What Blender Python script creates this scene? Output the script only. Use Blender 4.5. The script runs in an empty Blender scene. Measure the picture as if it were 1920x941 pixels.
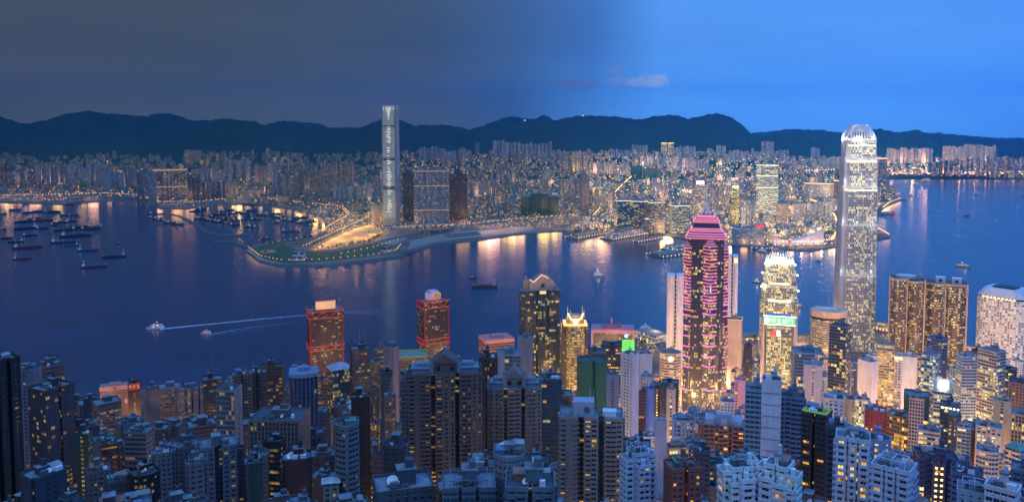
import bpy, math, random
import numpy as np
R = math.radians
random.seed(7)
S = bpy.context.scene
C = S.collection

# ---------------------------------------------------------------- camera
F, CAM_H, PITCH, CX, HORIZON = 1553.0, 421.0, R(4.0), 960.0, 226.0
SP, CP = math.sin(PITCH), math.cos(PITCH)
CY = HORIZON + F * math.tan(PITCH)
cam_data = bpy.data.cameras.new('camera')
cam_data.sensor_width = 36.0
cam_data.lens = 36.0 * F / 1920.0
cam_data.shift_y = -(470.5 - CY) / 1920.0
cam_data.clip_start = 1.0
cam_data.clip_end = 90000.0
cam = bpy.data.objects.new('camera', cam_data)
C.objects.link(cam)
cam.location = (0, 0, CAM_H)
cam.rotation_euler = (R(90) - PITCH, 0, 0)
S.camera = cam

# ---------------------------------------------------------------- render and exposure
S.view_settings.view_transform = 'Standard'
S.view_settings.look = 'None'
S.view_settings.gamma = 1.0
S.view_settings.exposure = 0.0
S.cycles.use_denoising = True
S.cycles.max_bounces = 5
S.cycles.diffuse_bounces = 2
S.cycles.glossy_bounces = 3
S.cycles.transmission_bounces = 2
S.cycles.volume_bounces = 0
S.cycles.sample_clamp_indirect = 6.0
S.cycles.caustics_reflective = False
S.cycles.caustics_refractive = False

# ---------------------------------------------------------------- node helper
class NT:
    def __init__(s, tree):
        s.t = tree; tree.nodes.clear()
    def n(s, kind, **kw):
        nd = s.t.nodes.new(kind)
        for k, v in kw.items():
            setattr(nd, k, v)
        return nd
    def put(s, sock, val):
        if isinstance(val, bpy.types.NodeSocket):
            s.t.links.new(val, sock)
        elif val is not None:
            if sock.type == 'RGBA' and len(val) == 3:
                val = (*val, 1)
            sock.default_value = val
    def m(s, op, a, b=None, c=None, clamp=False):
        nd = s.n('ShaderNodeMath', operation=op, use_clamp=clamp)
        s.put(nd.inputs[0], a); s.put(nd.inputs[1], b)
        if c is not None: s.put(nd.inputs[2], c)
        return nd.outputs[0]
    def mix(s, f, a, b, blend='MIX'):
        nd = s.n('ShaderNodeMix', data_type='RGBA', blend_type=blend)
        s.put(nd.inputs[0], f); s.put(nd.inputs[6], a); s.put(nd.inputs[7], b)
        return nd.outputs[2]
    def rng(s, v, a, b, c=0.0, d=1.0, smooth=False):
        nd = s.n('ShaderNodeMapRange', interpolation_type='SMOOTHSTEP' if smooth else 'LINEAR')
        for i, x in enumerate((v, a, b, c, d)): s.put(nd.inputs[i], x)
        return nd.outputs[0]
    def sep(s, v):
        nd = s.n('ShaderNodeSeparateXYZ'); s.put(nd.inputs[0], v); return nd.outputs
    def comb(s, x, y, z):
        nd = s.n('ShaderNodeCombineXYZ')
        for i, q in enumerate((x, y, z)): s.put(nd.inputs[i], q)
        return nd.outputs[0]
    def noise(s, vec, scale, detail=3.0, rough=0.5):
        nd = s.n('ShaderNodeTexNoise'); s.put(nd.inputs['Vector'], vec)
        nd.inputs['Scale'].default_value = scale; nd.inputs['Detail'].default_value = detail
        nd.inputs['Roughness'].default_value = rough
        return nd.outputs['Fac']
    def white(s, vec, w=0.0):
        nd = s.n('ShaderNodeTexWhiteNoise', noise_dimensions='4D')
        s.put(nd.inputs['Vector'], vec); s.put(nd.inputs['W'], w)
        return nd.outputs['Value']
    def scale(s, vec, sc):
        nd = s.n('ShaderNodeMapping'); s.put(nd.inputs[0], vec); nd.inputs['Scale'].default_value = sc
        return nd.outputs[0]
    def attr(s, name):
        nd = s.n('ShaderNodeAttribute', attribute_type='OBJECT', attribute_name=name)
        return nd.outputs['Fac']

# ---------------------------------------------------------------- world: dusk sky, brighter to the east (right), greyed westward to imitate a dark overlay gradient
W = bpy.data.worlds.new('World'); S.world = W; W.use_nodes = True
k = NT(W.node_tree)
geo = k.n('ShaderNodeTexCoord').outputs['Generated']
x, y, z = k.sep(geo)
hor = k.m('SQRT', k.m('ADD', k.m('MULTIPLY', x, x), k.m('ADD', k.m('MULTIPLY', y, y), 1e-5)))
az = k.m('DIVIDE', x, k.m('ADD', hor, k.m('MULTIPLY', 0.15, k.m('ABSOLUTE', z))))   # -1 west .. 1 east
el = k.m('DIVIDE', z, hor)
east = k.n('ShaderNodeValToRGB'); k.put(east.inputs[0], k.rng(az, -0.6, 0.6))
cr = east.color_ramp; cr.interpolation = 'LINEAR'
def stop(cr, pos, col, first=None):
    e = cr.elements[-1 if first else 0] if first is not None else cr.elements.new(pos)
    e.position = pos; e.color = (*col, 1)
stop(cr, 0.00, (0.078, 0.096, 0.125), 0)
stop(cr, 0.22, (0.068, 0.088, 0.118))
stop(cr, 0.42, (0.060, 0.095, 0.160))
stop(cr, 0.50, (0.062, 0.130, 0.290))
stop(cr, 0.58, (0.066, 0.190, 0.520))
stop(cr, 0.645, (0.118, 0.385, 1.000))
stop(cr, 1.00, (0.105, 0.360, 1.020), 1)
hz = k.n('ShaderNodeValToRGB'); k.put(hz.inputs[0], k.rng(az, -0.6, 0.6))
ch = hz.color_ramp
stop(ch, 0.0, (0.135, 0.145, 0.165), 0)
stop(ch, 0.42, (0.110, 0.135, 0.185))
stop(ch, 0.50, (0.075, 0.150, 0.320))
stop(ch, 0.645, (0.170, 0.600, 1.560))
stop(ch, 1.0, (0.150, 0.570, 1.560), 1)
sky = k.mix(k.rng(el, 0.0, 0.10, 0, 1, True), hz.outputs[0], east.outputs[0])
# thin streaks of cloud over the whole sky
st = k.noise(k.scale(geo, (1.2, 1.2, 7.0)), 3.0, 5.0, 0.6)
sky = k.mix(k.rng(st, 0.42, 0.75, 0, 0.34, True), sky, k.mix(1.0, sky, (1.6, 1.45, 1.25), 'MULTIPLY'))
# the small bank of cumulus above the hills
cn = k.noise(k.scale(geo, (1, 1, 1.5)), 95.0, 6.0, 0.66)
def puff(sk, u, v, du, dv, amt, col):
    a0 = (u - CX) / F; e0 = (HORIZON - v) / F
    hx = k.m('DIVIDE', x, k.m('MAXIMUM', y, 0.01)); hy = k.m('DIVIDE', z, k.m('MAXIMUM', y, 0.01))
    dx = k.m('DIVIDE', k.m('SUBTRACT', hx, a0), du / F)
    dy = k.m('DIVIDE', k.m('SUBTRACT', hy, e0), dv / F)
    dy = k.m('MULTIPLY', dy, k.m('ADD', 1.0, k.m('MULTIPLY', k.m('LESS_THAN', dy, 0.0), 0.9)))
    r = k.m('ADD', k.m('MULTIPLY', dx, dx), k.m('MULTIPLY', dy, dy))
    a = k.m('SUBTRACT', 1.0, r)
    a = k.m('ADD', a, k.m('MULTIPLY', k.m('SUBTRACT', cn, 0.5), 3.4))
    a = k.m('MULTIPLY', k.rng(a, 0.05, 0.65, 0, 1, True), k.rng(r, 0.9, 1.9, 1, 0, True))
    return k.mix(k.m('MULTIPLY', a, amt), sk, col)
for p in ((1064, 161, 32, 14, .8, (.15, .21, .40)), (1100, 162, 26, 13, .75, (.17, .23, .44)), (1152, 134, 22, 12, .8, (.20, .32, .66)),
          (1172, 158, 44, 17, .9, (.24, .40, .80)), (1205, 158, 34, 18, .95, (.34, .54, .95)), (1230, 156, 24, 18, .95, (.42, .62, 1.02)), (785, 173, 34, 8, .35, (.11, .13, .20))):
    sky = puff(sky, *p)
# unseen sky behind and above the viewer, brightened to light the town: pale violet blue
bk = k.rng(y, 0.25, -0.75, 0, 1, True)
sky = k.mix(bk, sky, k.mix(k.rng(az, -.7, .7, 0, 1, True), (0.16, 0.31, 0.66), (0.23, 0.54, 1.20)))
up = k.rng(el, 0.35, 1.6, 0, 1, True)
sky = k.mix(k.m('MULTIPLY', up, 0.8), sky, k.mix(k.rng(az, -.7, .7, 0, 1, True), (0.18, 0.46, 1.12), (0.28, 0.98, 2.75)))
nis = k.n('ShaderNodeTexSky', sky_type='NISHITA', sun_disc=False)
nis.sun_elevation = R(1.0); nis.sun_rotation = R(200); nis.air_density = 1.2; nis.ozone_density = 4.0
nb = k.mix(1.0, nis.outputs[0], (0.05, 0.05, 0.05), 'MULTIPLY')
tot = k.mix(1.0, sky, k.mix(1.0, nb, (0.02, 0.02, 0.02), 'MULTIPLY'), 'ADD')
bg = k.n('ShaderNodeBackground'); k.put(bg.inputs[0], tot); bg.inputs[1].default_value = 1.0
k.t.links.new(bg.outputs[0], k.n('ShaderNodeOutputWorld').inputs[0])

dusk_fill_d = bpy.data.lights.new('sun', 'SUN'); dusk_fill_d.energy = 0.5; dusk_fill_d.angle = R(20); dusk_fill_d.color = (0.62, 0.74, 1.0)
sun = bpy.data.objects.new('sun', dusk_fill_d); C.objects.link(sun)
sun.rotation_euler = (R(42), 0, R(-32))      # added blue fill from behind the viewer's left shoulder, modelling the walls

# ---------------------------------------------------------------- projection helpers (pixel of the photograph <-> place)
def zrow(v, Y):
    t = (CY - v) / F
    return CAM_H + Y * (t * CP - SP) / (CP + t * SP)
def xcol(u, Y, z):
    return (u - CX) / F * (Y * CP + (CAM_H - z) * SP)
def ground(u, v, z=0.0):
    t = (CY - v) / F
    Y = (z - CAM_H) * (CP + t * SP) / (t * CP - SP)
    return (xcol(u, Y, z), Y)
def pix(x, Y, z):
    dep = Y * CP + (CAM_H - z) * SP
    return CX + F * x / dep, CY - F * (Y * SP + (z - CAM_H) * CP) / dep

# ---------------------------------------------------------------- object helpers
def tag(o, label=None, cat=None, group=None, kind=None):
    if label: o['label'] = label
    if cat: o['category'] = cat
    if group: o['group'] = group
    if kind: o['kind'] = kind
    return o
def empty(name, loc, rz=0.0):
    o = bpy.data.objects.new(name, None); C.objects.link(o)
    o.location = loc; o.rotation_euler = (0, 0, rz); o.empty_display_size = 2
    return o
def copy_tree(o, parent=None):
    c = o.copy(); C.objects.link(c); c.parent = parent
    for ch in list(o.children): copy_tree(ch, c)
    return c

class MB:
    """collects faces for one mesh"""
    def __init__(s): s.v = []; s.f = []; s.uv = []; s.mi = []
    def face(s, pts, mi=0, uv=None):
        i = len(s.v); n = len(pts)
        s.v.extend(pts); s.f.append(tuple(range(i, i + n))); s.mi.append(mi)
        s.uv.extend(uv if uv else [(p[0] * .3 + p[1] * .3, p[2] * .3) for p in pts])
    def wall(s, p, q, z0, z1, mi=0, uv=None):
        s.face([(p[0], p[1], z0), (q[0], q[1], z0), (q[0], q[1], z1), (p[0], p[1], z1)], mi, uv)
    def prism(s, poly, z0, z1, mi=0, top=True, bottom=False):
        n = len(poly)
        for i in range(n): s.wall(poly[i], poly[(i + 1) % n], z0, z1, mi)
        if top: s.face([(p[0], p[1], z1) for p in poly], mi)
        if bottom: s.face([(p[0], p[1], z0) for p in reversed(poly)], mi)
    def loft(s, rings, mi=0, cap=True):
        """rings: list of equal-length point lists (3-D)"""
        for a, b in zip(rings, rings[1:]):
            n = len(a)
            for i in range(n):
                j = (i + 1) % n
                s.face([a[i], a[j], b[j], b[i]], mi)
        if cap:
            s.face(list(rings[-1]), mi); s.face(list(reversed(rings[0])), mi)
    def box(s, cx, cy, z0, sx, sy, h, rz=0.0, mi=0, taper=1.0):
        c, sn = math.cos(rz), math.sin(rz)
        def q(a, b): return (cx + a * c - b * sn, cy + a * sn + b * c)
        lo = [q(a * sx / 2, b * sy / 2) for a, b in ((-1, -1), (1, -1), (1, 1), (-1, 1))]
        hi = [q(a * sx * taper / 2, b * sy * taper / 2) for a, b in ((-1, -1), (1, -1), (1, 1), (-1, 1))]
        s.loft([[(*p, z0) for p in lo], [(*p, z0 + h) for p in hi]], mi)
    def cyl(s, cx, cy, z0, r, h, n=12, mi=0, r2=None):
        r2 = r if r2 is None else r2
        a = [(cx + r * math.cos(t * 2 * math.pi / n), cy + r * math.sin(t * 2 * math.pi / n), z0) for t in range(n)]
        b = [(cx + r2 * math.cos(t * 2 * math.pi / n), cy + r2 * math.sin(t * 2 * math.pi / n), z0 + h) for t in range(n)]
        s.loft([a, b], mi)
    def bar(s, p, q, w, mi=0, w2=None):
        p, q = np.array(p, float), np.array(q, float); d = q - p; L = np.linalg.norm(d)
        if L < 1e-6: return
        d /= L
        a = np.cross(d, (0, 0, 1)) if abs(d[2]) < .95 else np.cross(d, (1, 0, 0))
        a /= np.linalg.norm(a); b = np.cross(d, a); w2 = w if w2 is None else w2
        r1 = [tuple(p + (a * i + b * j) * w / 2) for i, j in ((-1, -1), (-1, 1), (1, 1), (1, -1))]
        r2 = [tuple(q + (a * i + b * j) * w2 / 2) for i, j in ((-1, -1), (-1, 1), (1, 1), (1, -1))]
        s.loft([r1, r2], mi)
    def build(s, name, mats, parent=None, loc=(0, 0, 0), rz=0.0, color=None, props=None, smooth=False):
        me = bpy.data.meshes.new(name)
        me.from_pydata([tuple(map(float, p)) for p in s.v], [], s.f)
        for m in (mats if isinstance(mats, (list, tuple)) else [mats]): me.materials.append(m)
        me.polygons.foreach_set('material_index', s.mi)
        uvl = me.uv_layers.new(name='UVMap')
        uvl.data.foreach_set('uv', [c for t in s.uv for c in t])
        if smooth: me.polygons.foreach_set('use_smooth', [True] * len(s.f))
        me.update()
        o = bpy.data.objects.new(name, me); C.objects.link(o)
        o.location = loc; o.rotation_euler = (0, 0, rz)
        if parent: o.parent = parent
        if color: o.color = (*color, 1)
        for a, b in (props or {}).items(): o[a] = b
        return o

# ---------------------------------------------------------------- materials
def mat(name):
    m = bpy.data.materials.new(name); m.use_nodes = True
    return m, NT(m.node_tree)
def out(k, sh): k.t.links.new(sh, k.n('ShaderNodeOutputMaterial').inputs[0])
def bsdf(k, col, rough=.6, metal=0., spec=.5, emc=None, ems=None, normal=None):
    b = k.n('ShaderNodeBsdfPrincipled')
    k.put(b.inputs['Base Color'], col); k.put(b.inputs['Roughness'], rough); k.put(b.inputs['Metallic'], metal)
    k.put(b.inputs['Specular IOR Level'], spec)
    if emc is not None: k.put(b.inputs['Emission Color'], emc); k.put(b.inputs['Emission Strength'], ems)
    if normal is not None: k.put(b.inputs['Normal'], normal)
    return b.outputs[0]
def bump(k, h, strength=.3, dist=.2):
    b = k.n('ShaderNodeBump'); b.inputs['Strength'].default_value = strength; b.inputs['Distance'].default_value = dist
    k.put(b.inputs['Height'], h); return b.outputs[0]

def m_wall():
    m, k = mat('painted_concrete')
    oi = k.n('ShaderNodeObjectInfo'); obj = k.n('ShaderNodeTexCoord').outputs['Object']
    n1 = k.noise(k.scale(obj, (1, 1, .12)), .35, 5, .65)      # rain streaks run down the wall
    n2 = k.noise(obj, .05, 3)
    f = k.m('ADD', k.rng(n1, .3, .7, .74, 1.12), k.rng(n2, .3, .7, -.1, .1))
    col = k.mix(1.0, oi.outputs['Color'], k.comb(f, f, f), 'MULTIPLY')
    col = k.mix(k.rng(n1, .56, .74, 0, .35), col, (.10, .09, .08))
    out(k, bsdf(k, col, .75, spec=.3, normal=bump(k, n1, .2, .15)))
    return m
WALL = m_wall()

def facade_material(name, mu, mv, far=False, curtain=True):
    """windows by UV cell: one unit of U is a bay, one unit of V a storey; mu, mv = share of the cell that is window"""
    m, k = mat(name)
    oi = k.n('ShaderNodeObjectInfo'); uv = k.n('ShaderNodeUVMap').outputs[0]
    u, v, _ = k.sep(uv)
    fu, fv = k.m('FRACT', u), k.m('FRACT', v)
    cu, cv = k.m('FLOOR', u), k.m('FLOOR', v)
    seed = k.m('MULTIPLY', oi.outputs['Random'], 97.0)
    cell = k.comb(cu, cv, seed)
    run = k.m('ADD', 1.0, k.m('MULTIPLY', k.m('FLOOR', k.m('MULTIPLY', k.white(k.comb(0.0, cv, seed), 6.0), 4.0)), k.m('GREATER_THAN', k.attr('rows'), .2)))
    r1 = k.m('ADD', k.white(k.comb(k.m('FLOOR', k.m('DIVIDE', cu, run)), cv, seed), 1.0), k.m('MULTIPLY', k.m('LESS_THAN', k.white(cell, 7.0), .12), 1.0)); r2 = k.white(cell, 2.0); r3 = k.white(cell, 3.0)
    row = k.white(k.comb(k.m('FLOOR', k.m('DIVIDE', cu, 5.0)), cv, seed), 4.0)
    colm = k.white(k.comb(cu, 0.0, seed), 5.0)
    lit = k.attr('lit'); coh = k.attr('rows'); warm = k.attr('warm'); glow = k.attr('glow')
    p = k.m('MULTIPLY', lit, k.m('ADD', k.m('SUBTRACT', 1.0, coh), k.m('MULTIPLY', coh, k.m('MULTIPLY', k.m('POWER', row, 3.0), 4.0))))
    p = k.m('MULTIPLY', p, k.m('ADD', coh, k.m('MULTIPLY', k.m('SUBTRACT', 1.0, coh), k.rng(k.m('POWER', colm, 2.0), 0, 1, .45, 2.0))))
    on = k.m('LESS_THAN', r1, p)
    if mu < 1 or mv < 1:
        inu = k.m('MULTIPLY', k.m('GREATER_THAN', fu, .5 - mu / 2), k.m('LESS_THAN', fu, .5 + mu / 2))
        inv = k.m('MULTIPLY', k.m('GREATER_THAN', fv, .5 - mv / 2), k.m('LESS_THAN', fv, .5 + mv / 2))
        win = k.m('MULTIPLY', inu, inv)
    else:
        win = 1.0
    # curtains, blinds and lamps inside: uneven light across a pane
    cur = k.noise(k.comb(k.m('MULTIPLY', u, 3.0), k.m('MULTIPLY', v, 1.6), seed), 1.7, 2)
    st = k.m('MULTIPLY', k.m('MULTIPLY', glow, k.rng(r2, 0, 1, .35, 1.5)), k.rng(cur, .3, .7, .45, 1.25))
    st = k.m('MULTIPLY', k.m('MULTIPLY', st, on), win)
    wsel = k.rng(r3, 0, 1, -.45, .45)
    wsel = k.m('ADD', warm, wsel, clamp=True)
    rmp = k.n('ShaderNodeValToRGB'); k.put(rmp.inputs[0], wsel); cr = rmp.color_ramp
    stop(cr, 0, (.72, .95, .75), 0); stop(cr, .2, (1, .88, .34)); stop(cr, .6, (1, .66, .09)); stop(cr, 1, (1, .38, .05), 1)
    glass = k.mix(k.attr('tint'), (.012, .018, .035), (.03, .11, .17))
    glass = k.mix(k.rng(r2, .55, 1, 0, .25), glass, (.16, .17, .19))      # drawn blinds
    if win == 1.0:
        frame = k.m('MAXIMUM', k.m('LESS_THAN', k.m('ABSOLUTE', k.m('SUBTRACT', fu, .5)), .035), k.m('LESS_THAN', k.m('ABSOLUTE', k.m('SUBTRACT', fv, .82)), .03))
        st = k.m('MULTIPLY', st, k.m('SUBTRACT', 1.0, k.m('MULTIPLY', frame, .75)))
        half = k.m('MULTIPLY', k.m('GREATER_THAN', k.white(cell, 8.0), .7), k.m('GREATER_THAN', fu, .5))      # half-drawn curtains
        st = k.m('MULTIPLY', st, k.m('SUBTRACT', 1.0, k.m('MULTIPLY', half, .7)))
        col = k.mix(frame, glass, (.14, .15, .17)); ro = .18; sp = .6
    else:
        obj = k.n('ShaderNodeTexCoord').outputs['Object']
        n1 = k.rng(k.noise(k.scale(obj, (1, 1, .1)), .12, 4), .3, .7, .75, 1.12)
        base = k.mix(1.0, oi.outputs['Color'], k.comb(n1, n1, n1), 'MULTIPLY')
        if far:
            va = k.n('ShaderNodeAttribute', attribute_name='tone').outputs['Color']
            base = k.mix(1.0, base, va, 'MULTIPLY')
        col = k.mix(win, base, glass); ro = k.rng(win, 0, 1, .75, .2); sp = .4
    out(k, bsdf(k, col, ro, spec=sp, emc=rmp.outputs[0], ems=st))
    m.cycles.emission_sampling = 'NONE'
    return m
GLASS = facade_material('window_glass', 1, 1)
FAR = facade_material('far_facade', .55, .5)
FARB = facade_material('far_block_facade', .6, .5, far=True)

def plain(name, col, rough=.6, metal=0., spec=.4, noise=.25, sc=.4):
    m, k = mat(name)
    obj = k.n('ShaderNodeTexCoord').outputs['Object']
    n = k.rng(k.noise(obj, sc, 4, .6), .3, .7, 1 - noise, 1 + noise)
    out(k, bsdf(k, k.mix(1.0, col, k.comb(n, n, n), 'MULTIPLY'), rough, metal, spec))
    return m
def glowing(name, col, strength, sampling='NONE'):
    m, k = mat(name)
    out(k, bsdf(k, (.05, .05, .05), .5, emc=col, ems=strength))
    m.cycles.emission_sampling = sampling
    return m
def tinted(name, rough=.5, metal=0.):
    m, k = mat(name); oi = k.n('ShaderNodeObjectInfo'); obj = k.n('ShaderNodeTexCoord').outputs['Object']
    n = k.rng(k.noise(obj, .3, 4, .6), .3, .7, .75, 1.2)
    out(k, bsdf(k, k.mix(1.0, oi.outputs['Color'], k.comb(n, n, n), 'MULTIPLY'), rough, metal)); return m
PAINT = tinted('painted_metal')
ROOF = plain('roof_concrete', (.17, .20, .23), .8, noise=.4, sc=.15)
ROOFD = plain('roof_felt', (.07, .08, .10), .8, noise=.4, sc=.2)
STEEL = plain('galvanised_steel', (.13, .145, .16), .5, .2)
DARK = plain('dark_metal', (.03, .03, .035), .4, .3)
WHITE = plain('white_paint', (.72, .74, .76), .5, noise=.1)
L_WARM = glowing('lamp_warm', (1, .50, .14), 5.0)
L_GOLD = glowing('lamp_gold', (1, .66, .24), 4.0)
L_WHITE = glowing('lamp_white', (1, .95, .82), 5.0)
L_PINK = glowing('neon_pink', (1, .20, .60), 1.15)
L_PINKW = glowing('neon_rose', (1, .24, .34), 1.2)
L_RED = glowing('lamp_red', (1, .05, .03), 1.5)
L_GREEN = glowing('sign_green', (.08, .85, .25), 1.1)
L_DIMWARM = glowing('lamp_dim_warm', (1, .52, .16), .9)
L_DIMGOLD = glowing('lamp_dim_gold', (1, .62, .20), 1.3)
L_DIMRED = glowing('lamp_dim_red', (1, .03, .03), .26)
L_BLUE = glowing('lamp_blue', (.25, .5, 1), 2.5)

def lamp(x, y, z, power, col=(1, .55, .2), r=4.0):
    d = bpy.data.lights.new('lamp_glow', 'POINT'); d.energy = power; d.color = col; d.shadow_soft_size = r
    o = bpy.data.objects.new('lamp_glow', d); C.objects.link(o); o.location = (x, y, z); return o  # bare unseen point light, shared by streets, crowns, signs and boats
# ================================================================ the setting
def smooth(a, b, t):
    t = min(1, max(0, (t - a) / (b - a))); return t * t * (3 - 2 * t)
def hk_z(Y):
    return float(np.interp(Y, [-400, 0, 150, 300, 450, 600, 800, 1000, 1150, 1260, 3000], [430, 408, 300, 205, 150, 108, 58, 22, 6, 4, 4]))

# ---- water
m, k = mat('harbour_water')
pos = k.n('ShaderNodeNewGeometry').outputs['Position']
w1 = k.noise(k.scale(pos, (1, 1.9, 1)), .035, 5, .62)
w2 = k.noise(k.scale(pos, (1, 1.6, 1)), .006, 3, .55)
bp = k.n('ShaderNodeBump'); bp.inputs['Strength'].default_value = .5; bp.inputs['Distance'].default_value = 1.3
k.put(bp.inputs['Height'], w1)
w3 = k.noise(k.scale(pos, (1, 3.2, 1)), .0016, 4, .6)
patch = k.m('MULTIPLY', k.m('ADD', k.rng(w2, .35, .65, 0, 1, True), k.rng(w3, .35, .65, 0, 1, True)), .5)
out(k, bsdf(k, k.mix(patch, (.001, .020, .072), (.002, .028, .105)), k.rng(patch, 0, 1, .12, .19), spec=.6, normal=bp.outputs[0]))
for nd_ in k.t.nodes:
    if nd_.type == 'BSDF_PRINCIPLED': nd_.inputs['Specular Tint'].default_value = (.62, .90, 1, 1)
WATER = m
b = MB(); b.face([(-24000, 900, 0), (24000, 900, 0), (24000, 16000, 0), (-24000, 16000, 0)])
tag(b.build('harbour_water', WATER), kind='structure')

# ---- land sheets with a quay wall
def land(name, pts, z, material, depth=8.0, wall_mat=None):
    b = MB(); P = [(p[0], p[1]) for p in pts]
    n = len(P)
    area = sum(P[i][0] * P[(i + 1) % n][1] - P[(i + 1) % n][0] * P[i][1] for i in range(n))
    if area < 0: P.reverse()
    b.face([(p[0], p[1], z) for p in P], 0)
    for i in range(n): b.wall(P[i], P[(i + 1) % n], z - depth, z - .01, 1)
    return tag(b.build(name, [material, wall_mat or QUAY]), kind='structure')
QUAY = plain('quay_concrete', (.22, .21, .20), .8, noise=.3, sc=.05)
m, k = mat('city_ground'); pos = k.n('ShaderNodeNewGeometry').outputs['Position']
g1 = k.noise(pos, .012, 4); g2 = k.noise(pos, .08, 3)
col = k.mix(k.rng(g1, .42, .6, 0, 1), (.05, .052, .055), (.14, .12, .10))
col = k.mix(k.rng(g2, .52, .66, 0, .8), col, (.035, .055, .03))
out(k, bsdf(k, col, .8)); CITYG = m
ASPHALT = plain('asphalt', (.06, .06, .062), .75, noise=.25, sc=.05)
LAWN = plain('lawn', (.035, .075, .03), .9, noise=.35, sc=.03)
SANDY = plain('bare_earth', (.40, .27, .11), .9, noise=.3, sc=.03)
PAVE = plain('paving', (.22, .20, .18), .8, noise=.2, sc=.05)

KSHORE = [(-700, 384), (-250, 382), (0, 379), (120, 383), (190, 377), (255, 375), (272, 380), (300, 391), (350, 391), (420, 384), (470, 382), (520, 388),
          (575, 396), (606, 408), (611, 430), (590, 444), (530, 452), (478, 459), (459, 469), (486, 489), (524, 498), (545, 499), (610, 497), (700, 489),
          (752, 482), (758, 474), (800, 462), (830, 456), (900, 449), (960, 440), (1020, 434), (1060, 432), (1068, 436), (1130, 440), (1215, 430),
          (1290, 450), (1365, 458), (1408, 462), (1470, 467), (1520, 470), (1565, 462), (1620, 452), (1668, 446), (1671, 442), (1650, 436), (1640, 426), (1641, 408), (1655, 392),
          (1664, 385), (1690, 375), (1665, 368), (1652, 352), (1652, 336), (1700, 332), (1800, 332), (1920, 336), (2100, 340), (2700, 340)]
KP = [ground(u, v, 3) for u, v in KSHORE]
land('kowloon_ground', KP + [(KP[-1][0] + 6000, 13000), (-14000, 13000)], 3.0, CITYG)
KPN = np.array(KP)
def in_kowloon(x, y):
    poly = KP + [(20000, 13000), (-14000, 13000)]; c = False; j = len(poly) - 1
    for i in range(len(poly)):
        if (poly[i][1] > y) != (poly[j][1] > y) and x < (poly[j][0] - poly[i][0]) * (y - poly[i][1]) / (poly[j][1] - poly[i][1]) + poly[i][0]: c = not c
        j = i
    return c

# ---- Hong Kong island: sloping ground
HSHORE = [(-500, 750), (0, 752), (300, 750), (560, 745), (800, 738), (900, 722), (1000, 700), (1080, 685), (1190, 652), (1200, 630), (1240, 628), (1250, 650), (1370, 640), (1500, 628), (1570, 622),
          (1650, 618), (1665, 640), (1830, 648), (1930, 646), (2500, 640)]
HP = [ground(u, v, 4) for u, v in HSHORE]
b = MB(); YS = [-300, -60, 0, 60, 150, 220, 300, 380, 450, 520, 600, 700, 800, 900, 1000, 1080, 1150, 1200]
hx = np.linspace(-1300, 1500, 57)
def sz(x, Y): return hk_z(Y) + (0 if Y > 1100 else 5 * math.sin(x * .011 + Y * .007)) - .4
for i in range(len(YS) - 1):
    for j in range(len(hx) - 1):
        q = [(hx[j], YS[i]), (hx[j + 1], YS[i]), (hx[j + 1], YS[i + 1]), (hx[j], YS[i + 1])]
        b.face([(x, y, sz(x, y)) for x, y in q])
hs = b.build('hillside_ground', CITYG); tag(hs, kind='structure')
land('waterfront_ground', [(-1300, 1140)] + [(p[0], p[1]) for p in HP] + [(1500, 1140)], 3.6, CITYG)

# ---- mountains north of the city
RIDGES = [
  (9800, 2300, [(-700, 232), (-300, 240), (0, 252), (100, 254), (160, 254), (230, 256), (285, 254), (312, 262), (345, 250), (400, 232), (440, 223.5), (480, 226), (500, 235), (535, 243), (560, 245), (590, 247), (625, 243), (650, 246), (680, 238), (716, 221), (750, 224), (775, 234), (800, 234), (830, 231), (855, 237), (880, 242), (910, 238), (960, 233), (1000, 234), (1040, 224), (1060, 221), (1085, 216), (1120, 216), (1150, 217), (1175, 220), (1205, 223), (1220, 217), (1250, 214), (1270, 216), (1290, 222), (1320, 216), (1342, 210), (1365, 217), (1390, 233), (1405, 247), (1425, 256), (1445, 262), (1475, 270), (1600, 280), (2600, 290)]),
  (10300, 1500, [(1300, 290), (1400, 262), (1440, 256), (1475, 249), (1510, 250), (1545, 262), (1570, 255), (1595, 244), (1650, 241), (1675, 247), (1715, 242), (1740, 250), (1780, 265), (1830, 275), (1920, 285), (2500, 290)]),
  (12300, 1700, [(-700, 200), (-100, 226), (0, 217), (30, 225), (55, 231), (90, 223), (130, 210), (165, 205), (200, 209), (250, 214), (280, 218), (310, 228), (345, 238), (500, 260), (800, 260), (880, 243), (925, 227), (955, 216), (985, 220), (1005, 221), (1021, 213), (1037, 223), (1060, 236), (1300, 260), (1420, 250), (1510, 243), (1560, 247), (1700, 250), (1765, 249), (1800, 253), (1840, 256), (1880, 262), (1920, 266), (2500, 270)]),
  (14600, 1500, [(-700, 235), (200, 235), (280, 215), (300, 210), (322, 210), (345, 217), (365, 225), (390, 224), (420, 220), (450, 224), (480, 232), (500, 232), (520, 226), (560, 226), (600, 230), (620, 238), (700, 238), (800, 245), (1300, 255), (1440, 246), (1480, 241), (1540, 243), (1600, 250), (1760, 249), (1850, 258), (2500, 262)]),
]
def nz(x, y, s):
    x, y = x / s, y / s
    return (math.sin(x * 1.7 + y * .9) * math.cos(y * 1.3 - x * .6) + .5 * math.sin(x * 3.9 - y * 2.7 + 1) + .3 * math.sin(x * 7.3 + y * 6.1 + 2) + .2 * math.sin(x * 14.1 - y * 11.3)) / 2
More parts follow.
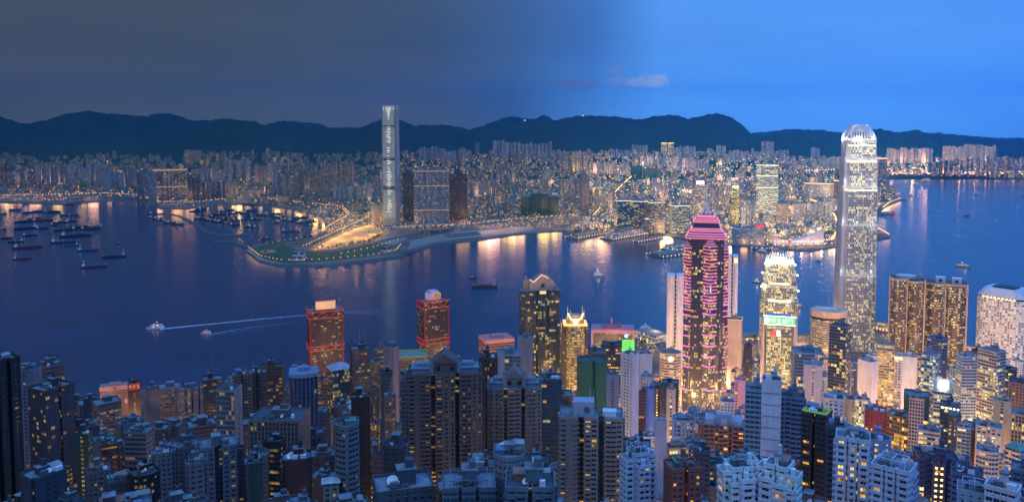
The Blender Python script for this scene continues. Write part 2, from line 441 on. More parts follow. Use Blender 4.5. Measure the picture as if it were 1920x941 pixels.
def hill_z(u, Y):
    x = (u - CX) / F * Y
    rise = (95 if u > 760 else 25) * (smooth(760, 900, u) if u > 760 else 1)
    if u > 1350: rise = 110 - 75 * smooth(1350, 1500, u)
    z = -6 + rise * smooth(5600, 8200, Y) + 6 * smooth(5600, 6000, Y)
    for D, Wd, pts in RIDGES:
        jag = .9 * math.sin(u * .19 + D) * math.sin(u * .071 + 2) + .6 * math.sin(u * .43 + D * .3) + .35 * math.sin(u * .97)
        zc = zrow(float(np.interp(u, [p[0] for p in pts], [p[1] for p in pts])) + jag, D)
        t = (D - Y) / Wd
        if t >= 0:
            if t > 1: continue
            spur = 1 - .30 * abs(math.sin(x / 330 + 1.3 * math.sin(x / 900) + D)) * math.sin(math.pi * min(1, t * 1.2)) if t < .83 else 1 - .0 * t
            h = zc * (1 - t) ** 1.15 * spur
        else:
            h = zc * max(0, 1 + t * .9)
        z = max(z, h)
    return z + ((nz(x, Y, 420) * 9 + nz(x + 300, Y, 130) * 5) if Y > 8600 else 0)
us = list(np.linspace(-260, 2200, 700)); Ys = list(np.linspace(5600, 10400, 70)) + list(np.linspace(10550, 16500, 50))
b = MB(); grid = [[((u - CX) / F * Y, Y, hill_z(u, Y)) for u in us] for Y in Ys]
me_v = [p for r in grid for p in r]; nu = len(us)
me_f = [(i * nu + j, i * nu + j + 1, (i + 1) * nu + j + 1, (i + 1) * nu + j) for i in range(len(Ys) - 1) for j in range(nu - 1)]
m, k = mat('forested_hill'); pos = k.n('ShaderNodeNewGeometry').outputs['Position']
h1 = k.noise(pos, .006, 6, .65); h2 = k.noise(pos, .03, 4, .6)
col = k.mix(k.rng(h1, .38, .62, 0, 1), (.014, .018, .022), (.034, .038, .044))
out(k, bsdf(k, col, .9, spec=.1, normal=bump(k, h2, .8, 20.0)))
me = bpy.data.meshes.new('hills'); me.from_pydata(me_v, [], me_f); me.materials.append(m)
me.polygons.foreach_set('use_smooth', [True] * len(me_f)); me.update()
hills = bpy.data.objects.new('hills', me); C.objects.link(hills); tag(hills, kind='structure')

# ---- park, roads and open ground on the Kowloon waterfront
def sheet(name, pts, z, material, kind='structure'):
    P = [ground(u, v, z) for u, v in pts]; n = len(P)
    if sum(P[i][0] * P[(i + 1) % n][1] - P[(i + 1) % n][0] * P[i][1] for i in range(n)) < 0: P.reverse()
    b = MB(); b.face([(p[0], p[1], z) for p in P]); return tag(b.build(name, material), kind=kind)
sheet('park_lawn', [(470, 470), (492, 485), (530, 493), (600, 491), (660, 484), (720, 472), (745, 455), (700, 452), (640, 470), (600, 474), (560, 470), (530, 456), (490, 460)], 3.25, LAWN)
sheet('park_lawn', [(640, 476), (690, 462), (705, 460), (715, 466), (690, 475), (650, 482)], 3.5, LAWN)
sheet('earth_field', [(590, 468), (620, 445), (650, 432), (700, 420), (722, 434), (700, 448), (660, 458), (620, 469)], 3.5, SANDY)
sheet('plaza_paving', [(705, 447), (755, 440), (765, 447), (735, 460), (700, 455)], 3.5, PAVE)
sheet('works_ground', [(765, 468), (800, 458), (860, 448), (930, 442), (1000, 432), (1000, 424), (900, 430), (820, 440), (770, 452)], 3.25, PAVE)
def road(name, pts, w, z, material=ASPHALT):
    P = [np.array(ground(u, v, z)) for u, v in pts]; b = MB(); L, Rr = [], []
    for i, p in enumerate(P):
        d = P[min(i + 1, len(P) - 1)] - P[max(i - 1, 0)]; d = d / np.linalg.norm(d); nn = np.array((-d[1], d[0]))
        L.append(p + nn * w / 2); Rr.append(p - nn * w / 2)
    for i in range(len(P) - 1):
        b.face([(*Rr[i], z), (*Rr[i + 1], z), (*L[i + 1], z), (*L[i], z)])
    return tag(b.build(name, material), kind='structure')
road('shore_path', [(466, 469), (490, 486), (528, 494.5), (600, 493), (690, 485), (748, 478)], 14, 3.75, PAVE)
road('park_road', [(572, 470), (600, 455), (640, 436), (680, 420), (706, 405), (708, 390)], 26, 4.0)
road('park_road', [(572, 470), (620, 472), (680, 460), (735, 447), (780, 438), (900, 430), (1050, 418), (1090, 410)], 28, 4.25)
road('park_road', [(590, 445), (560, 449), (500, 456)], 16, 4.5)
road('shore_road', [(1566, 458), (1572, 436), (1566, 412), (1552, 392), (1520, 380)], 30, 4.0)
road('shore_road', [(1360, 452), (1410, 455), (1475, 458), (1530, 458), (1566, 452)], 24, 4.2)
road('shore_road', [(1090, 410), (1120, 418), (1180, 424), (1260, 434), (1300, 442)], 26, 4.4)
road('shore_road', [(-100, 372), (60, 372), (180, 370), (260, 372), (300, 386), (420, 380), (520, 384), (600, 398), (640, 402), (700, 402)], 36, 4.0)
# breakwaters of the typhoon shelter
ROCK = plain('breakwater_rock', (.10, .10, .10), .9, noise=.5, sc=.2)
def breakwater(pts, label):
    P = [np.array(ground(u, v, 2)) for u, v in pts]; b = MB()
    Q = []
    for i in range(len(P) - 1):
        n = max(2, int(np.linalg.norm(P[i + 1] - P[i]) / 25))
        for t in range(n): Q.append(P[i] + (P[i + 1] - P[i]) * t / n)
    Q.append(P[-1]); rings = []
    for i, p in enumerate(Q):
        d = Q[min(i + 1, len(Q) - 1)] - Q[max(i - 1, 0)]; d /= np.linalg.norm(d); nn = np.array((-d[1], d[0]))
        j = random.uniform(.85, 1.15)
        rings.append([(*(p + nn * a * j), h) for a, h in ((-11, -2), (-4, 2.6 * j), (4, 2.6), (11, -2))])
    b.loft(rings); return tag(b.build('breakwater', ROCK), label, 'breakwater')
breakwater([(277, 401), (312, 400), (335, 404), (362, 417), (388, 433), (412, 439), (440, 440), (463, 438)], 'long curved rock breakwater closing the boat shelter on the harbour side')
breakwater([(396, 453), (418, 451), (440, 453), (466, 462)], 'short rock breakwater reaching out from the tip of the waterfront park')
# ================================================================ building kit
LEAF = plain('leaves', (.04, .08, .03), .8, noise=.5, sc=2)
def rect(w, d): return [(-w / 2, -d / 2), (w / 2, -d / 2), (w / 2, d / 2), (-w / 2, d / 2)]
def cham(w, d, c): return [(-w / 2 + c, -d / 2), (w / 2 - c, -d / 2), (w / 2, -d / 2 + c), (w / 2, d / 2 - c), (w / 2 - c, d / 2), (-w / 2 + c, d / 2), (-w / 2, d / 2 - c), (-w / 2, -d / 2 + c)]
def notch(w, d, n=1, nw=3.0, nd=4.0, back=True, side=False):
    P = []; seg = w / (n + 1)
    P.append((-w / 2, -d / 2))
    for i in range(1, n + 1):
        x = -w / 2 + seg * i; P += [(x - nw / 2, -d / 2), (x - nw / 2, -d / 2 + nd), (x + nw / 2, -d / 2 + nd), (x + nw / 2, -d / 2)]
    P.append((w / 2, -d / 2))
    if side: P += [(w / 2, -nw / 2), (w / 2 - nd, -nw / 2), (w / 2 - nd, nw / 2), (w / 2, nw / 2)]
    P.append((w / 2, d / 2))
    if back:
        for i in range(n, 0, -1):
            x = -w / 2 + seg * i; P += [(x + nw / 2, d / 2), (x + nw / 2, d / 2 - nd), (x - nw / 2, d / 2 - nd), (x - nw / 2, d / 2)]
    P.append((-w / 2, d / 2))
    if side: P += [(-w / 2, nw / 2), (-w / 2 + nd, nw / 2), (-w / 2 + nd, -nw / 2), (-w / 2, -nw / 2)]
    return P
def cross(w, d, a=.3, b=.3):
    x, y = w / 2, d / 2; p, q = x * (1 - a), y * (1 - b)
    return [(-p, -y), (p, -y), (p, -q), (x, -q), (x, q), (p, q), (p, y), (-p, y), (-p, q), (-x, q), (-x, -q), (-p, -q)]
def roundp(w, d, n=20): return [(w / 2 * math.cos(2 * math.pi * (i + .5) / n), d / 2 * math.sin(2 * math.pi * (i + .5) / n)) for i in range(n)]
def bow(w, d, b, n=7):
    """flat back, front curved outwards by b"""
    P = [(-w / 2 + w * i / n, -d / 2 - b * math.sin(math.pi * i / n) ** .8 if 0 < i < n else -d / 2) for i in range(n + 1)]
    return P + [(w / 2, d / 2), (-w / 2, d / 2)]
def offset(P, d):
    n = len(P); o = []
    for i in range(n):
        a, p, c = np.array(P[i - 1]), np.array(P[i]), np.array(P[(i + 1) % n])
        e1 = (p - a) / max(1e-9, np.linalg.norm(p - a)); e2 = (c - p) / max(1e-9, np.linalg.norm(c - p))
        n1 = np.array((e1[1], -e1[0])); n2 = np.array((e2[1], -e2[0])); bsc = n1 + n2; L = np.dot(bsc, bsc)
        o.append(tuple(p + bsc * (2 * d / L if L > .2 else d)))
    return o
#            storey, bay, spandrel share, pier share, slab relief, pier relief, glass tint, row coherence
ST = {
 'res':   dict(fh=3.0, bay=3.3, sp=.50, pw=.46, ds=.30, dp=.34, tint=.15, rows=.1),
 'resb':  dict(fh=3.0, bay=3.6, sp=.42, pw=.26, ds=.75, dp=.55, tint=.2, rows=.1, balc=.45),
 'resg':  dict(fh=3.1, bay=2.8, sp=.30, pw=.14, ds=.35, dp=.2, tint=.7, rows=.1),
 'off':   dict(fh=3.7, bay=3.0, sp=.46, pw=.07, ds=.45, dp=.3, tint=.2, rows=.6),
 'glass': dict(fh=3.8, bay=2.2, sp=.22, pw=.10, ds=.18, dp=.25, tint=.5, rows=.6),
 'grid':  dict(fh=3.5, bay=3.3, sp=.45, pw=.42, ds=.40, dp=.45, tint=.1, rows=.3),
 'vert':  dict(fh=3.6, bay=2.6, sp=.26, pw=.38, ds=.15, dp=.75, tint=.1, rows=.3),
 'fine':  dict(fh=3.2, bay=2.2, sp=.36, pw=.30, ds=.15, dp=.2, tint=.1, rows=.2),
}
def facade(b, P, z0, z1, st, modes=None, wall=0, glass=1, cap=True, ku=0):
    fh = st['fh']; nf = max(1, int(round((z1 - z0) / fh))); fh = (z1 - z0) / nf; n = len(P)
    Po = offset(P, st['ds']); Pw = offset(P, max(st['ds'], st['dp']) + .06)
    L = [math.dist(P[i], P[(i + 1) % n]) for i in range(n)]
    for i in range(n):
        j = (i + 1) % n; md = (modes[i] if modes and i < len(modes) else 'w')
        p, q, po, qo = P[i], P[j], Po[i], Po[j]
        if L[i] < 1.6: md = 'b' if md == 'w' else md
        if md in ('b', 'c', 'k'):
            pw_, qw_ = Pw[i], Pw[j]
            if md in ('b', 'k'):
                b.wall(pw_, qw_, z0, z1, wall)
            else:       # blank wall with one column of small windows set back in a slot
                e = np.subtract(qw_, pw_); le = np.linalg.norm(e); e = e / le; nn = np.array((e[1], -e[0])); sw = min(2.2, le * .25)
                A = np.array(pw_) + e * (le / 2 - sw / 2); B = A + e * sw
                b.wall(pw_, A, z0, z1, wall); b.wall(B, qw_, z0, z1, wall)
                Ai, Bi = A - nn * .5, B - nn * .5
                b.wall(Ai, Bi, z0, z1, glass, [(ku + 900, 0), (ku + 901, 0), (ku + 901, nf), (ku + 900, nf)])
                b.wall(A, Ai, z0, z1, wall); b.wall(Bi, B, z0, z1, wall)
                for f in range(nf):
                    za = z0 + f * fh; b.wall(A - nn * .1, B - nn * .1, za, za + fh * .45, wall)
                    b.face([(*(B - nn * .1), za + fh * .45), (*(Bi), za + fh * .45), (*(Ai), za + fh * .45), (*(A - nn * .1), za + fh * .45)], wall)
            ku += 3; continue
        nb = max(1, int(round(L[i] / st['bay']))); e = (np.subtract(q, p)) / L[i]; nn = np.array((e[1], -e[0]))
        b.wall(p, q, z0, z1, glass, [(ku, 0), (ku + nb, 0), (ku + nb, nf), (ku, nf)])
        sp = st['sp'] * fh
        for f in range(nf):                       # spandrels
            za = z0 + f * fh
            b.wall(po, qo, za, za + sp, wall)
            b.face([(*po, za + sp), (*qo, za + sp), (*q, za + sp), (*p, za + sp)], wall)
            if st['ds'] > .5: b.face([(*qo, za), (*po, za), (*p, za), (*q, za)], wall)
        hw = st['pw'] * L[i] / nb / 2; dp = st['dp']
        for t in range(nb + 1):                   # piers
            c = L[i] * t / nb; a0, a1 = max(0, c - hw), min(L[i], c + hw)
            A, B = np.array(p) + e * a0, np.array(p) + e * a1; Ao, Bo = A + nn * dp, B + nn * dp
            if t == 0: Ao = Ao - e * dp * .9
            if t == nb: Bo = Bo + e * dp * .9
            b.wall(Ao, Bo, z0, z1, wall); b.wall(A, Ao, z0, z1, wall); b.wall(Bo, B, z0, z1, wall)
        kinds = [1] * nb
        if st.get('mixb') and L[i] > 9:           # blank panels, half windows, air conditioners: no two bays the same
            off = L[i] / nb; rb = random.Random(int(L[i] * 100 + ku + st['mixb'] * 997)); kinds = [rb.choice((0, 1, 1, 1, 2, 2, 3)) for _ in range((nb + 1) // 2)]; kinds = kinds + kinds[::-1]
            for t in range(nb):
                kd = kinds[t]; d2 = dp + .05
                if kd == 1: continue
                if kd in (0, 2):
                    c0, c1 = off * t + hw * .6, off * (t + (1 if kd == 0 else .5)) - (hw * .6 if kd == 0 else 0)
                    A, B = np.array(p) + e * c0, np.array(p) + e * c1; Ao, Bo = A + nn * d2, B + nn * d2
                    b.wall(Ao, Bo, z0, z1, wall); b.wall(A, Ao, z0, z1, wall); b.wall(Bo, B, z0, z1, wall)
                if kd in (2, 3) and st.get('ac'):
                    for f in range(nf):
                        if rb.random() < .45: continue
                        za = z0 + f * fh + sp * .35; c0 = off * (t + rb.choice((.3, .62))); A = np.array(p) + e * c0 + nn * (d2 + .02); B = A + e * .9; Ao, Bo = A + nn * .55, B + nn * .55
                        b.wall(Ao, Bo, za, za + .6, wall); b.wall(A, Ao, za, za + .6, wall); b.wall(Bo, B, za, za + .6, wall); b.face([(*A, za + .6), (*Ao, za + .6), (*Bo, za + .6), (*B, za + .6)], 2)
        if 'slots' in st:                         # openings that get a framed window of their own
            off = L[i] / nb
            for t in range(nb):
                if kinds[t] == 0: continue
                c0, c1 = off * (t + (.5 if kinds[t] == 2 else 0)) + hw + .03, off * (t + 1) - hw - .03
                if c1 - c0 < .5: continue
                for f in range(nf): st['slots'].append((z0 + f * fh + sp, tuple(np.array(p) + e * c0), tuple(nn), c1 - c0, fh - sp))
        if st.get('balc') and L[i] > 6:           # stacked balconies on some bays
            for t in range(nb):
                if (t * 7 + i * 3) % 10 >= st['balc'] * 10: continue
                c0, c1 = L[i] * t / nb + .35, L[i] * (t + 1) / nb - .35
                A, B = np.array(p) + e * c0 + nn * .76, np.array(p) + e * c1 + nn * .76; Ao, Bo = A + nn * 1.1, B + nn * 1.1
                for f in range(nf):
                    za = z0 + f * fh - .15
                    b.wall(Ao, Bo, za, za + 1.15, wall); b.wall(A, Ao, za, za + 1.15, wall); b.wall(Bo, B, za, za + 1.15, wall)
                    b.face([(*A, za + .2), (*Ao, za + .2), (*Bo, za + .2), (*B, za + .2)], wall)
        ku += nb + 2
    if cap:
        b.face([(*p, z1) for p in Pw], 2)
    return Pw
def parapet(b, Pw, z, h=1.3, t=.35, mi=0):
    Pi = offset(Pw, -t); Pq = offset(Pw, .04); n = len(Pw)
    for i in range(n):
        j = (i + 1) % n
        b.wall(Pq[i], Pq[j], z - .7, z + h, mi); b.wall(Pi[j], Pi[i], z, z + h, mi)
        b.face([(*Pq[i], z + h), (*Pq[j], z + h), (*Pi[j], z + h), (*Pi[i], z + h)], mi)
def light_attrs(lit, warm, glow, st):
    return dict(lit=float(lit), warm=float(warm), glow=float(glow), rows=float(st['rows']), tint=float(st['tint']))
def west(u):
    """lamps and windows are dimmed westward to imitate the dark overlay gradient"""
    return float(np.interp(u, [0, 450, 800, 1000, 1180, 1300, 1920], [.26, .26, .34, .55, 1.05, 1.35, 1.4]))
def roof_gear(root, w, d, z, col, rnd, near, flat=False):
    """lift housing, water tanks, air conditioners, aerials on a flat roof"""
    hw, hd = w * rnd.uniform(.28, .5), d * rnd.uniform(.35, .55); ox, oy = w * rnd.uniform(-.15, .15), d * rnd.uniform(-.1, .15); hh = rnd.uniform(3, 6.5)
    b = MB(); b.box(ox, oy, z, hw, hd, hh, 0, 0); b.box(ox, oy, z + hh, hw + .6, hd + .6, .5, 0, 1)
    if rnd.random() < .6: b.box(ox + hw * .2, oy, z + hh + .5, hw * .45, hd * .6, rnd.uniform(2, 4), 0, 0)
    b.build('lift_housing', [WALL, ROOF], root, color=col)
    if near:
        for q in range(rnd.choice((1, 2, 3))):
            b = MB(); px, py = w * rnd.uniform(-.4, .4), d * rnd.uniform(-.42, -.2)
            if rnd.random() < .5:
                b.cyl(px, py, z + .5, 1.2, 2.0, 12); b.box(px, py, z, 2.2, 2.2, .5)
            else:
                b.box(px, py, z + .6, 3.4, 2.4, 2.1); [b.box(px + i * 1.4, py + j * .9, z, .2, .2, .6) for i in (-1, 1) for j in (-1, 1)]
            b.build('water_tank', WHITE if rnd.random() < .15 else STEEL, root)
        b = MB(); n = rnd.randint(2, 5); px0 = rnd.uniform(-.25, .1) * w; py0 = rnd.choice((-.33, .33)) * d
        b.box(px0, py0, z, n * 1.9, 1.5, .3)
        for q in range(n): b.box(px0 + (q - n / 2 + .5) * 1.9, py0, z + .28, 1.3, 1.0, 1.2)
        b.build('cooling_plant', STEEL, root) if rnd.random() < .8 else None
        if rnd.random() < .35:
            b = MB(); dish(b, w * rnd.uniform(-.3, .3), -d * .25, z, rnd.uniform(1.2, 2.2)); b.build('satellite_dish', WHITE, root, smooth=True)
        for q in range(rnd.choice((0, 1, 2, 2))):      # roof huts with sheet roofs
            b = MB(); px, py = w * rnd.uniform(-.42, .42), d * rnd.uniform(-.4, .42); sx, sy, sh = rnd.uniform(2.5, 6), rnd.uniform(2.5, 5), rnd.uniform(2.2, 3.0)
            b.box(px, py, z, sx, sy, sh, 0, 0); b.loft([[(px - sx * .56, py - sy * .56, z + sh), (px + sx * .56, py - sy * .56, z + sh), (px + sx * .56, py + sy * .56, z + sh + .7), (px - sx * .56, py + sy * .56, z + sh + .7)], [(px - sx * .56, py - sy * .56, z + sh + .15), (px + sx * .56, py - sy * .56, z + sh + .15), (px + sx * .56, py + sy * .56, z + sh + .85), (px - sx * .56, py + sy * .56, z + sh + .85)]], 1)
            b.build('roof_hut', [WALL, PAINT], root, color=rnd.choice(((.10, .22, .20), (.12, .18, .30), (.28, .14, .10), (.2, .22, .24), (.30, .30, .32))))
        if rnd.random() < .4:                              # open steel frame round the roof
            b = MB(); fx, fy, fz = w * .46, d * .46, rnd.uniform(2.5, 4)
            for sx in (-1, 0, 1):
                for sy in (-1, 1): b.bar((sx * fx, sy * fy, z), (sx * fx, sy * fy, z + fz), .28)
            for sy in (-1, 1): b.bar((-fx, sy * fy, z + fz), (fx, sy * fy, z + fz), .3)
            for sx in (-1, 0, 1): b.bar((sx * fx, -fy, z + fz + .1), (sx * fx, fy, z + fz + .1), .25)
            b.build('roof_frame', PAINT, root, color=tuple(min(1, c * 1.3) for c in col))
        if rnd.random() < .3:
            b = MB(); rr = random.Random(rnd.random()); cx_, cy_ = w * rnd.uniform(-.3, .3), -d * .4
            for q in range(70):
                x, y, zz = cx_ + rr.uniform(-4, 4), cy_ + rr.uniform(-1, 1), z + rr.uniform(.2, 2); a = rr.uniform(0, 6); s_ = rr.uniform(.3, .7); b.face([(x, y, zz), (x + s_ * math.cos(a), y + s_ * math.sin(a), zz + s_ * .4), (x + s_ * math.cos(a + 1.2), y + s_ * math.sin(a + 1.2), zz + s_)])
            b.build('roof_shrubbery', LEAF, root)
        if rnd.random() < .5:
            b = MB(); b.bar((ox, oy, z + hh), (ox, oy, z + hh + rnd.uniform(5, 10)), .25, w2=.08); b.bar((ox - .9, oy, z + hh + 3.5), (ox + .9, oy, z + hh + 3.5), .1); b.build('aerial', STEEL, root)
        b = MB(); y0 = d * rnd.uniform(-.35, .35); x1 = w * rnd.uniform(0, .4)
        b.bar((-w * .4, y0, z + .35), (x1, y0, z + .35), .3); b.bar((x1, y0, z + .35), (x1, y0 * .2, z + .35), .3)
        b.build('roof_pipe', STEEL, root)
def dish(b, x, y, z, r, az=-.6, el=.8):
    d = np.array((math.sin(az) * math.cos(el), -math.cos(az) * math.cos(el), math.sin(el))); c = np.array((x, y, z + r * .9))
    a = np.cross(d, (0, 0, 1)); a /= np.linalg.norm(a); e = np.cross(a, d); rings = []
    for t in (0.02, .35, .7, 1.0):
        rings.append([tuple(c + (a * math.cos(s) + e * math.sin(s)) * r * t + d * r * .32 * t * t) for s in np.linspace(0, 2 * math.pi, 17)[:-1]])
    back = [[tuple(np.array(p) - d * .12) for p in rg] for rg in reversed(rings)]
    b.loft(rings + back, 0, False)
    b.bar((x, y, z), tuple(c - d * .1), .4); b.bar(tuple(c), tuple(c + d * r * .7), .12)

WINM = {}
def window(root, q, col, props):
    z, p, n, w, h = q; key = (round(w, 1), round(h, 1))
    if key not in WINM:
        b = MB(); b.face([(0, -.05, 0), (key[0], -.05, 0), (key[0], -.05, key[1]), (0, -.05, key[1])], 1, [(0, 0), (1, 0), (1, 1), (0, 1)])
        for e_ in ((key[0] / 2, -.07, 0, key[0], .12, .10), (key[0] / 2, -.07, key[1] - .1, key[0], .12, .10), (.05, -.07, .1, .1, .12, key[1] - .2), (key[0] - .05, -.07, .1, .1, .12, key[1] - .2), (key[0] / 2, -.065, .1, .07, .1, key[1] - .2)): b.box(*e_)
        b.box(key[0] / 2, -.16, -.06, key[0] + .1, .3, .07)
        o = b.build('window', [WALL, GLASS]); WINM[key] = o.data
    else:
        o = bpy.data.objects.new('window', WINM[key]); C.objects.link(o)
    o.parent = root; o.location = (p[0], p[1], z); o.rotation_euler = (0, 0, math.atan2(n[0], -n[1])); o.color = (*[min(.8, c * 1.25) for c in col], 1)
    for a, v_ in props.items(): o[a] = v_
COVER = np.full(2600, 9999.0); FOOT = []; HERO = []
def reserve(u0, u1, Y, rad, vb):
    FOOT.append(((u0 + u1) / 2, Y, rad)); HERO.append((u0, u1, Y, vb))
BUILT = []
def tower(name, label, u0, u1, v, Y, col, style='res', foot=None, yaw=0, ratio=.8, lit=.12, warm=.6, glow=1.0, vb=None, modes=None, group=None, gear=True,
          cat=None, near=None, st=None, crown=None, base=None, roofcol=None, extra=None, wings=None):
    """one building: an Empty at its base > tower_body, roof_parapet and roof gear"""
    rnd = random.Random(int(u0 * 31 + v * 7 + Y)); uc = (u0 + u1) / 2; z1 = zrow(v, Y)
    z0 = (hk_z(Y + 15) - 3) if base is None else base
    yw = R(yaw); Wv = (u1 - u0) / F * (Y * CP + (CAM_H - z1) * SP)
    w = Wv / (abs(math.cos(yw)) + ratio * abs(math.sin(yw))); d = w * ratio
    # turn so that yaw is measured from the line of sight
    x = xcol(uc, Y, z1); los = -math.atan2(x, Y)
    root = empty(name, (x, Y, z0), yw + los); tag(root, label, cat or name.split('_')[0] + ' ' + name.split('_')[-1] if not cat else cat, group)
    s = dict(ST[style]); s.update(st or {})
    P = foot(w, d) if foot else rect(w, d)
    if style in ('res', 'resb', 'grid') and Y < 900: s['mixb'] = rnd.random(); s['ac'] = Y < 620
    h = z1 - z0; b = MB(); n_win = 0
    if Y <= 472 or (near and Y <= 480): s['slots'] = []; n_win = 64
    Pw = facade(b, P, 0, h, s, modes)
    near = (Y < 780) if near is None else near
    rf = ROOF if rnd.random() < .75 else ROOFD
    west_shade = float(np.interp(uc, [0, 900, 1150, 1300], [.50, .56, 1.0, 1.2])); col = tuple(min(.85, c * west_shade) for c in col)     # westward shade put into the wall colour, lifted again to the east
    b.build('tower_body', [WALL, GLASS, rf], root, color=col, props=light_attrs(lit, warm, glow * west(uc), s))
    for (fx, fy, fw, fd, fh_) in (wings or ()):       # lower or higher wings grown onto the main shaft
        hw_ = h * fh_; cx, cy = fx * w, fy * d; Q = [(cx + px, cy + py) for px, py in (notch(fw * w, fd * d, 1, 2.2, 1.6) if fw * w > 12 else rect(fw * w, fd * d))]
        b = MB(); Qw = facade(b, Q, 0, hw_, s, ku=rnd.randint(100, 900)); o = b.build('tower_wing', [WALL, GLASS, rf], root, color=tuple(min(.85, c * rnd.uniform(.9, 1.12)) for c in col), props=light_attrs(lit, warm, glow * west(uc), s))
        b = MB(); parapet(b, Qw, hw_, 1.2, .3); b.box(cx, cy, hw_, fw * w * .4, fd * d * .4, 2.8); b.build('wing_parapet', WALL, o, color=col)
    if crown: crown(root, w, d, h, col, Pw)
    else:
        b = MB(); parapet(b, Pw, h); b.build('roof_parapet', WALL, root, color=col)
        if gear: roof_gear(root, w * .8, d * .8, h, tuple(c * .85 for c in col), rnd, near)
    if extra: extra(root, w, d, h)
    if n_win:
        ang = yw + los; ca, sa = math.cos(ang), math.sin(ang); sl = []
        for q in s['slots']:
            nx, ny = q[2]; wy = nx * sa + ny * ca; wx = nx * ca - ny * sa
            if (wx * -x + wy * -Y) / math.hypot(x, Y) > .35: sl.append(q)
        sl.sort(key=lambda q: -q[0])
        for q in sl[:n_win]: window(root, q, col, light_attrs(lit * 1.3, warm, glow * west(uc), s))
    reserve(u0, u1, Y, max(w, d) * .62, vb if vb else v + 90)
    BUILT.append((u0, u1, v, Y, label)); return root
# ================================================================ landmark buildings
def place(name, label, cat, uc, Y, vref, yaw=0, z0=3.5):
    x = xcol(uc, Y, zrow(vref, Y)); r = empty(name, (x, Y, z0), R(yaw) - math.atan2(x, Y)); tag(r, label, cat); return r
def wpx(px, Y, z=150): return px / F * (Y * CP + (CAM_H - z) * SP)
def fins(root, ring, z0, heights, material, name, lean=0.0, w=1.0, t=.6, color=None):
    b = MB()
    for (x, y), hh in zip(ring, heights):
        b.bar((x, y, z0), (x * (1 - lean), y * (1 - lean), z0 + hh), w, w2=w * .5)
    return b.build(name, material, root, color=color)
def ring_pts(P, step):
    o = []
    for i in range(len(P)):
        a, c = np.array(P[i]), np.array(P[(i + 1) % len(P)]); n = max(1, int(np.linalg.norm(c - a) / step))
        for t in range(n): o.append(tuple(a + (c - a) * t / n))
    return o
PALE = (.58, .60, .66)

# ---- tall waterfront tower with the clawed crown
def tall_claw_tower():
    Y = 1505; r = place('crowned_skyscraper', 'tallest silver skyscraper with a ring of glowing curved claws on top', 'skyscraper', 1606, Y, 400, 13)
    H_ = zrow(264, Y) - 3.5
    body = [(0, .36, 61), (.36, .60, 59), (.60, .78, 56.5), (.78, .915, 53.5), (.915, 1.0, 49.5)]
    s = dict(ST['glass']); s.update(fh=4.2, bay=2.6, sp=.24, pw=.34, ds=.25, dp=.85, tint=.55, rows=.5)
    for i, (a, c, w) in enumerate(body):
        b = MB(); n = w * .13
        P = [(-w/2+n, -w/2), (w/2-n, -w/2), (w/2-n, -w/2+n*.6), (w/2, -w/2+n*.6), (w/2, w/2-n), (w/2-n, w/2-n), (w/2-n, w/2), (-w/2+n, w/2), (-w/2+n, w/2-n), (-w/2, w/2-n), (-w/2, -w/2+n*.6), (-w/2+n, -w/2+n*.6)]
        bandc = .0 if i < 3 else .05
        Pw = facade(b, P, H_ * a, H_ * c, s, ['w'] * 8 + ['b', 'c', 'b', 'w'])
        o = b.build('tower_section', [WALL, GLASS, ROOF], r, color=(.50, .52, .60), props=light_attrs((.5, .55, .6, .85, .95)[i], .40, (1.2, 1.25, 1.4, 1.7, 1.9)[i], s))
        b = MB(); parapet(b, Pw, H_ * c, 2.5, .5); b.build('setback_parapet', WALL, o, color=(.6, .6, .66))
        if i < 3:
            for fx in (-.3, .0, .3):
                pass
    # lit service floors
    for zf, hh, w in ((.765, 6, 56.5), (.90, 7, 53.5), (.975, 6, 49.5)):
        b = MB(); P = cham(w + 1.3, w + 1.3, 6); Pi = offset(P, -.5)
        b.prism(P, H_ * zf, H_ * zf + hh * .55, 0); b.build('lit_service_floor', L_SOFT, r)
    # crown: claws curling inwards, washed by lamps at their feet
    zc = H_ - 1; top = zrow(233, Y) - 3.5 - zc; b = MB(); ww = 50
    for side in range(4):
        for q in range(9):
            t = -1 + 2 * (q + .5) / 9; hh = top * (1 - .28 * abs(t) ** 2.2)
            pts = []
            for s_ in (0, .3, .55, .75, .9, 1):
                inn = ww / 2 * (1 - .46 * s_ ** 2.2); pts.append((t * inn * .86, -inn, zc + hh * s_))
            cs, sn = math.cos(side * math.pi / 2), math.sin(side * math.pi / 2)
            pts = [(p[0] * cs - p[1] * sn, p[0] * sn + p[1] * cs, p[2]) for p in pts]
            b = MB()
            for p_, q_ in zip(pts, pts[1:]): b.bar(p_, q_, 2.3, w2=2.0)
            b.build('crown_claw', WHITE, r)
    b = MB(); b.prism(cham(36, 36, 6), H_, H_ + 9, 0); b.prism(cham(22, 22, 4), H_ + 9, H_ + 16, 0); b.build('crown_core', DARK, r)
    b = MB(); P = cham(44, 44, 6); b.prism(P, H_ + .5, H_ + 3, 0); b.build('crown_light_band', L_WHITE, r)
    cx, cy, cz = r.location
    for a in range(8):
        an = a * math.pi / 4 + .4; lamp(cx + 29 * math.cos(an), cy + 29 * math.sin(an), cz + zc + 5, 15000, (1, .93, .75), 2)
    lamp(cx, cy, cz + zc + 22, 6000, (1, .93, .75), 2)
    for q, (zf, pw_) in enumerate(((.36, 3000), (.60, 5000), (.78, 9000), (.915, 10000))):
        for a_ in (-2.6, -1.9, -1.2, -.5): lamp(cx + 44 * math.cos(a_), cy + 44 * math.sin(a_), cz + H_ * zf + 8, pw_, (1, .93, .78), 1.5)
    reserve(1565, 1648, Y, 45, 655)
L_SOFT = glowing('service_floor_light', (1, .90, .60), 1.9)

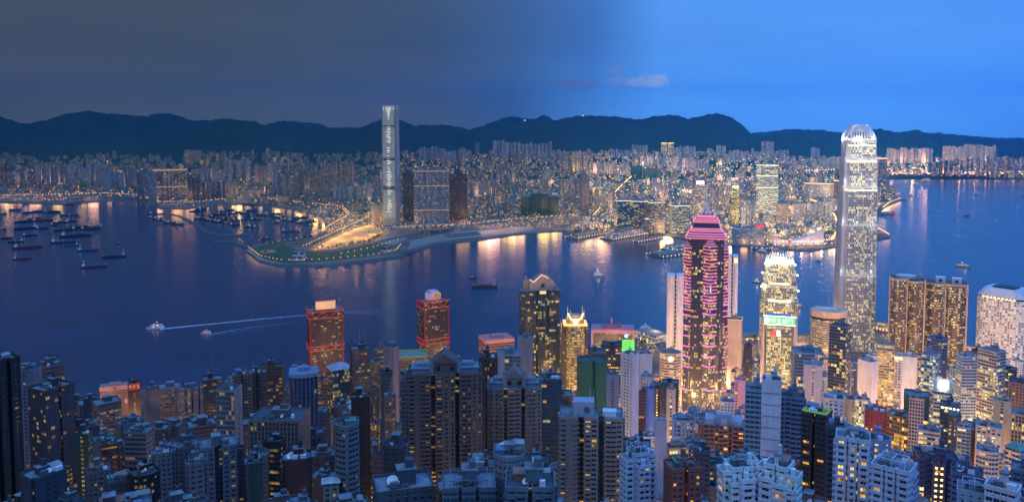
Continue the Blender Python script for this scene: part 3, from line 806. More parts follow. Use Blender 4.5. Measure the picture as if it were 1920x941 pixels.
def small_claw_tower():
    Y = 1440; r = place('crowned_office_tower', 'stepped pale tower topped by blazing upright fins, behind the green bank sign', 'office tower', 1460, Y, 560, 3)
    H_ = zrow(492, Y) - 3.5
    s = dict(ST['glass']); s.update(fh=4.4, bay=2.8, sp=.32, pw=.22, ds=.3, dp=.5, tint=.3, rows=.5)
    body = [(0, .62, 62), (.62, .78, 58), (.78, .90, 53), (.90, 1.0, 47)]
    for a, c, wd in body:
        w = wd; b = MB(); Pw = facade(b, cham(w, w * .8, 7), H_ * a, H_ * c, s)
        o = b.build('tower_section', [WALL, GLASS, ROOF], r, color=(.52, .50, .44), props=light_attrs(.8, .42, 1.6, s))
        b = MB(); parapet(b, Pw, H_ * c, 2.2, .5); b.build('setback_parapet', WALL, o, color=(.6, .6, .55))
    for zf, w in ((.79, 54), (.615, 62.5)):
        b = MB(); b.box(0, -w * .4 - .4, H_ * zf, w * .6, 1, 3.4); b.build('lit_service_floor', L_SOFT, r)
    P = cham(47, 38, 6); pts = ring_pts(P, 4.4)
    for (x, y) in pts:
        b = MB(); hh = 17 * (1 - .35 * (abs(x) / 24) ** 2); b.bar((x, y, H_ - 4), (x, y, H_ + hh * .4), 1.2); b.bar((x, y, H_ + hh * .4), (x * .82, y * .82, H_ + hh), 1.1, w2=.7)
        b.build('crown_fin', WHITE, r)
    b = MB(); b.prism(cham(26, 20, 3), H_, H_ + 8); b.build('crown_core', WHITE, r)
    b = MB(); b.prism(cham(44, 34, 6), H_ + .3, H_ + 2.5); b.build('crown_light_band', L_WHITE, r)
    cx, cy, cz = r.location
    for dx, dy, dz, pw in ((-26, -20, 4, 16000), (26, -20, 4, 16000), (0, -26, 3, 12000), (0, 0, 14, 16000), (-33, -18, -40, 9000), (33, -18, -46, 9000), (-31, -22, -16, 5000), (31, -22, -18, 5000)):
        lamp(cx + dx, cy + dy, cz + H_ + dz, pw * 1.0, (1, .90, .55), 1.5)
    for dx, dy, dz in ((-30.5, -21, -41), (30.8, -21, -46), (-29, -20, -17), (29, -20, -19), (-25, -19, -1), (25, -19, -1)):
        b = MB(); b.box(dx, dy, H_ + dz, 2.4, 2.4, 2.6); b.build('floodlight', L_WHITE, r)
    reserve(1424, 1497, Y, 40, 600)

def bank_sign_tower():
    Y = 1130; r = place('bank_tower', 'office tower with a glowing green sign across its top and two pale rounded side pillars', 'office tower', 1461, Y, 600, 2)
    H_ = zrow(603, Y) - 3.5; w = wpx(60, Y); d = 30
    s = dict(ST['vert']); s.update(fh=3.7, bay=1.9, sp=.3, pw=.34, rows=.75, dp=.6)
    b = MB(); Pw = facade(b, rect(w * .74, d), 0, H_, s); b.build('tower_body', [WALL, GLASS, ROOF], r, color=(.30, .32, .30), props=light_attrs(.85, .40, 1.5, s))
    for sx in (-1, 1):
        b = MB(); P = [(sx * w * .46 + x, y) for x, y in roundp(w * .16, d * 1.12, 18)]; b.prism(P, 0, H_ + 3, 0); b.build('side_pillar', WALL, r, color=(.62, .52, .50))
    b = MB(); b.box(0, 3, H_, w * .7, d * .6, 9); b.build('roof_plant_room', WALL, r, color=(.35, .4, .5))
    sg = MB(); sg.box(0, -d / 2 - .6, H_ - .5, w * .93, 1.2, 11.5); sgo = sg.build('sign_board', L_GREEN, r)
    b = MB()
    for e in ((0, -d/2-1.3, H_-.9, w*.95, .25, .8), (0, -d/2-1.3, H_+10.6, w*.95, .25, .8)): b.box(*e)
    b.build('sign_border', L_WHITE, sgo)
    b = MB(); b.cyl(0, 0, 0, 3.6, .3, 20); em = b.build('sign_emblem', L_WHITE, sgo, loc=(-w * .37, -d / 2 - 1.25, H_ + 5.2)); em.rotation_euler = (R(90), 0, 0)
    b = MB(); b.bar((-2, -2.2, .4), (0, 2.4, .4), .9); b.bar((2, -2.2, .4), (0, 2.4, .4), .9); b.bar((-1.3, -.6, .45), (1.3, -.6, .45), .7)
    em2 = b.build('emblem_mark', L_RED, sgo, loc=(-w * .37, -d / 2 - 1.35, H_ + 5.2)); em2.rotation_euler = (R(90), 0, 0)
    text('恒生銀行', 7.6, L_WHITEF, sgo, (w * .07, -d / 2 - 1.35, H_ + 2.2))
    # red and white sign reflection on the fins, built as glowing panels
    b = MB(); b.box(-w * .18, -d / 2 - .95, H_ - 16, w * .22, .3, 5.5); b.build('sign_reflection', L_RED, r); b = MB(); b.box(-w * .03, -d / 2 - .95, H_ - 16, 4.4, .3, 6.2); b.build('sign_reflection', L_WHITE, r)
    reserve(1428, 1494, Y, 32, 735)
L_WHITEF = glowing('sign_white', (1, 1, .92), 1.6)
def text(s_, size, material, parent, loc, name='sign_lettering', depth=.15):
    cu = bpy.data.curves.new(name, 'FONT'); cu.body = s_; cu.size = size; cu.align_x = 'CENTER'; cu.extrude = depth; cu.materials.append(material)
    t_ = bpy.data.objects.new(name, cu); me = bpy.data.meshes.new_from_object(t_); me.name = name; bpy.data.objects.remove(t_)
    o = bpy.data.objects.new(name, me); C.objects.link(o); o.parent = parent; o.location = loc; o.rotation_euler = (R(90), 0, 0); return o

def neon_tower():
    Y = 1150; r = place('neon_skyscraper', 'purple black skyscraper with pink neon bands and a red stepped pyramid roof', 'skyscraper', 1324, Y, 450, 0)
    H_ = zrow(443, Y) - 3.5; w = wpx(64, Y, 265); d = w * .92
    s = dict(ST['off']); s.update(fh=4.0, bay=2.6, sp=.30, pw=.14, ds=.25, dp=.3, rows=.65, tint=.1)
    b = MB(); P = cham(w, d, 5); facade(b, P, 0, H_, s); b.build('tower_body', [WALL, GLASS, ROOFD], r, color=(.10, .07, .14), props=light_attrs(.24, .50, 1.0, s))
    s2 = dict(s); s2.update(bay=2.4, rows=.5)
    def bay(cx, cy, wd, zt, name='corner_bay'):
        Pb = [(cx - wd / 2, cy + 6), (cx - wd / 2, cy - 1), (cx, cy - 7), (cx + wd / 2, cy - 1), (cx + wd / 2, cy + 6)]
        b = MB(); facade(b, Pb, 0, zt, s2); o = b.build(name, [WALL, GLASS, ROOFD], r, color=(.13, .09, .17), props=light_attrs(.50, .42, 1.15, s2))
        b = MB(); Pe = offset(Pb, .9); top = (cx, cy, zt + 14)
        for i in range(len(Pe)): b.face([(*Pe[i], zt), (*Pe[(i + 1) % len(Pe)], zt), top])
        b.build('bay_spire', WALL, o, color=(.30, .22, .42))
        z = zt; i = 0
        while z > 8:
            b = MB()
            dz = 4.6 if zt - z < 74 else 8 if zt - z < 90 else 14.5 if zt - z < 165 else 33
            for a, c in ((1, 2), (2, 3), (0, 1), (3, 4)):
                p, q = Pe[a], Pe[c]; b.bar((*p, z), (*q, z), 1.0 if dz < 5 else 1.35)
            b.build('neon_band', L_PINKW if z > zt - 40 else L_PINK, o); z -= dz
        for t in (.25, .5, .75):
            b = MB(); Q = [(cx + (p[0] - cx) * (1 - t), cy + (p[1] - cy) * (1 - t)) for p in Pe]
            for a, c in ((0, 1), (1, 2), (2, 3), (3, 4)): b.bar((*Q[a], zt + 14 * t), (*Q[c], zt + 14 * t), .6)
            b.build('neon_band', L_PINKW, o)
    wb = wpx(22, Y, 250); px1 = wpx(1, Y, 250)
    bay(8 * px1, -d / 2 + .5, wb, zrow(457, Y) - 3.5); bay(-29 * px1, -d / 2 + 7, wb * .9, zrow(462, Y) - 3.5); bay(32 * px1, -d / 2 + 24, wb * .8, zrow(466, Y) - 3.5)
    # stepped pyramid roof edged in red light
    z = H_; tiers = [(1.14, .94, 8.5), (.90, .76, 6.0), (.70, .70, 7.0), (.74, .56, 6.0), (.52, .42, 4)]
    for a, c, hh in tiers:
        b = MB(); lo = [(p[0] * a, p[1] * a, z) for p in P]; hi = [(p[0] * c, p[1] * c, z + hh) for p in P]; b.loft([lo, hi])
        o = b.build('roof_tier', WALL, r, color=(.12, .12, .34) if a != c else (.08, .06, .12))
        if a != c:
            for t in (0, .35, .7):
                b = MB(); q = [(p[0] * (a + (c - a) * t) * 1.012, p[1] * (a + (c - a) * t) * 1.012, z + hh * t) for p in P]
                for i in range(len(q)): b.bar(q[i], q[(i + 1) % len(q)], 1.15)
                b.build('neon_edge', L_PINKW, o)
        z += hh
    b = MB()
    for i in range(4):
        an = i * math.pi / 2 + .6; b.bar((9 * math.cos(an), 9 * math.sin(an), z), (0, 0, z + 12), .8)
    b.bar((0, 0, z), (0, 0, z + 34), 1.6, w2=.8); b.bar((0, 0, z + 33), (0, 0, zrow(366, Y) - 3.5), .7, w2=.15); b.cyl(0, 0, z + 13, 2.2, 2, 12); b.cyl(0, 0, z + 24, 1.8, 1.6, 12)
    b.build('mast', WHITE, r)
    lamp(r.location[0], r.location[1] - 8, z + 3, 9000, (1, .85, .8), 1)
    reserve(1279, 1368, Y, 42, 770)

def red_tower(u, Y, vtop, v0, yaw, sign, label):
    r = place('red_banded_tower', label, 'office tower', u, Y, vtop, yaw); H_ = zrow(vtop, Y) - 3.5; w = wpx(62 if yaw < 15 else 50, Y)
    d = w * .62
    s = dict(ST['off']); s.update(fh=3.6, bay=2.2, sp=.42, pw=.16, ds=.2, dp=.12, rows=.55, tint=0)
    b = MB(); Pw = facade(b, rect(w, d), 0, H_, s); g = .5
    b.build('tower_body', [WALL, GLASS, ROOF], r, color=(.04, .012, .022), props=light_attrs(.2, .45, g, s))
    for zz, hh in ((H_ - 10, 10.5), (H_ * .50, 7.0)):
        b = MB(); Q = offset(Pw, .5)
        n = len(Q)
        for i in range(n):
            p, q = Q[i], Q[(i + 1) % n]
            b.bar((*p, zz), (*q, zz), 1.4); b.bar((*p, zz + hh), (*q, zz + hh), 1.6)
            m = max(2, int(math.dist(p, q) / 9)); pq = lambda t: (p[0] + (q[0] - p[0]) * t, p[1] + (q[1] - p[1]) * t)
            for t in range(m):
                a, c = t / m, (t + 1) / m; b.bar((*pq(a), zz + (0 if t % 2 else hh)), (*pq(c), zz + (hh if t % 2 else 0)), .8)
        b.build('red_truss_band', L_DIMRED, r)
    b = MB(); parapet(b, Pw, H_, 2.0, .6); b.build('roof_parapet', PAINT, r, color=(.30, .05, .05))
    for sx in (-1, 1):
        b = MB(); b.box(sx * (w / 2 - 1), -d / 2 - .3, 0, 2.2, 2.0, H_ - 10); b.build('corner_column', WALL, r, color=(.22, .02, .03))
    if sign == 'box':
        b = MB(); b.box(0, 0, H_, w * .62, d * .5, 5); b.build('roof_plant_room', PAINT, r, color=(.35, .08, .07))
        b = MB(); b.box(0, -d * .26, H_ + 2.5, w * .58, 2.5, 12.5); so = b.build('roof_billboard', glowing('billboard_light', (1, .66, .36), .70), r)
        b = MB(); zz = H_ + 2.5
        for e in ((0, -d * .27, zz - .6, w * .6, 3, .8), (0, -d * .27, zz + 12.4, w * .6, 3, .8)): b.box(*e)
        b.build('billboard_frame', glowing('billboard_rim', (1, .12, .06), .45), so)
        lamp(r.location[0], r.location[1] - 14, H_ + 12, 8000, (1, .03, .03), 3); lamp(r.location[0] + 10, r.location[1], H_ + 14, 6000, (1, .03, .03), 3)
    else:
        b = MB(); b.box(0, 0, H_, w * .46, d * .7, 12); b.box(0, 0, H_ + 12, w * .3, d * .6, 3.5); so = b.build('roof_sign_block', PAINT, r, color=(.55, .45, .60))
        b = MB(); b.box(-w * .23 - .4, 0, H_ + 1.5, .8, d * .55, 9); b.build('lit_panel', glowing('panel_light', (.7, .7, .85), .38), so)
        b = MB(); b.cyl(0, 0, 0, 5.6, .8, 24); e = b.build('round_emblem', glowing('emblem_gold', (1, .62, .10), .5), so, loc=(w * .05, -d * .35 - .3, H_ + 8)); e.rotation_euler = (R(90), 0, 0)
        b = MB(); b.cyl(0, 0, .8, 3.9, .3, 24); e = b.build('emblem_disc', PAINT, so, loc=(w * .05, -d * .35 - .4, H_ + 8), color=(.25, .18, .06)); e.rotation_euler = (R(90), 0, 0)
        b = MB(); b.bar((-2, -1.5, 1.4), (0, 2.4, 1.4), .9); b.bar((2, -1.5, 1.4), (0, 2.4, 1.4), .9); b.bar((-2, -1.5, 1.4), (2, -1.5, 1.4), .8)
        e = b.build('emblem_mark', glowing('emblem_mark_gold', (1, .62, .10), .5), so, loc=(w * .05, -d * .35 - .4, H_ + 8)); e.rotation_euler = (R(90), 0, 0)
        lamp(r.location[0] + 6, r.location[1] - 22, H_ + 14, 3500, (1, .15, .25), 2)
    reserve(u - 38, u + 36, Y, 40, v0)

def gable_tower():
    Y = 1200; r = place('gabled_dark_tower', 'black glass tower with a bent gold light line along its gabled stone crown', 'office tower', 1014, Y, 560, 10); H_ = zrow(540, Y) - 3.5; w = wpx(64, Y); d = w * .66
    s = dict(ST['glass']); s.update(bay=3.0, sp=.22, pw=.07, rows=.7, tint=.25, ds=.22)
    b = MB(); P = notch(w, d, 2, 3, 2.5); Pw = facade(b, P, 0, H_, s); b.build('tower_body', [WALL, GLASS, ROOF], r, color=(.035, .04, .06), props=light_attrs(.26, .45, .62, s))
    s3 = dict(s); b = MB(); facade(b, [(-w/2-5, -d*.3), (-w/2, -d*.42), (-w/2, d*.4), (-w/2-5, d*.3)], 0, H_ * .985, s3); facade(b, [(w/2, -d*.42), (w/2+5, -d*.3), (w/2+5, d*.3), (w/2, d*.4)], 0, H_ * .72, s3, ku=300)
    b.build('side_bays', [WALL, GLASS, ROOF], r, color=(.07, .07, .09), props=light_attrs(.18, .5, .5, s))
    hw, hh = w * .36, 20; b = MB()
    pr = [(-hw, 0), (hw, 0), (hw, hh * .55), (hw * .62, hh * .85), (hw * .1, hh * 1.0), (-hw * .1, hh * 1.0), (-hw * .7, hh * .6), (-hw, hh * .55)]
    b.loft([[(x, -d * .34, H_ + z) for x, z in pr], [(x, d * .3, H_ + z) for x, z in pr]])
    b.build('stone_crown', WALL, r, color=(.30, .26, .25))
    b = MB(); b.box(w * .02, -d * .35, H_ + 3, 5, .4, 6); b.build('crown_window', DARK, r)
    b = MB(); pts = [(-hw * 1.05, hh * .72), (-hw * .7, hh * .52), (-hw * .05, hh * 1.04), (hw * .5, hh * .78)]
    for p, q in zip(pts, pts[1:]): b.bar((p[0], -d * .36, H_ + p[1] + 1), (q[0], -d * .36, H_ + q[1] + 1), 1.1)
    b.build('crown_light_line', glowing('crown_gold', (1, .55, .16), 1.6), r)
    b = MB(); b.box(-w * .44, 0, H_, 7, 9, 12); b.box(-w * .44, 0, H_ + 12, 4, 5, 6, taper=.5); b.build('corner_turret', WALL, r, color=(.38, .28, .20)); b = MB(); b.box(w * .42, 0, H_, 6, 9, 4); b.build('corner_turret', WALL, r, color=(.38, .28, .20))
    lamp(r.location[0] - 18, Y - 26, H_ + 10, 2500, (1, .55, .3), 1); lamp(r.location[0] + 4, Y - 26, H_ + 16, 2500, (1, .6, .35), 1)
    b = MB(); b.box(0, -d / 2 - .8, H_ - 5, 9, .5, 4.2); b.build('lit_logo_panel', L_DIMGOLD, r)
    reserve(973, 1055, Y, 38, 700)

def gold_tower():
    Y = 1150; r = place('golden_tower', 'slim round-cornered tower banded with gold windows under a spiked glowing crown', 'office tower', 1078, Y, 620, 4); H_ = zrow(606, Y) - 3.5; w = wpx(41, Y); d = w * .95
    s = dict(ST['off']); s.update(fh=3.8, bay=2.4, sp=.42, pw=.08, rows=.1, ds=.4)
    b = MB(); P = bow(w * .8, d, 3.5); Pw = facade(b, P, 0, H_, s); b.build('tower_body', [WALL, GLASS, ROOF], r, color=(.22, .15, .08), props=light_attrs(1.0, .50, .72, s))
    for sx in (-1, 1):
        b = MB(); facade(b, [(sx * w * .45 - 3.2, -d * .33), (sx * w * .45 + 3.2, -d * .33), (sx * w * .45 + 3.2, d * .4), (sx * w * .45 - 3.2, d * .4)], 0, H_, s); b.build('corner_bay', [WALL, GLASS, ROOF], r, color=(.18, .11, .07), props=light_attrs(.35, .6, .7, s))
    b = MB(); Q = offset(rect(w, d * 1.05), 1.2)
    b.prism(Q, H_, H_ + 1.4, 0, True, True); b.build('crown_light_ledge', glowing('ledge_gold', (1, .55, .16), 1.7), r)
    b = MB(); b.prism(cham(w * .8, d * .7, 4), H_ + 1.5, H_ + 9); b.prism(cham(w * .5, d * .45, 3), H_ + 9, H_ + 13); b.build('crown_drum', WALL, r, color=(.5, .36, .22))
    b = MB(); pts = [(-w * .34, 17), (-w * .24, 10), (-w * .08, 6.5), (w * .08, 6.5), (w * .24, 10), (w * .34, 17)]
    for p, q in zip(pts, pts[1:]): b.bar((p[0], -d * .42, H_ + p[1]), (q[0], -d * .42, H_ + q[1]), 1.6)
    b.box(0, -d * .44, H_ + 1.5, w * .2, 1, 8); b.build('crown_light_cup', L_GOLD, r)
    b = MB()
    for x, y, hh in ((-.36, -.4, 27), (.3, -.4, 27), (-.2, .1, 18), (.42, .1, 18)): b.bar((x * w, y * d, H_ + 8), (x * w, y * d, H_ + hh), .8, w2=.2)
    b.build('crown_spike', L_DIMGOLD, r)
    lamp(r.location[0], Y - 18, H_ + 14, 4000, (1, .6, .25), 1)
    reserve(1054, 1099, Y, 28, 735)

def white_pair():
    for u0, u1, v, Y, vb, lab in ((1251, 1283, 514, 1330, 640, 'smooth white curved slab tower with a dotted slot, left neighbour of the neon tower'), (1363, 1384, 478, 1360, 595, 'narrow white slab tower with one orange roof lamp, peeping out behind the neon tower')):
        r = place('white_slab_tower', lab, 'office tower', (u0 + u1) / 2, Y, v, 0); H_ = zrow(v, Y) - 3.5; w = wpx(u1 - u0, Y, 200)
        for sx in (-1, 1):
            b = MB(); P = [(sx * w * .26 + x, y) for x, y in cham(w * .46, 26, 3.5)]; b.prism(P, 0, H_); b.build('white_shaft', WALL, r, color=(.74, .70, .76))
        b = MB(); b.box(0, 0, 0, w * .12, 20, H_ - 1); b.build('dark_slot', DARK, r)
        b = MB()
        for q in range(int(H_ / 7)): b.box(0, -10.2, q * 7, w * .08, .4, 1.4)
        b.build('slot_grille', WHITE, r)
        if v < 500:
            b = MB(); b.box(w * .3, -14, H_ - 10, 5, 1, 6); b.build('roof_lamp', L_WARM, r)
        reserve(u0, u1, Y, 22, vb)

def twin_curved():
    for i, (u0, u1, v, Y, lab) in enumerate(((1671, 1733, 521, 1400, 'brown banded office tower of stacked curved bays, the twin with the rounded dark rooftop'), (1736, 1811, 530, 1410, 'brown banded office tower of stacked curved bays, the twin with two white roof boxes'))):
        r = place('curved_bay_tower', lab, 'office tower', (u0 + u1) / 2, Y, v, 0); H_ = zrow(v, Y) - 3.5; w = wpx(u1 - u0, Y); s = dict(ST['off']); s.update(fh=4.3, bay=2.8, sp=.52, pw=.06, ds=.7, rows=.3, tint=.1)
        c = (.20, .14, .135); pr = light_attrs(.48, .40, 1.15, s)
        for cx, cy, ww, dd, ff in ((-w * .235, 0, w * .46, 34, 0), (w * .235, 5, w * .46, 34, 0)):
            b = MB(); P = [(cx + x, cy + y) for x, y in bow(ww, dd, 12, 10)]; Pw = facade(b, P, 0, H_ - (3 if cx > 0 and i == 0 else 0), s); b.build('curved_bay', [WALL, GLASS, ROOFD], r, color=c, props=pr)
            b = MB(); parapet(b, Pw, H_ - (3 if cx > 0 and i == 0 else 0), 2.6, .5); b.build('roof_parapet', WALL, r, color=(.5, .36, .36))
        for cx in (-w * .475, 0, w * .475):
            b = MB(); b.box(cx, -14, 0, 2.6, 9, H_ + 1.5); b.build('stone_pier', WALL, r, color=(.52, .38, .36))
        if i == 0:
            b = MB(); b.prism([(x - 3, y) for x, y in roundp(w * .55, 24, 18)], H_, H_ + 5); b.build('rooftop_dome', WALL, r, color=(.5, .55, .62))
        else:
            for cx in (-w * .12, w * .24):
                b = MB(); b.box(cx, 3, H_, 15, 12, 9.5); b.box(cx, -3.3, H_ + 2, 4, 1, 4, mi=1); b.build('white_roof_box', [WHITE, DARK], r)
        reserve(u0, u1, Y, 35, 690)

def porthole_tower():
    Y = 1400; r = place('porthole_tower', 'white block tower dotted all over with small round windows under a blue-white hipped top', 'office tower', 1886, Y, 560, -20); H_ = zrow(556, Y) - 3.5; w = 74; d = 62
    m, k = mat('porthole_wall'); oi = k.n('ShaderNodeObjectInfo'); u, v, _ = k.sep(k.n('ShaderNodeUVMap').outputs[0])
    fu, fv = k.m('SUBTRACT', k.m('FRACT', u), .5), k.m('SUBTRACT', k.m('FRACT', v), .5)
    rr = k.m('SQRT', k.m('ADD', k.m('MULTIPLY', fu, fu), k.m('MULTIPLY', fv, fv))); win = k.m('LESS_THAN', rr, .31)
    cell = k.comb(k.m('FLOOR', u), k.m('FLOOR', v), 3.0); on = k.m('LESS_THAN', k.white(cell, 1.0), .62); br = k.rng(k.white(cell, 2.0), 0, 1, .5, 1.3)
    out(k, bsdf(k, k.mix(win, (.62, .62, .70), (.03, .04, .07)), .55, emc=k.mix(k.white(cell, 5.0), (1, .80, .38), (1, .95, .75)), ems=k.m('MULTIPLY', k.m('MULTIPLY', win, on), br))); m.cycles.emission_sampling = 'NONE'
    b = MB(); P = cham(w, d, 9); ku = 0
    for i in range(len(P)):
        p, q = P[i], P[(i + 1) % len(P)]; nb = max(1, round(math.dist(p, q) / 4.3)); b.wall(p, q, 0, H_, 0, [(ku, 0), (ku + nb, 0), (ku + nb, round(H_ / 4.3)), (ku, round(H_ / 4.3))]); ku += nb + 2
    b.face([(*p, H_) for p in P], 0); b.build('tower_body', m, r, color=PALE)
    b = MB(); b.prism(offset(P, -2.5), H_, H_ + 3, 0, True); b.build('shadow_storey', DARK, r)
    b = MB(); q = offset(P, .5); b.loft([[(*p, H_ + 3) for p in q], [(p[0] * .74, p[1] * .74, H_ + 16) for p in q]]); b.build('hipped_top', WALL, r, color=(.60, .66, .74))
    b = MB(); b.box(0, 0, H_ + 16, 34, 26, 2.2); b.build('roof_plant', DARK, r)
    b = MB()
    for t in range(9): b.box(-24 + t * 6, -d / 2 - .1, H_ + .4, 3.6, .5, 1.8)
    b.build('gold_lit_strip', L_GOLD, r)
    reserve(1838, 1930, Y, 50, 660)

def octagon_tower():
    Y = 1350; r = place('octagonal_tower', 'squat beige octagonal tower with a heavy blank top band, in front of the tallest tower', 'office tower', 1553, Y, 590, 12); H_ = zrow(580, Y) - 3.5; w = wpx(60, Y); s = dict(ST['off']); s.update(sp=.46, rows=.4, ds=.6)
    P = cham(w, w * .8, 14); b = MB(); Pw = facade(b, P, 0, H_ - 14, s); b.build('tower_body', [WALL, GLASS, ROOF], r, color=(.42, .36, .32), props=light_attrs(.55, .45, .9, s))
    b = MB(); b.prism(offset(P, 1.2), H_ - 10, H_); b.build('blank_top_band', WALL, r, color=(.55, .40, .35)); b = MB(); b.prism(offset(P, -1), H_ - 14, H_ - 10); b.build('recessed_storey', DARK, r)
    b = MB(); [b.box(-9 + 6 * i, 0, H_, 3, 12, 2, .4) for i in range(4)]; b.build('cooling_units', WHITE, r)
    b = MB(); b.bar((8, -16, H_ - 20), (8, -16, H_ + 18), .7, w2=.3); b.build('flag_pole', WHITE, r)
    reserve(1520, 1588, Y, 38, 640)

def framed_screen_building():
    Y = 1380; r = place('screen_building', 'pink framed low block with a bright green striped screen on its corner', 'office building', 1149, Y, 620, 0); H_ = zrow(613, Y) - 3.5; w = wpx(80, Y); d = 36
    s = dict(ST['off']); s.update(rows=.4); b = MB(); Pw = facade(b, rect(w - 8, d), 0, H_ - 6, s); b.build('body', [WALL, GLASS, ROOF], r, color=(.08, .10, .12), props=light_attrs(.15, .5, .6, s))
    b = MB(); [b.box(sx * (w / 2 - 2), 0, 0, 4, d + 3, H_) for sx in (-1, 1)]; b.box(0, 0, H_ - 6, w - 8, d + 3, 6); b.build('pink_frame', WALL, r, color=(.55, .26, .30))
    b = MB(); b.box(w * .36, -d / 2 - 2.2, H_ - 36, 20, 1, 20); sc = b.build('green_screen', glowing('screen_green', (.10, 1.0, .12), 1.2), r)
    b = MB(); [b.box(w * .36, -d / 2 - 2.8, H_ - 34 + 3.6 * i, 19, .3, .7) for i in range(5)]; b.build('screen_stripes', DARK, sc)
    b = MB(); b.cyl(0, 0, 0, 3.2, .5, 18); e = b.build('lit_emblem', L_BLUE, r, loc=(w * .31, -d / 2 - 2.6, H_ - 9)); e.rotation_euler = (R(90), 0, 0)
    b = MB(); b.box(-6, 0, H_, 26, 16, 3.5); b.box(10, 0, H_, 8, 8, 5); b.bar((-2, 0, H_), (-2, 0, H_ + 15), 3.2, w2=2.0); b.build('roof_plant', WALL, r, color=(.4, .16, .18))
    lamp(r.location[0], Y - 26, H_ + 14, 5000, (1, .25, .3), 1)
    reserve(1108, 1190, Y, 45, 665)
def build_heroes():
    tall_claw_tower(); small_claw_tower(); bank_sign_tower(); neon_tower()
    red_tower(609, 1285, 580, 700, 8, 'box', 'dark red harbourside tower with a glowing blank billboard on its roof')
    red_tower(812, 1300, 562, 690, 24, 'emblem', 'dark red harbourside tower with a gold ring emblem on its roof block')
    gable_tower(); gold_tower(); white_pair(); twin_curved(); porthole_tower(); octagon_tower(); framed_screen_building()
build_heroes()
# ================================================================ the town on the island: every building read off the photograph
def pediment(root, w, d, h, col, Pw):
    b = MB(); parapet(b, Pw, h, 1.4, .4); b.build('roof_parapet', WALL, root, color=col)
    for sx in (-.32, .32):
        b = MB(); b.box(sx * w, 0, h, w * .28, d * .6, 3.2); b.box(sx * w, 0, h + 3.2, w * .31, d * .66, .6, mi=1); b.box(sx * w, 0, h + 3.8, w * .16, d * .3, 2.4); b.build('roof_terrace_room', [WALL, ROOF], root, color=(.20, .24, .30))
    b = MB(); pw, pd, ph = w * .30, d * .7, 7
    b.box(0, 0, h, pw, pd, ph)
    b.loft([[(-pw * .62, -pd * .55, h + ph), (pw * .62, -pd * .55, h + ph), (0, -pd * .55, h + ph + 6.5)], [(-pw * .62, pd * .55, h + ph), (pw * .62, pd * .55, h + ph), (0, pd * .55, h + ph + 6.5)]])
    b.build('pediment_house', WALL, root, color=col)
    for sx in (-.62, 0, .62):
        b = MB(); zz = h + ph + (6.2 if sx == 0 else 0); yy = -pd * .45
        b.box(sx * pw, yy, zz - (0 if sx == 0 else ph), 2.4, 2.4, 3 + (0 if sx == 0 else ph)); n = 10
        c = (sx * pw, yy, zz + 4.2); rg = [[(c[0] + 1.5 * math.sin(t) * math.cos(a), c[1] + 1.5 * math.sin(t) * math.sin(a), c[2] - 1.5 * math.cos(t)) for a in np.linspace(0, 2 * math.pi, n + 1)[:-1]] for t in (.15, .7, 1.3, 1.9, 2.5, 3.0)]
        b.loft(rg); b.build('ball_finial', WALL, root, color=(.22, .24, .28))
    for sx in (-1, 1):
        b = MB(); b.box(sx * pw * .32, -pd * .55 + pd * .05 - .1, h + 2.5, 2.6, .3, 2.6); b.build('pediment_window', DARK, root)
def pyramid(colr, hh=.5, lit=None):
    def f(root, w, d, h, col, Pw):
        b = MB(); Q = offset(Pw, .8); apex = (0, 0, h + w * hh); n = len(Q)
        for i in range(n): b.face([(*Q[i], h), (*Q[(i + 1) % n], h), apex])
        b.face([(*p, h) for p in reversed(Q)]); b.build('pyramid_roof', PAINT, root, color=colr)
    return f
def emblem_box(root, w, d, h, col, Pw):
    b = MB(); parapet(b, Pw, h); b.build('roof_parapet', WALL, root, color=col)
    b = MB(); b.box(-w * .12, -d * .05, h, w * .34, d * .5, 9.5); o = b.build('stair_tower', WALL, root, color=(.36, .42, .50))
    b = MB(); c = (-w * .07, -d * .3 - .15, h + 4.6)
    for a in range(8):
        an = a * math.pi / 4; p = (c[0] + 1.7 * math.cos(an), c[1], c[2] + 1.7 * math.sin(an)); an += math.pi / 4; q = (c[0] + 1.7 * math.cos(an), c[1], c[2] + 1.7 * math.sin(an)); b.bar(p, q, .35)
    b.bar((c[0] - 1, c[1], c[2]), (c[0] + 1, c[1], c[2]), .3); b.bar((c[0], c[1], c[2] - 1), (c[0], c[1], c[2] + 1), .3); b.build('wall_emblem', DARK, o)
    for x in (-.28, -.02, .04):
        b = MB(); b.bar((x * w, -d * .2, h), (x * w, -d * .2, h + 18), .35, w2=.15); b.build('aerial', WHITE, root)
    b = MB(); b.box(w * .3, 0, h, w * .22, d * .35, 3); [b.bar((w * .2 + i * 1.6, -d * .2, h + 3), (w * .2 + i * 1.6, d * .1, h + 3.4), .3) for i in range(7)]; b.build('rooftop_trellis', WHITE, root)
def topband(colr, hh=5, glowm=None, inset=0):
    def f(root, w, d, h, col, Pw):
        b = MB(); Q = offset(Pw, .4 - inset); b.prism(Q, h, h + hh); b.build('top_band', WALL, root, color=colr)
        b = MB(); b.box(0, 0, h + hh, w * .4, d * .4, 3); b.build('lift_housing', WALL, root, color=colr)
        if glowm:
            b = MB(); b.box(0, -d / 2 - .9 + inset, h + hh * .2, w * .7, .5, hh * .6); b.build('lit_roof_sign', glowm, root)
    return f
def lightbox(root, w, d, h, col, Pw):
    b = MB(); [b.box(sx * w * .42, 0, h, w * .16, d, 11) for sx in (-1, 1)]; b.box(0, d * .42, h, w * .7, 1.5, 11); b.build('open_crown', WHITE, root)
    b = MB(); b.box(0, 0, h + .3, w * .4, d * .4, 3.0); b.build('crown_lamp', L_WHITE, root); lamp(root.location[0], root.location[1] - 4, root.location[2] + h + 8, 1500, (1, .9, .6), 1)
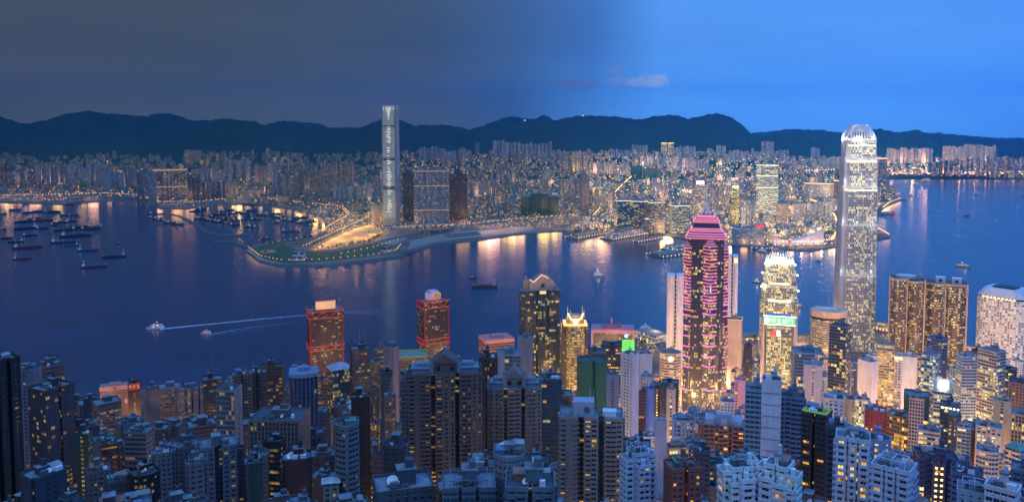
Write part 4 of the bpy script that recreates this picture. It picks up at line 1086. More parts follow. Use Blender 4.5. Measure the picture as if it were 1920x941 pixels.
def mast(hh):
    def f(root, w, d, h):
        b = MB(); b.bar((0, 0, h), (0, 0, h + hh), .7, w2=.25); b.bar((-w * .4, 0, h + hh * .35), (w * .4, 0, h + hh * .35), .4); b.build('aerial_mast', STEEL, root)
    return f
def signface(material, dv=2, hh=7, wf=.7, glyphs=None):
    def f(root, w, d, h):
        b = MB(); b.box(0, -d / 2 - 1.0, h - dv - hh, w * wf, .6, hh); o = b.build('lit_sign', material, root)
        if glyphs:
            rnd = random.Random(3); b = MB()
            for g in range(glyphs):
                cx = -w * wf / 2 + w * wf * (g + .5) / glyphs; s = w * wf / glyphs * .36
                for q in range(6):
                    x0, z0, hz = rnd.uniform(-s, s * .4), rnd.uniform(-s, s), rnd.random() < .6
                    b.bar((cx + x0, -d / 2 - 1.4, h - dv - hh / 2 + z0), (cx + x0 + (s * .8 if hz else 0), -d / 2 - 1.4, h - dv - hh / 2 + z0 + (0 if hz else s * .8)), .45)
            b.build('sign_strokes', L_DIMWARM, o)
    return f
def strips(material, n=6):
    def f(root, w, d, h):
        for q in range(n):
            b = MB(); b.box(0, -d / 2 - .9, h - 4 - q * 6.5, w * .8, .3, .9); b.build('light_strip', material, root)
    return f
def greenroof(root, w, d, h):
    b = MB(); Q = offset(rect(w, d), .6)
    for i in range(4): b.bar((*Q[i], h + 1.6), (*Q[(i + 1) % 4], h + 1.6), .7)
    for t in range(3): b.bar((-w / 2, -d / 2 + d * (t + .5) / 3, h + 1.6), (w / 2, -d / 2 + d * (t + .5) / 3, h + 1.6), .4)
    b.build('edge_lights', glowing('roof_edge_green', (.35, .8, .2), .32), root)
def leafy(root, w, d, h):
    b = MB(); rnd = random.Random(int(w * 100))
    for q in range(160):
        x, y = rnd.uniform(-.45, .45) * w, rnd.choice((-1, 1)) * rnd.uniform(.3, .46) * d; z = h + rnd.uniform(.3, 2.6); a = rnd.uniform(0, 6); s = rnd.uniform(.3, .8)
        b.face([(x, y, z), (x + s * math.cos(a), y + s * math.sin(a), z + s * .4), (x + s * math.cos(a + 1.2), y + s * math.sin(a + 1.2), z + s)])
    b.build('roof_shrubbery', LEAF, root)
def ringlights(root, w, d, h):
    b = MB(); Q = offset(rect(w, d), .5)
    for i in range(4): b.bar((*Q[i], h + 1.4), (*Q[(i + 1) % 4], h + 1.4), .5)
    b.build('parapet_light', L_DIMGOLD, root)
def bigdish(root, w, d, h):
    b = MB(); dish(b, -w * .2, -d * .1, h, 2.4, -.3, .9); b.build('satellite_dish', WHITE, root, smooth=True)
n1 = lambda n, nw=3., nd=4.: (lambda w, d: notch(w, d, n, nw, nd))
cr = lambda a=.3, b=.3: (lambda w, d: cross(w, d, a, b))
ch = lambda c=4: (lambda w, d: cham(w, d, c))
rd = lambda: (lambda w, d: roundp(w, d))
bw = lambda b=4: (lambda w, d: bow(w, d, b))
B4 = ['b', 'b', 'b', 'b']
Ap, Of, Ho = 'apartment_tower', 'office_tower', 'hotel_tower'
T = [  # western wall colours picked dark, carrying the overlay's shade
 # ---- west end
 (Ap, 'dark brown tower cut by the frame, taller than all others at the west edge', -40, 30, 674, 500, (.07, .06, .055), 'res', dict(foot=n1(2), yaw=20, lit=.012, vb=941)),
 (Ap, 'pale blue and pink tower with one bright column of stair windows, behind the brown tower', 32, 74, 692, 640, (.30, .32, .40), 'res', dict(yaw=-32, lit=.25, modes=['c', 'w', 'b', 'b'], vb=870)),
 (Of, 'horizontally banded flat-topped block behind the red brown tower', 68, 117, 684, 720, (.26, .22, .24), 'off', dict(yaw=24, lit=.2, vb=730)),
 (Ap, 'massive red brown tower with green glass bays, the corner pointing at the viewer', 58, 133, 724, 560, (.22, .11, .10), 'resg', dict(yaw=33, foot=n1(1, 2.2, 2), ratio=.9, lit=.16, vb=880)),
 (Ap, 'stubby grey tower stepping down in front of the red brown tower', 42, 122, 885, 420, (.13, .14, .18), 'res', dict(yaw=26, foot=cr(.2, .3), lit=.03, vb=941)),
 (Of, 'black block with a wide strip of yellow light, west of the grey school-like roofs', 130, 152, 788, 640, (.06, .05, .05), 'off', dict(lit=.5, vb=900)),
 (Of, 'grey office block with three lit rows, behind the slim green tower', 175, 224, 752, 820, (.17, .18, .23), 'off', dict(yaw=14, lit=.4, vb=815)),
 (Of, 'dull violet shaft beside the grey office block with lit rows', 158, 178, 745, 860, (.12, .11, .16), 'grid', dict(lit=.02, vb=800)),
 (Ho, 'wide pink hotel with square windows and a round sign on its top band', 191, 242, 728, 1140, (.45, .24, .22), 'grid', dict(yaw=-6, lit=.05, ratio=.4, crown=topband((.40, .22, .20), 6), extra=signface(L_DIMRED, -5, 4, .1), vb=760)),
 (Of, 'dark tower crowned by a small red character sign with a lit window column', 241, 262, 716, 1060, (.10, .05, .06), 'res', dict(modes=['c', 'b', 'b', 'b'], lit=.9, warm=.45, extra=signface(L_DIMRED, 0, 8, .9, 3), vb=790)),
 (Ap, 'slim blue white tower right next to the red sign tower', 264, 276, 732, 1000, (.24, .30, .40), 'res', dict(lit=.3, vb=790)),
 (Ap, 'blue grey stepped tower between the red sign tower and the lit hotel', 276, 297, 724, 960, (.18, .22, .32), 'res', dict(foot=cr(), lit=.06, vb=800)),
 (Ho, 'pinkish grid-front hotel with many lit rooms near the west shore', 295, 336, 724, 1010, (.34, .27, .28), 'grid', dict(lit=.5, warm=.55, vb=790)),
 (Ap, 'stepped blue white block with a terraced top above the banded house', 217, 268, 789, 700, (.24, .29, .36), 'res', dict(foot=cr(.25, .25), yaw=20, lit=.05, vb=830)),
 (Ap, 'pale tower with a dark glass bay and lit top corner, west foreground', 236, 287, 806, 620, (.33, .33, .37), 'off', dict(yaw=-28, lit=.07, modes=['w', 'w', 'b', 'b'], vb=885)),
 (Ap, 'slim green tower with a ladder of yellow windows', 144, 170, 813, 545, (.13, .18, .12), 'res', dict(yaw=-25, lit=.7, warm=.42, modes=['c', 'w', 'b', 'b'], vb=925)),
 (Ap, 'cream narrow block just right of the slim green tower', 174, 207, 822, 590, (.42, .38, .36), 'res', dict(lit=.02, modes=['b', 'w', 'b', 'b'], vb=890)),
 (Of, 'small brown block with glowing shop floors beside the cream narrow block', 192, 217, 832, 570, (.17, .11, .08), 'off', dict(lit=.5, warm=.75, vb=890)),
 (Ap, 'grey cubic block rising behind the slim green tower', 153, 184, 797, 660, (.18, .18, .21), 'res', dict(lit=.06, vb=850)),
 (Of, 'black ribbed building wrapped in yellow strip windows', 242, 296, 884, 430, (.05, .045, .05), 'off', dict(foot=bw(3), yaw=18, lit=.5, warm=.55, vb=941)),
 (Ap, 'plain grey-brown block with dim shops below the orange arch roof', 200, 245, 900, 425, (.17, .15, .14), 'res', dict(lit=.04, yaw=12, vb=941)),
 (Ap, 'light block with rows of tiny windows between the black ribbed building and the pink shaft', 287, 326, 846, 500, (.31, .32, .36), 'res', dict(foot=cr(), lit=.04, vb=941)),
 (Ap, 'white house-like block with an orange lit arch at the top', 165, 203, 880, 470, (.28, .25, .25), 'res', dict(lit=.12, warm=.8, vb=935)),
 # ---- west centre
 (Ap, 'row-windowed pale block with several lit flats, right of the grid-front hotel', 337, 384, 727, 960, (.27, .28, .34), 'res', dict(foot=n1(3), lit=.3, ratio=.4, vb=790)),
 (Of, 'dark shaft with a single tall mast on its cluttered roof', 382, 414, 709, 900, (.09, .08, .09), 'off', dict(lit=.12, extra=mast(28), vb=790)),
 (Of, 'tower with a white blade wall, black glass front and a gold ladder of windows', 407, 452, 728, 620, (.42, .43, .48), 'glass', dict(yaw=-24, ratio=1.0, lit=.30, modes=['w', 'c', 'b', 'b'], vb=835)),
 (Ap, 'taller balcony tower with a notched top in the pair above the big slanted roof', 437, 470, 700, 760, (.20, .19, .20), 'resb', dict(foot=n1(1), lit=.05, vb=790)),
 (Ap, 'second balcony tower of the pair with a raised lift box', 466, 497, 697, 775, (.18, .17, .18), 'resb', dict(foot=n1(1), lit=.05, vb=790)),
 (Of, 'brown glass slab with scattered amber windows and a blue top rail', 489, 531, 686, 830, (.20, .11, .08), 'off', dict(yaw=-10, lit=.32, warm=.6, ratio=.5, vb=770)),
 (Of, 'low stepped white block under the brown glass slab', 520, 542, 744, 850, (.30, .30, .34), 'off', dict(lit=.15, vb=780)),
 (Of, 'rounded blue tower with a recessed dark glass front', 546, 593, 700, 650, (.11, .17, .32), 'vert', dict(foot=bw(3), lit=.05, crown=topband((.20, .26, .36), 3), vb=815)),
 (Of, 'amber lit corner block with rooftop glow behind the rounded blue tower', 547, 573, 684, 1000, (.30, .24, .18), 'off', dict(lit=.6, vb=705)),
 (Of, 'big beige civic block with a broad pale sloping roof', 472, 578, 778, 575, (.30, .26, .23), 'vert', dict(yaw=-18, ratio=.75, lit=.05, near=True, modes=['w', 'b', 'b', 'b'], vb=850)),
 (Of, 'tan block with orange lit flank right behind the rounded blue tower', 590, 613, 712, 880, (.30, .20, .13), 'off', dict(lit=.35, warm=.7, vb=790)),
 (Of, 'glass tower under a grey pyramid roof', 613, 660, 688, 900, (.10, .12, .19), 'glass', dict(lit=.25, warm=.4, yaw=20, crown=pyramid((.34, .36, .40), .28), vb=760)),
 (Of, 'dark box tower with a frame aerial on its open roof', 656, 693, 652, 880, (.14, .12, .13), 'off', dict(lit=.16, yaw=12, extra=mast(24), vb=740)),
 (Of, 'plain pale tower with cut corners and no visible windows, by the ferry terminal', 720, 747, 650, 930, (.36, .32, .38), 'res', dict(foot=ch(6), modes=['b'] * 8, vb=790)),
 (Of, 'little pink block behind the plain pale tower', 703, 722, 655, 1010, (.50, .26, .24), 'off', dict(lit=.35, extra=mast(10), vb=700)),
 (Of, 'low terminal hall with a green floodlit roof edge', 748, 800, 664, 1190, (.20, .17, .14), 'off', dict(ratio=.9, lit=.5, gear=False, extra=greenroof, vb=690)),
 (Ap, 'yellow-dotted narrow shaft beside the plain pale tower', 722, 741, 744, 690, (.24, .22, .22), 'grid', dict(lit=.6, vb=830)),
 (Ap, 'dark blue pencil block with a tapering top', 714, 735, 698, 780, (.06, .08, .12), 'glass', dict(lit=.05, vb=770)),
 (Of, 'tan podium block glowing amber at its foot, right of the dark box tower', 692, 722, 676, 1000, (.30, .22, .16), 'grid', dict(lit=.3, warm=.7, vb=720)),
 (Ap, 'brown core tower standing behind the wavy balcony tower', 660, 692, 744, 470, (.10, .055, .05), 'res', dict(modes=['c', 'b', 'b', 'b'], lit=.03, vb=941)),
 (Ap, 'wavy white balcony tower with a planted lit terrace on top', 632, 668, 792, 440, (.26, .30, .34), 'resb', dict(foot=bw(4), lit=.05, extra=leafy, vb=941, st=dict(ds=1.3, pw=.06, balc=0))),
 (Ap, 'dull grey tower with shallow bays left of the great triple-shaft tower', 717, 768, 832, 500, (.18, .19, .23), 'resg', dict(foot=cr(.2, .3), yaw=-18, lit=.03, vb=920)),
 (Ap, 'pink narrow block with white lift box, below the dark blue pencil block', 692, 718, 852, 490, (.30, .21, .21), 'res', dict(lit=.07, vb=910)),
 (Ap, 'great triple-shaft apartment tower with a columned gable house on its roof', 768, 901, 694, 560, (.235, .19, .18), 'resb', dict(foot=n1(2, 4.2, 6), ratio=.45, lit=.22, warm=.66, crown=pediment, vb=905)),
 (Ap, 'thin pale glass strip of flats clinging to the west side of the great triple-shaft tower', 752, 769, 712, 585, (.30, .33, .38), 'resg', dict(lit=.01, vb=830)),
 (Of, 'dark tower of vertical steel ribs right of the great triple-shaft tower', 900, 931, 668, 700, (.09, .08, .09), 'vert', dict(lit=.05, foot=bw(2), vb=830)),
 (Of, 'pink floodlit block with a drum on its roof, close to the harbour', 898, 963, 637, 1150, (.46, .24, .22), 'off', dict(yaw=18, lit=.1, crown=topband((.60, .24, .22), 5), vb=665)),
 (Of, 'pale blue tower with a black glass centre, behind the second gabled apartment tower', 931, 976, 662, 790, (.32, .38, .48), 'glass', dict(foot=n1(1, 8, 2), lit=.05, modes=['b', 'b', 'w', 'b'], vb=720)),
 (Of, 'blue grey shaft with a round roof plant right of the pale blue tower', 972, 998, 632, 1000, (.22, .26, .34), 'vert', dict(lit=.01, modes=B4, vb=680)),
 (Ap, 'second gabled apartment tower, pale and deeply grooved', 916, 1013, 722, 585, (.27, .26, .26), 'resb', dict(foot=n1(2, 4, 6), ratio=.5, lit=.10, warm=.65, crown=pediment, vb=900)),
 (Ap, 'dark blue shadowed apartment wing right of the second gabled tower', 1011, 1053, 708, 640, (.10, .12, .17), 'resg', dict(lit=.08, vb=880)),
 # ---- very near row along the bottom edge
 (Ap, 'low flat grey roof with a dish at the bottom edge, under the triple-shaft tower', 700, 812, 905, 345, (.17, .20, .25), 'res', dict(yaw=8, ratio=.7, lit=.05, near=True, extra=bigdish, vb=941)),
 (Ap, 'pale blue stepped house with glazed gable roofs at the bottom edge', 832, 926, 902, 330, (.24, .30, .36), 'resg', dict(foot=n1(2, 2, 2), lit=.02, near=True, vb=941)),
 (Ap, 'salmon terrace block with roof plants beside the round-fronted house', 880, 930, 870, 400, (.30, .18, .17), 'resb', dict(lit=.1, extra=leafy, near=True, vb=941)),
 (Ap, 'round-fronted pale house carrying a big white dish', 928, 982, 846, 350, (.34, .36, .40), 'res', dict(foot=bw(4), lit=.02, near=True, extra=bigdish, vb=941)),
 (Ap, 'blue-green balconied block at the bottom edge right of the round-fronted house', 952, 1036, 902, 315, (.20, .27, .33), 'resb', dict(foot=n1(1), lit=.03, near=True, vb=941)),
 (Ap, 'dark topped block between the second gabled tower and the bottom edge', 979, 1026, 862, 420, (.10, .13, .19), 'res', dict(lit=.05, near=True, vb=905)),
 (Ap, 'grey cluster tower with cross-shaped plan west of the blue white cluster tower', 318, 378, 832, 530, (.20, .21, .25), 'res', dict(foot=cr(.25, .3), yaw=15, lit=.05, vb=941)),
 (Ap, 'blue white cluster tower with a warm-lit stairwell in the middle', 378, 440, 830, 500, (.27, .31, .38), 'res', dict(foot=n1(1, 5, 7), lit=.16, warm=.6, vb=941)),
 (Ap, 'pinkish white tower of small windows below the grey cluster tower', 350, 386, 866, 455, (.36, .32, .37), 'res', dict(foot=cr(), lit=.03, vb=941)),
 (Ap, 'dusky pink narrow slab right of the blue white cluster tower', 434, 456, 842, 510, (.20, .14, .17), 'res', dict(lit=.12, vb=941)),
 (Ap, 'dark green fronted block below the pale tower with roof tanks', 467, 491, 868, 450, (.06, .13, .12), 'res', dict(modes=['b', 'w', 'b', 'b'], lit=.05, vb=941)),
 (Ap, 'pale tower with roof tanks next to the black amber-striped block', 466, 502, 852, 480, (.27, .27, .30), 'res', dict(foot=cr(.2, .3), lit=.05, vb=941)),
 (Of, 'black block with slanting amber stripes near the civic roof', 497, 532, 826, 530, (.045, .04, .045), 'off', dict(lit=.35, warm=.55, yaw=-25, vb=900)),
 (Ap, 'very dark brown stepped tower under the beige civic block', 531, 582, 856, 480, (.10, .07, .09), 'res', dict(foot=cr(.2, .2), lit=.05, vb=941)),
 (Ap, 'brown grey walk-up block with many small lit windows, left of the wavy balcony tower', 581, 626, 850, 560, (.20, .18, .19), 'grid', dict(lit=.16, vb=890)),
 (Ap, 'small white hip-roofed house at the bottom edge', 607, 634, 900, 430, (.40, .41, .40), 'res', dict(lit=.2, crown=pyramid((.38, .42, .44), .25), vb=941)),
 (Ap, 'slim blue grey shaft east of the civic block', 599, 618, 772, 690, (.17, .20, .25), 'res', dict(lit=.03, vb=840)),
 (Ap, 'tan and grey twin-shaft walk-up below the tan orange-lit block', 576, 602, 818, 600, (.22, .20, .20), 'grid', dict(lit=.1, vb=860)),
 (Of, 'low black-banded block with grey side wing, west centre', 351, 405, 793, 680, (.17, .16, .19), 'off', dict(yaw=10, lit=.06, vb=830)),
 # ---- centre
 (Ap, 'broad brown and pale triple tower with an emblem on its stair box', 1052, 1165, 776, 500, (.28, .25, .24), 'resb', dict(foot=n1(2, 5, 8), ratio=.5, lit=.14, warm=.65, crown=emblem_box, vb=941)),
 (Of, 'tower wrapped completely in dark green scaffold netting', 1083, 1137, 674, 860, (.035, .14, .10), 'vert', dict(foot=n1(1, 5, 3), modes=['b'] * 12, yaw=10, gear=False, vb=770)),
 (Of, 'sloping glass-topped curved block left of the black amber office', 1102, 1134, 656, 980, (.14, .13, .17), 'glass', dict(foot=bw(5), lit=.05, vb=680)),
 (Of, 'black office block with amber rows and a pale open roof', 1128, 1163, 645, 1010, (.05, .05, .07), 'off', dict(lit=.5, warm=.45, vb=690)),
 (Ap, 'tall sheer white slab tower with tiny dotted windows', 1165, 1197, 664, 720, (.62, .62, .70), 'res', dict(yaw=-38, ratio=.7, lit=.05, modes=['w', 'b', 'b', 'b'], vb=825)),
 (Ap, 'plain mid-blue shaft left of the sheer white slab', 1138, 1160, 703, 800, (.14, .20, .34), 'res', dict(modes=['c', 'b', 'b', 'b'], lit=.1, vb=760)),
 (Of, 'pale blue building with a blank flat wall above the expressway', 1196, 1222, 662, 1010, (.34, .42, .54), 'off', dict(lit=.1, yaw=15, modes=['b', 'w', 'b', 'b'], vb=700)),
 (Of, 'beige octagonal bank office with one bright round logo', 1238, 1276, 660, 1090, (.42, .36, .34), 'off', dict(foot=ch(6), lit=.25, extra=lambda r, w, d, h: (lambda b: (b.cyl(0, 0, 0, 3.4, .5, 16), setattr(b.build('lit_emblem', L_GOLD, r, loc=(w * .02, -d / 2 - 1, h - 6)), 'rotation_euler', (R(90), 0, 0))))(MB()), vb=720)),
 (Ap, 'vivid blue narrow tower among maroon blocks', 1212, 1227, 728, 830, (.08, .17, .50), 'glass', dict(lit=.04, foot=bw(2), vb=800)),
 (Ap, 'maroon walk-up tower left of the vivid blue one', 1198, 1214, 735, 850, (.20, .09, .12), 'grid', dict(lit=.12, vb=810)),
 (Ap, 'maroon tower with a right-hand ladder of amber windows beside the vivid blue one', 1226, 1238, 727, 845, (.18, .08, .11), 'res', dict(modes=['c', 'b', 'b', 'b'], lit=.8, vb=800)),
 (Of, 'black glass tower behind the beige ladder-window shaft', 1242, 1272, 716, 830, (.03, .035, .05), 'glass', dict(lit=.04, vb=790)),
 (Ap, 'beige shaft with a single column of golden windows', 1251, 1266, 730, 780, (.42, .36, .34), 'res', dict(modes=['c', 'b', 'b', 'b'], lit=.95, warm=.4, vb=800)),
 (Ap, 'tall flat pale blade wall with nothing on it, right of the stepped blue white tower', 1229, 1249, 790, 480, (.40, .42, .50), 'res', dict(modes=B4, gear=False, vb=941)),
 (Ap, 'stepped blue white tower with orange panels and dark balconies', 1176, 1216, 846, 410, (.46, .54, .66), 'resb', dict(foot=cr(.2, .25), yaw=26, ratio=1.0, wings=((-.72, 0, .45, .8, .97), (0, -.7, .7, .5, .95), (.7, -.1, .42, .7, .985)), lit=.07, warm=.7, vb=941)),
 (Ap, 'brick red block glowing orange from its lower flats at the bottom edge', 1246, 1313, 872, 400, (.30, .10, .08), 'res', dict(foot=n1(1), yaw=20, lit=.22, warm=.95, vb=941)),
 (Ap, 'cool blue grid of flats beneath the neon tower with lit lobbies', 1262, 1300, 785, 700, (.30, .38, .52), 'grid', dict(lit=.3, vb=830)),
 (Ap, 'brown-red tower with twin ladders of orange windows, in front of the neon tower', 1321, 1393, 792, 570, (.27, .13, .11), 'resb', dict(foot=n1(2, 3, 3), ratio=.5, lit=.24, warm=.85, crown=topband((.34, .40, .52), 4, None, 2), vb=860)),
 (Ap, 'west wing of striped blue flats leaning on the blank pale spine', 1399, 1433, 728, 500, (.24, .36, .48), 'resg', dict(lit=.03, st=dict(sp=.42), vb=855)),
 (Ap, 'blank pale spine tower with incised panel lines, tallest of the blue flats', 1431, 1463, 711, 488, (.56, .60, .70), 'off', dict(modes=B4, ratio=.9, extra=lambda r, w, d, h: [(lambda b: (b.box(0, -d / 2 - .75, h - 7 * q, w * .99, .12, .22), b.build('panel_joint', STEEL, r)))(MB()) for q in range(1, 19)], vb=855)),
 (Ap, 'dark blue east wing of flats behind the blank pale spine', 1462, 1505, 740, 510, (.10, .17, .30), 'resb', dict(lit=.06, warm=.7, vb=860)),
 (Ap, 'pink lit walk-up with a stepped lift tower, east of the neon tower foot', 1378, 1397, 712, 860, (.75, .34, .42), 'res', dict(lit=.25, vb=770)),
 (Of, 'pale small tower with roof ventilators tucked under the pink walk-up', 1352, 1376, 752, 760, (.40, .42, .52), 'res', dict(lit=.05, vb=790)),
 (Of, 'near-black slim shaft left of the bank sign tower', 1395, 1410, 648, 1060, (.05, .04, .07), 'res', dict(lit=.03, vb=720)),
 (Of, 'beige stepped tower with glowing orange shoulders', 1364, 1391, 598, 1250, (.55, .44, .38), 'res', dict(lit=.04, foot=cr(.15, .2), modes=['b', 'b'], extra=ringlights, vb=690)),
 (Of, 'broad blue glass office with stepped atrium roof right of the bank sign tower', 1485, 1542, 658, 930, (.14, .22, .36), 'glass', dict(yaw=10, lit=.2, vb=690)),
 (Of, 'mauve blank-sided slab with a few dotted lights before the blue glass office', 1509, 1541, 683, 880, (.50, .44, .48), 'res', dict(modes=['c', 'b', 'b', 'b'], lit=.35, vb=765)),
 (Of, 'tall dark tower with pale bands and a white west edge', 1557, 1595, 610, 960, (.16, .16, .22), 'off', dict(yaw=-20, lit=.3, ratio=.9, modes=['w', 'w', 'b', 'b'], st=dict(ds=.3, sp=.3), vb=740)),
 (Ap, 'black tower with lime green roof rails and amber penthouse', 1507, 1556, 773, 450, (.045, .045, .055), 'resb', dict(foot=n1(1), lit=.15, warm=.85, yaw=-15, extra=lambda r, w, d, h: greenroof(r, w * .9, d * .9, h), vb=941)),
 (Ap, 'dark tower with balcony stack right of the lime-railed one', 1553, 1580, 800, 430, (.06, .07, .10), 'resb', dict(lit=.08, warm=.7, vb=941)),
 (Ap, 'pale small-windowed block on a white roof with a long solar pipe', 1546, 1580, 745, 600, (.55, .50, .60), 'res', dict(lit=.1, vb=790)),
 (Ap, 'blue white foreground apartments stepping down in terraces, west half', 1362, 1408, 872, 330, (.60, .68, .78), 'resb', dict(foot=n1(1, 2.2, 2), yaw=24, ratio=1.0, wings=((-.75, -.1, .5, .7, .985), (.1, -.75, .6, .5, .965), (.62, -.45, .36, .7, .95), (-.5, -.6, .4, .4, .945), (.72, .3, .5, .6, 1.012)), lit=.05, warm=.75, near=True, vb=941)),
 (Ap, 'blue white foreground apartments stepping down in terraces, east half with the long roof room', 1438, 1484, 870, 325, (.60, .68, .78), 'resb', dict(foot=n1(1, 2.2, 2), yaw=-18, ratio=1.0, wings=((-.72, .1, .5, .8, .975), (-.35, -.72, .5, .45, .955), (.35, -.7, .55, .5, .94), (.75, -.1, .5, .7, .97), (.8, -.62, .3, .4, .925)), lit=.07, warm=.75, near=True, vb=941)),
 (Ap, 'dark narrow block hidden behind the terraced apartments', 1300, 1330, 845, 470, (.07, .08, .12), 'res', dict(lit=.03, vb=941)),
 (Ap, 'white flats with lamp-lit rooms in many colours, left of the grey-blue slab', 1573, 1626, 818, 375, (.52, .54, .64), 'resb', dict(foot=n1(2, 2, 3), lit=.22, warm=.8, near=True, vb=941)),
 (Ap, 'grey-blue slab with two lines of star-like stair lights', 1621, 1667, 822, 385, (.26, .30, .44), 'res', dict(foot=ch(3), modes=['c'] * 8, lit=.8, warm=.2, near=True, vb=941)),
 (Ap, 'white balconied tower with air conditioners, in front of the dark ladder-lit tower', 1641, 1712, 872, 350, (.50, .54, .66), 'resb', dict(foot=n1(2, 2, 2), lit=.10, warm=.7, near=True, yaw=-14, vb=941)),
 # ---- east
 (Of, 'white plain tower with grey plant hood, at the foot of the tallest tower', 1611, 1645, 676, 1000, (.62, .58, .66), 'res', dict(yaw=-30, modes=B4, vb=740)),
 (Of, 'gold-fronted office between two white piers', 1647, 1676, 645, 1060, (.48, .38, .30), 'off', dict(lit=.8, warm=.6, vb=770)),
 (Ho, 'white hotel-like block with an orange lit crown frame', 1674, 1700, 672, 1060, (.72, .66, .70), 'grid', dict(lit=.2, crown=topband((.6, .5, .45), 5, L_WARM), vb=740)),
 (Of, 'sheer white wall tower right of the orange-crowned block', 1694, 1718, 668, 1000, (.72, .70, .76), 'res', dict(modes=B4, vb=770)),
 (Of, 'slanted-top blue glass tower with banded lights', 1730, 1760, 664, 860, (.34, .38, .48), 'off', dict(lit=.5, warm=.35, yaw=-18, vb=800)),
 (Of, 'midnight blue tower with an octagonal cap behind the slanted-top glass tower', 1741, 1774, 634, 1000, (.08, .12, .26), 'off', dict(foot=ch(6), lit=.3, vb=700)),
 (Of, 'white tower with a brilliantly lit open box on top', 1753, 1783, 732, 830, (.66, .62, .60), 'off', dict(lit=.4, warm=.4, crown=lightbox, modes=['w', 'c', 'b', 'b'], vb=805)),
 (Of, 'black glass office with a row of white downlights at the cornice', 1766, 1798, 758, 770, (.05, .08, .12), 'off', dict(lit=.4, warm=.2, modes=['w', 'b', 'b', 'b'], extra=lambda r, w, d, h: [(lambda b: (b.box(-w * .4 + w * .2 * q, -d / 2 - .6, h - 2.4, 1.6, .8, 1.2), b.build('downlight', L_WHITE, r)))(MB()) for q in range(5)], vb=840)),
 (Of, 'steel blue tower with white balcony edge, right of the curved pair', 1796, 1830, 667, 960, (.30, .42, .56), 'off', dict(yaw=28, lit=.2, vb=760)),
 (Of, 'black slab behind the white-edged glass tower', 1824, 1846, 658, 1100, (.04, .05, .08), 'glass', dict(lit=.3, vb=700)),
 (Of, 'glass tower with a lit pyramid entry in its top corner and a cream west wall', 1838, 1882, 656, 900, (.42, .38, .40), 'off', dict(yaw=-30, lit=.45, warm=.4, modes=['w', 'w', 'b', 'b'], vb=800)),
 (Of, 'dark curved office with flat disc roof near the porthole tower', 1871, 1904, 690, 1000, (.05, .07, .09), 'off', dict(foot=rd(), lit=.4, warm=.35, vb=750)),
 (Of, 'copper gold mirror glass block reflecting the street', 1662, 1712, 778, 740, (.28, .16, .06), 'glass', dict(yaw=-22, lit=.45, warm=.85, vb=850)),
 (Ap, 'beige finely gridded shaft right of the copper block', 1707, 1731, 746, 720, (.42, .38, .38), 'fine', dict(lit=.01, vb=855)),
 (Of, 'green black glass block behind the beige gridded shaft', 1698, 1740, 738, 800, (.04, .09, .09), 'glass', dict(lit=.05, vb=780)),
 (Of, 'oxblood red block with a blank roof deck', 1624, 1660, 768, 700, (.22, .04, .05), 'grid', dict(lit=.1, vb=810)),
 (Of, 'tan block with six clean window rows below the white light-box tower', 1725, 1760, 806, 640, (.46, .40, .42), 'off', dict(lit=.3, vb=850)),
 (Ap, 'plum dark apartment tower with two bright ladders of square lights', 1717, 1793, 854, 450, (.11, .08, .17), 'resg', dict(foot=n1(3, 4, 3), yaw=12, lit=.05, vb=941, extra=lambda r, w, d, h: [(lambda b: (b.box(sx * w * .07, -d / 2 - .9, h - 3.2 * q - 4, 1.1, .4, .9), b.build('stair_light', L_GOLD, r)))(MB()) for sx in (-1, 1) for q in range(16)])),
 (Ap, 'navy tower with a disc tank on the roof and orange stair lights', 1789, 1837, 884, 430, (.09, .13, .24), 'resb', dict(lit=.06, warm=.8, near=True, vb=941)),
 (Of, 'curved lilac block wrapped in glowing cream light strips', 1834, 1869, 842, 640, (.40, .38, .46), 'off', dict(lit=.2, foot=bw(3), extra=strips(L_GOLD, 7), vb=905)),
 (Of, 'cream framed tower with a square porthole at the top, behind the light-strip block', 1834, 1875, 797, 720, (.52, .46, .44), 'grid', dict(lit=.4, warm=.4, foot=n1(1), vb=845)),
 (Of, 'beige stepped tower washed gold along one side', 1866, 1893, 750, 760, (.55, .44, .32), 'res', dict(lit=.3, modes=['c', 'w', 'b', 'b'], vb=850)),
 (Of, 'brown block with a flat dark roof right of the beige washed tower', 1896, 1940, 716, 900, (.22, .14, .14), 'grid', dict(lit=.05, vb=770)),
 (Of, 'tan striped office at the east edge, lit behind its ribs', 1901, 1945, 775, 720, (.48, .36, .26), 'vert', dict(lit=.6, vb=820)),
 (Of, 'green-roofed tower with a pointed copper cap at the east edge', 1888, 1922, 838, 600, (.46, .44, .48), 'off', dict(lit=.2, yaw=-30, crown=pyramid((.10, .30, .26), .5), vb=880)),
 (Ap, 'white flat-roofed penthouse block at the bottom edge, east', 1853, 1908, 912, 330, (.60, .62, .70), 'off', dict(lit=.06, near=True, yaw=-10, vb=941)),
 (Ap, 'blue-grey walled roof terrace at the bottom edge, next to the white penthouse block', 1800, 1854, 918, 340, (.30, .38, .50), 'res', dict(lit=.03, near=True, vb=941)),
 (Ap, 'blue black podium with rail fences right of the white penthouse block', 1904, 1960, 880, 420, (.10, .14, .24), 'resb', dict(lit=.05, near=True, vb=941)),
 (Ap, 'steel blue narrow flats right of the black downlit office', 1797, 1818, 800, 680, (.24, .32, .44), 'resg', dict(lit=.25, vb=860)),
 (Ap, 'dark block with dotted amber rooms between the black downlit office and the steel blue flats', 1780, 1800, 780, 720, (.07, .08, .12), 'grid', dict(lit=.25, vb=850)),
]
for nm, lab, u0, u1, v, Y, colr, sty, kw in T:
    tower(nm, lab, u0, u1, v, Y, colr, sty, **kw)

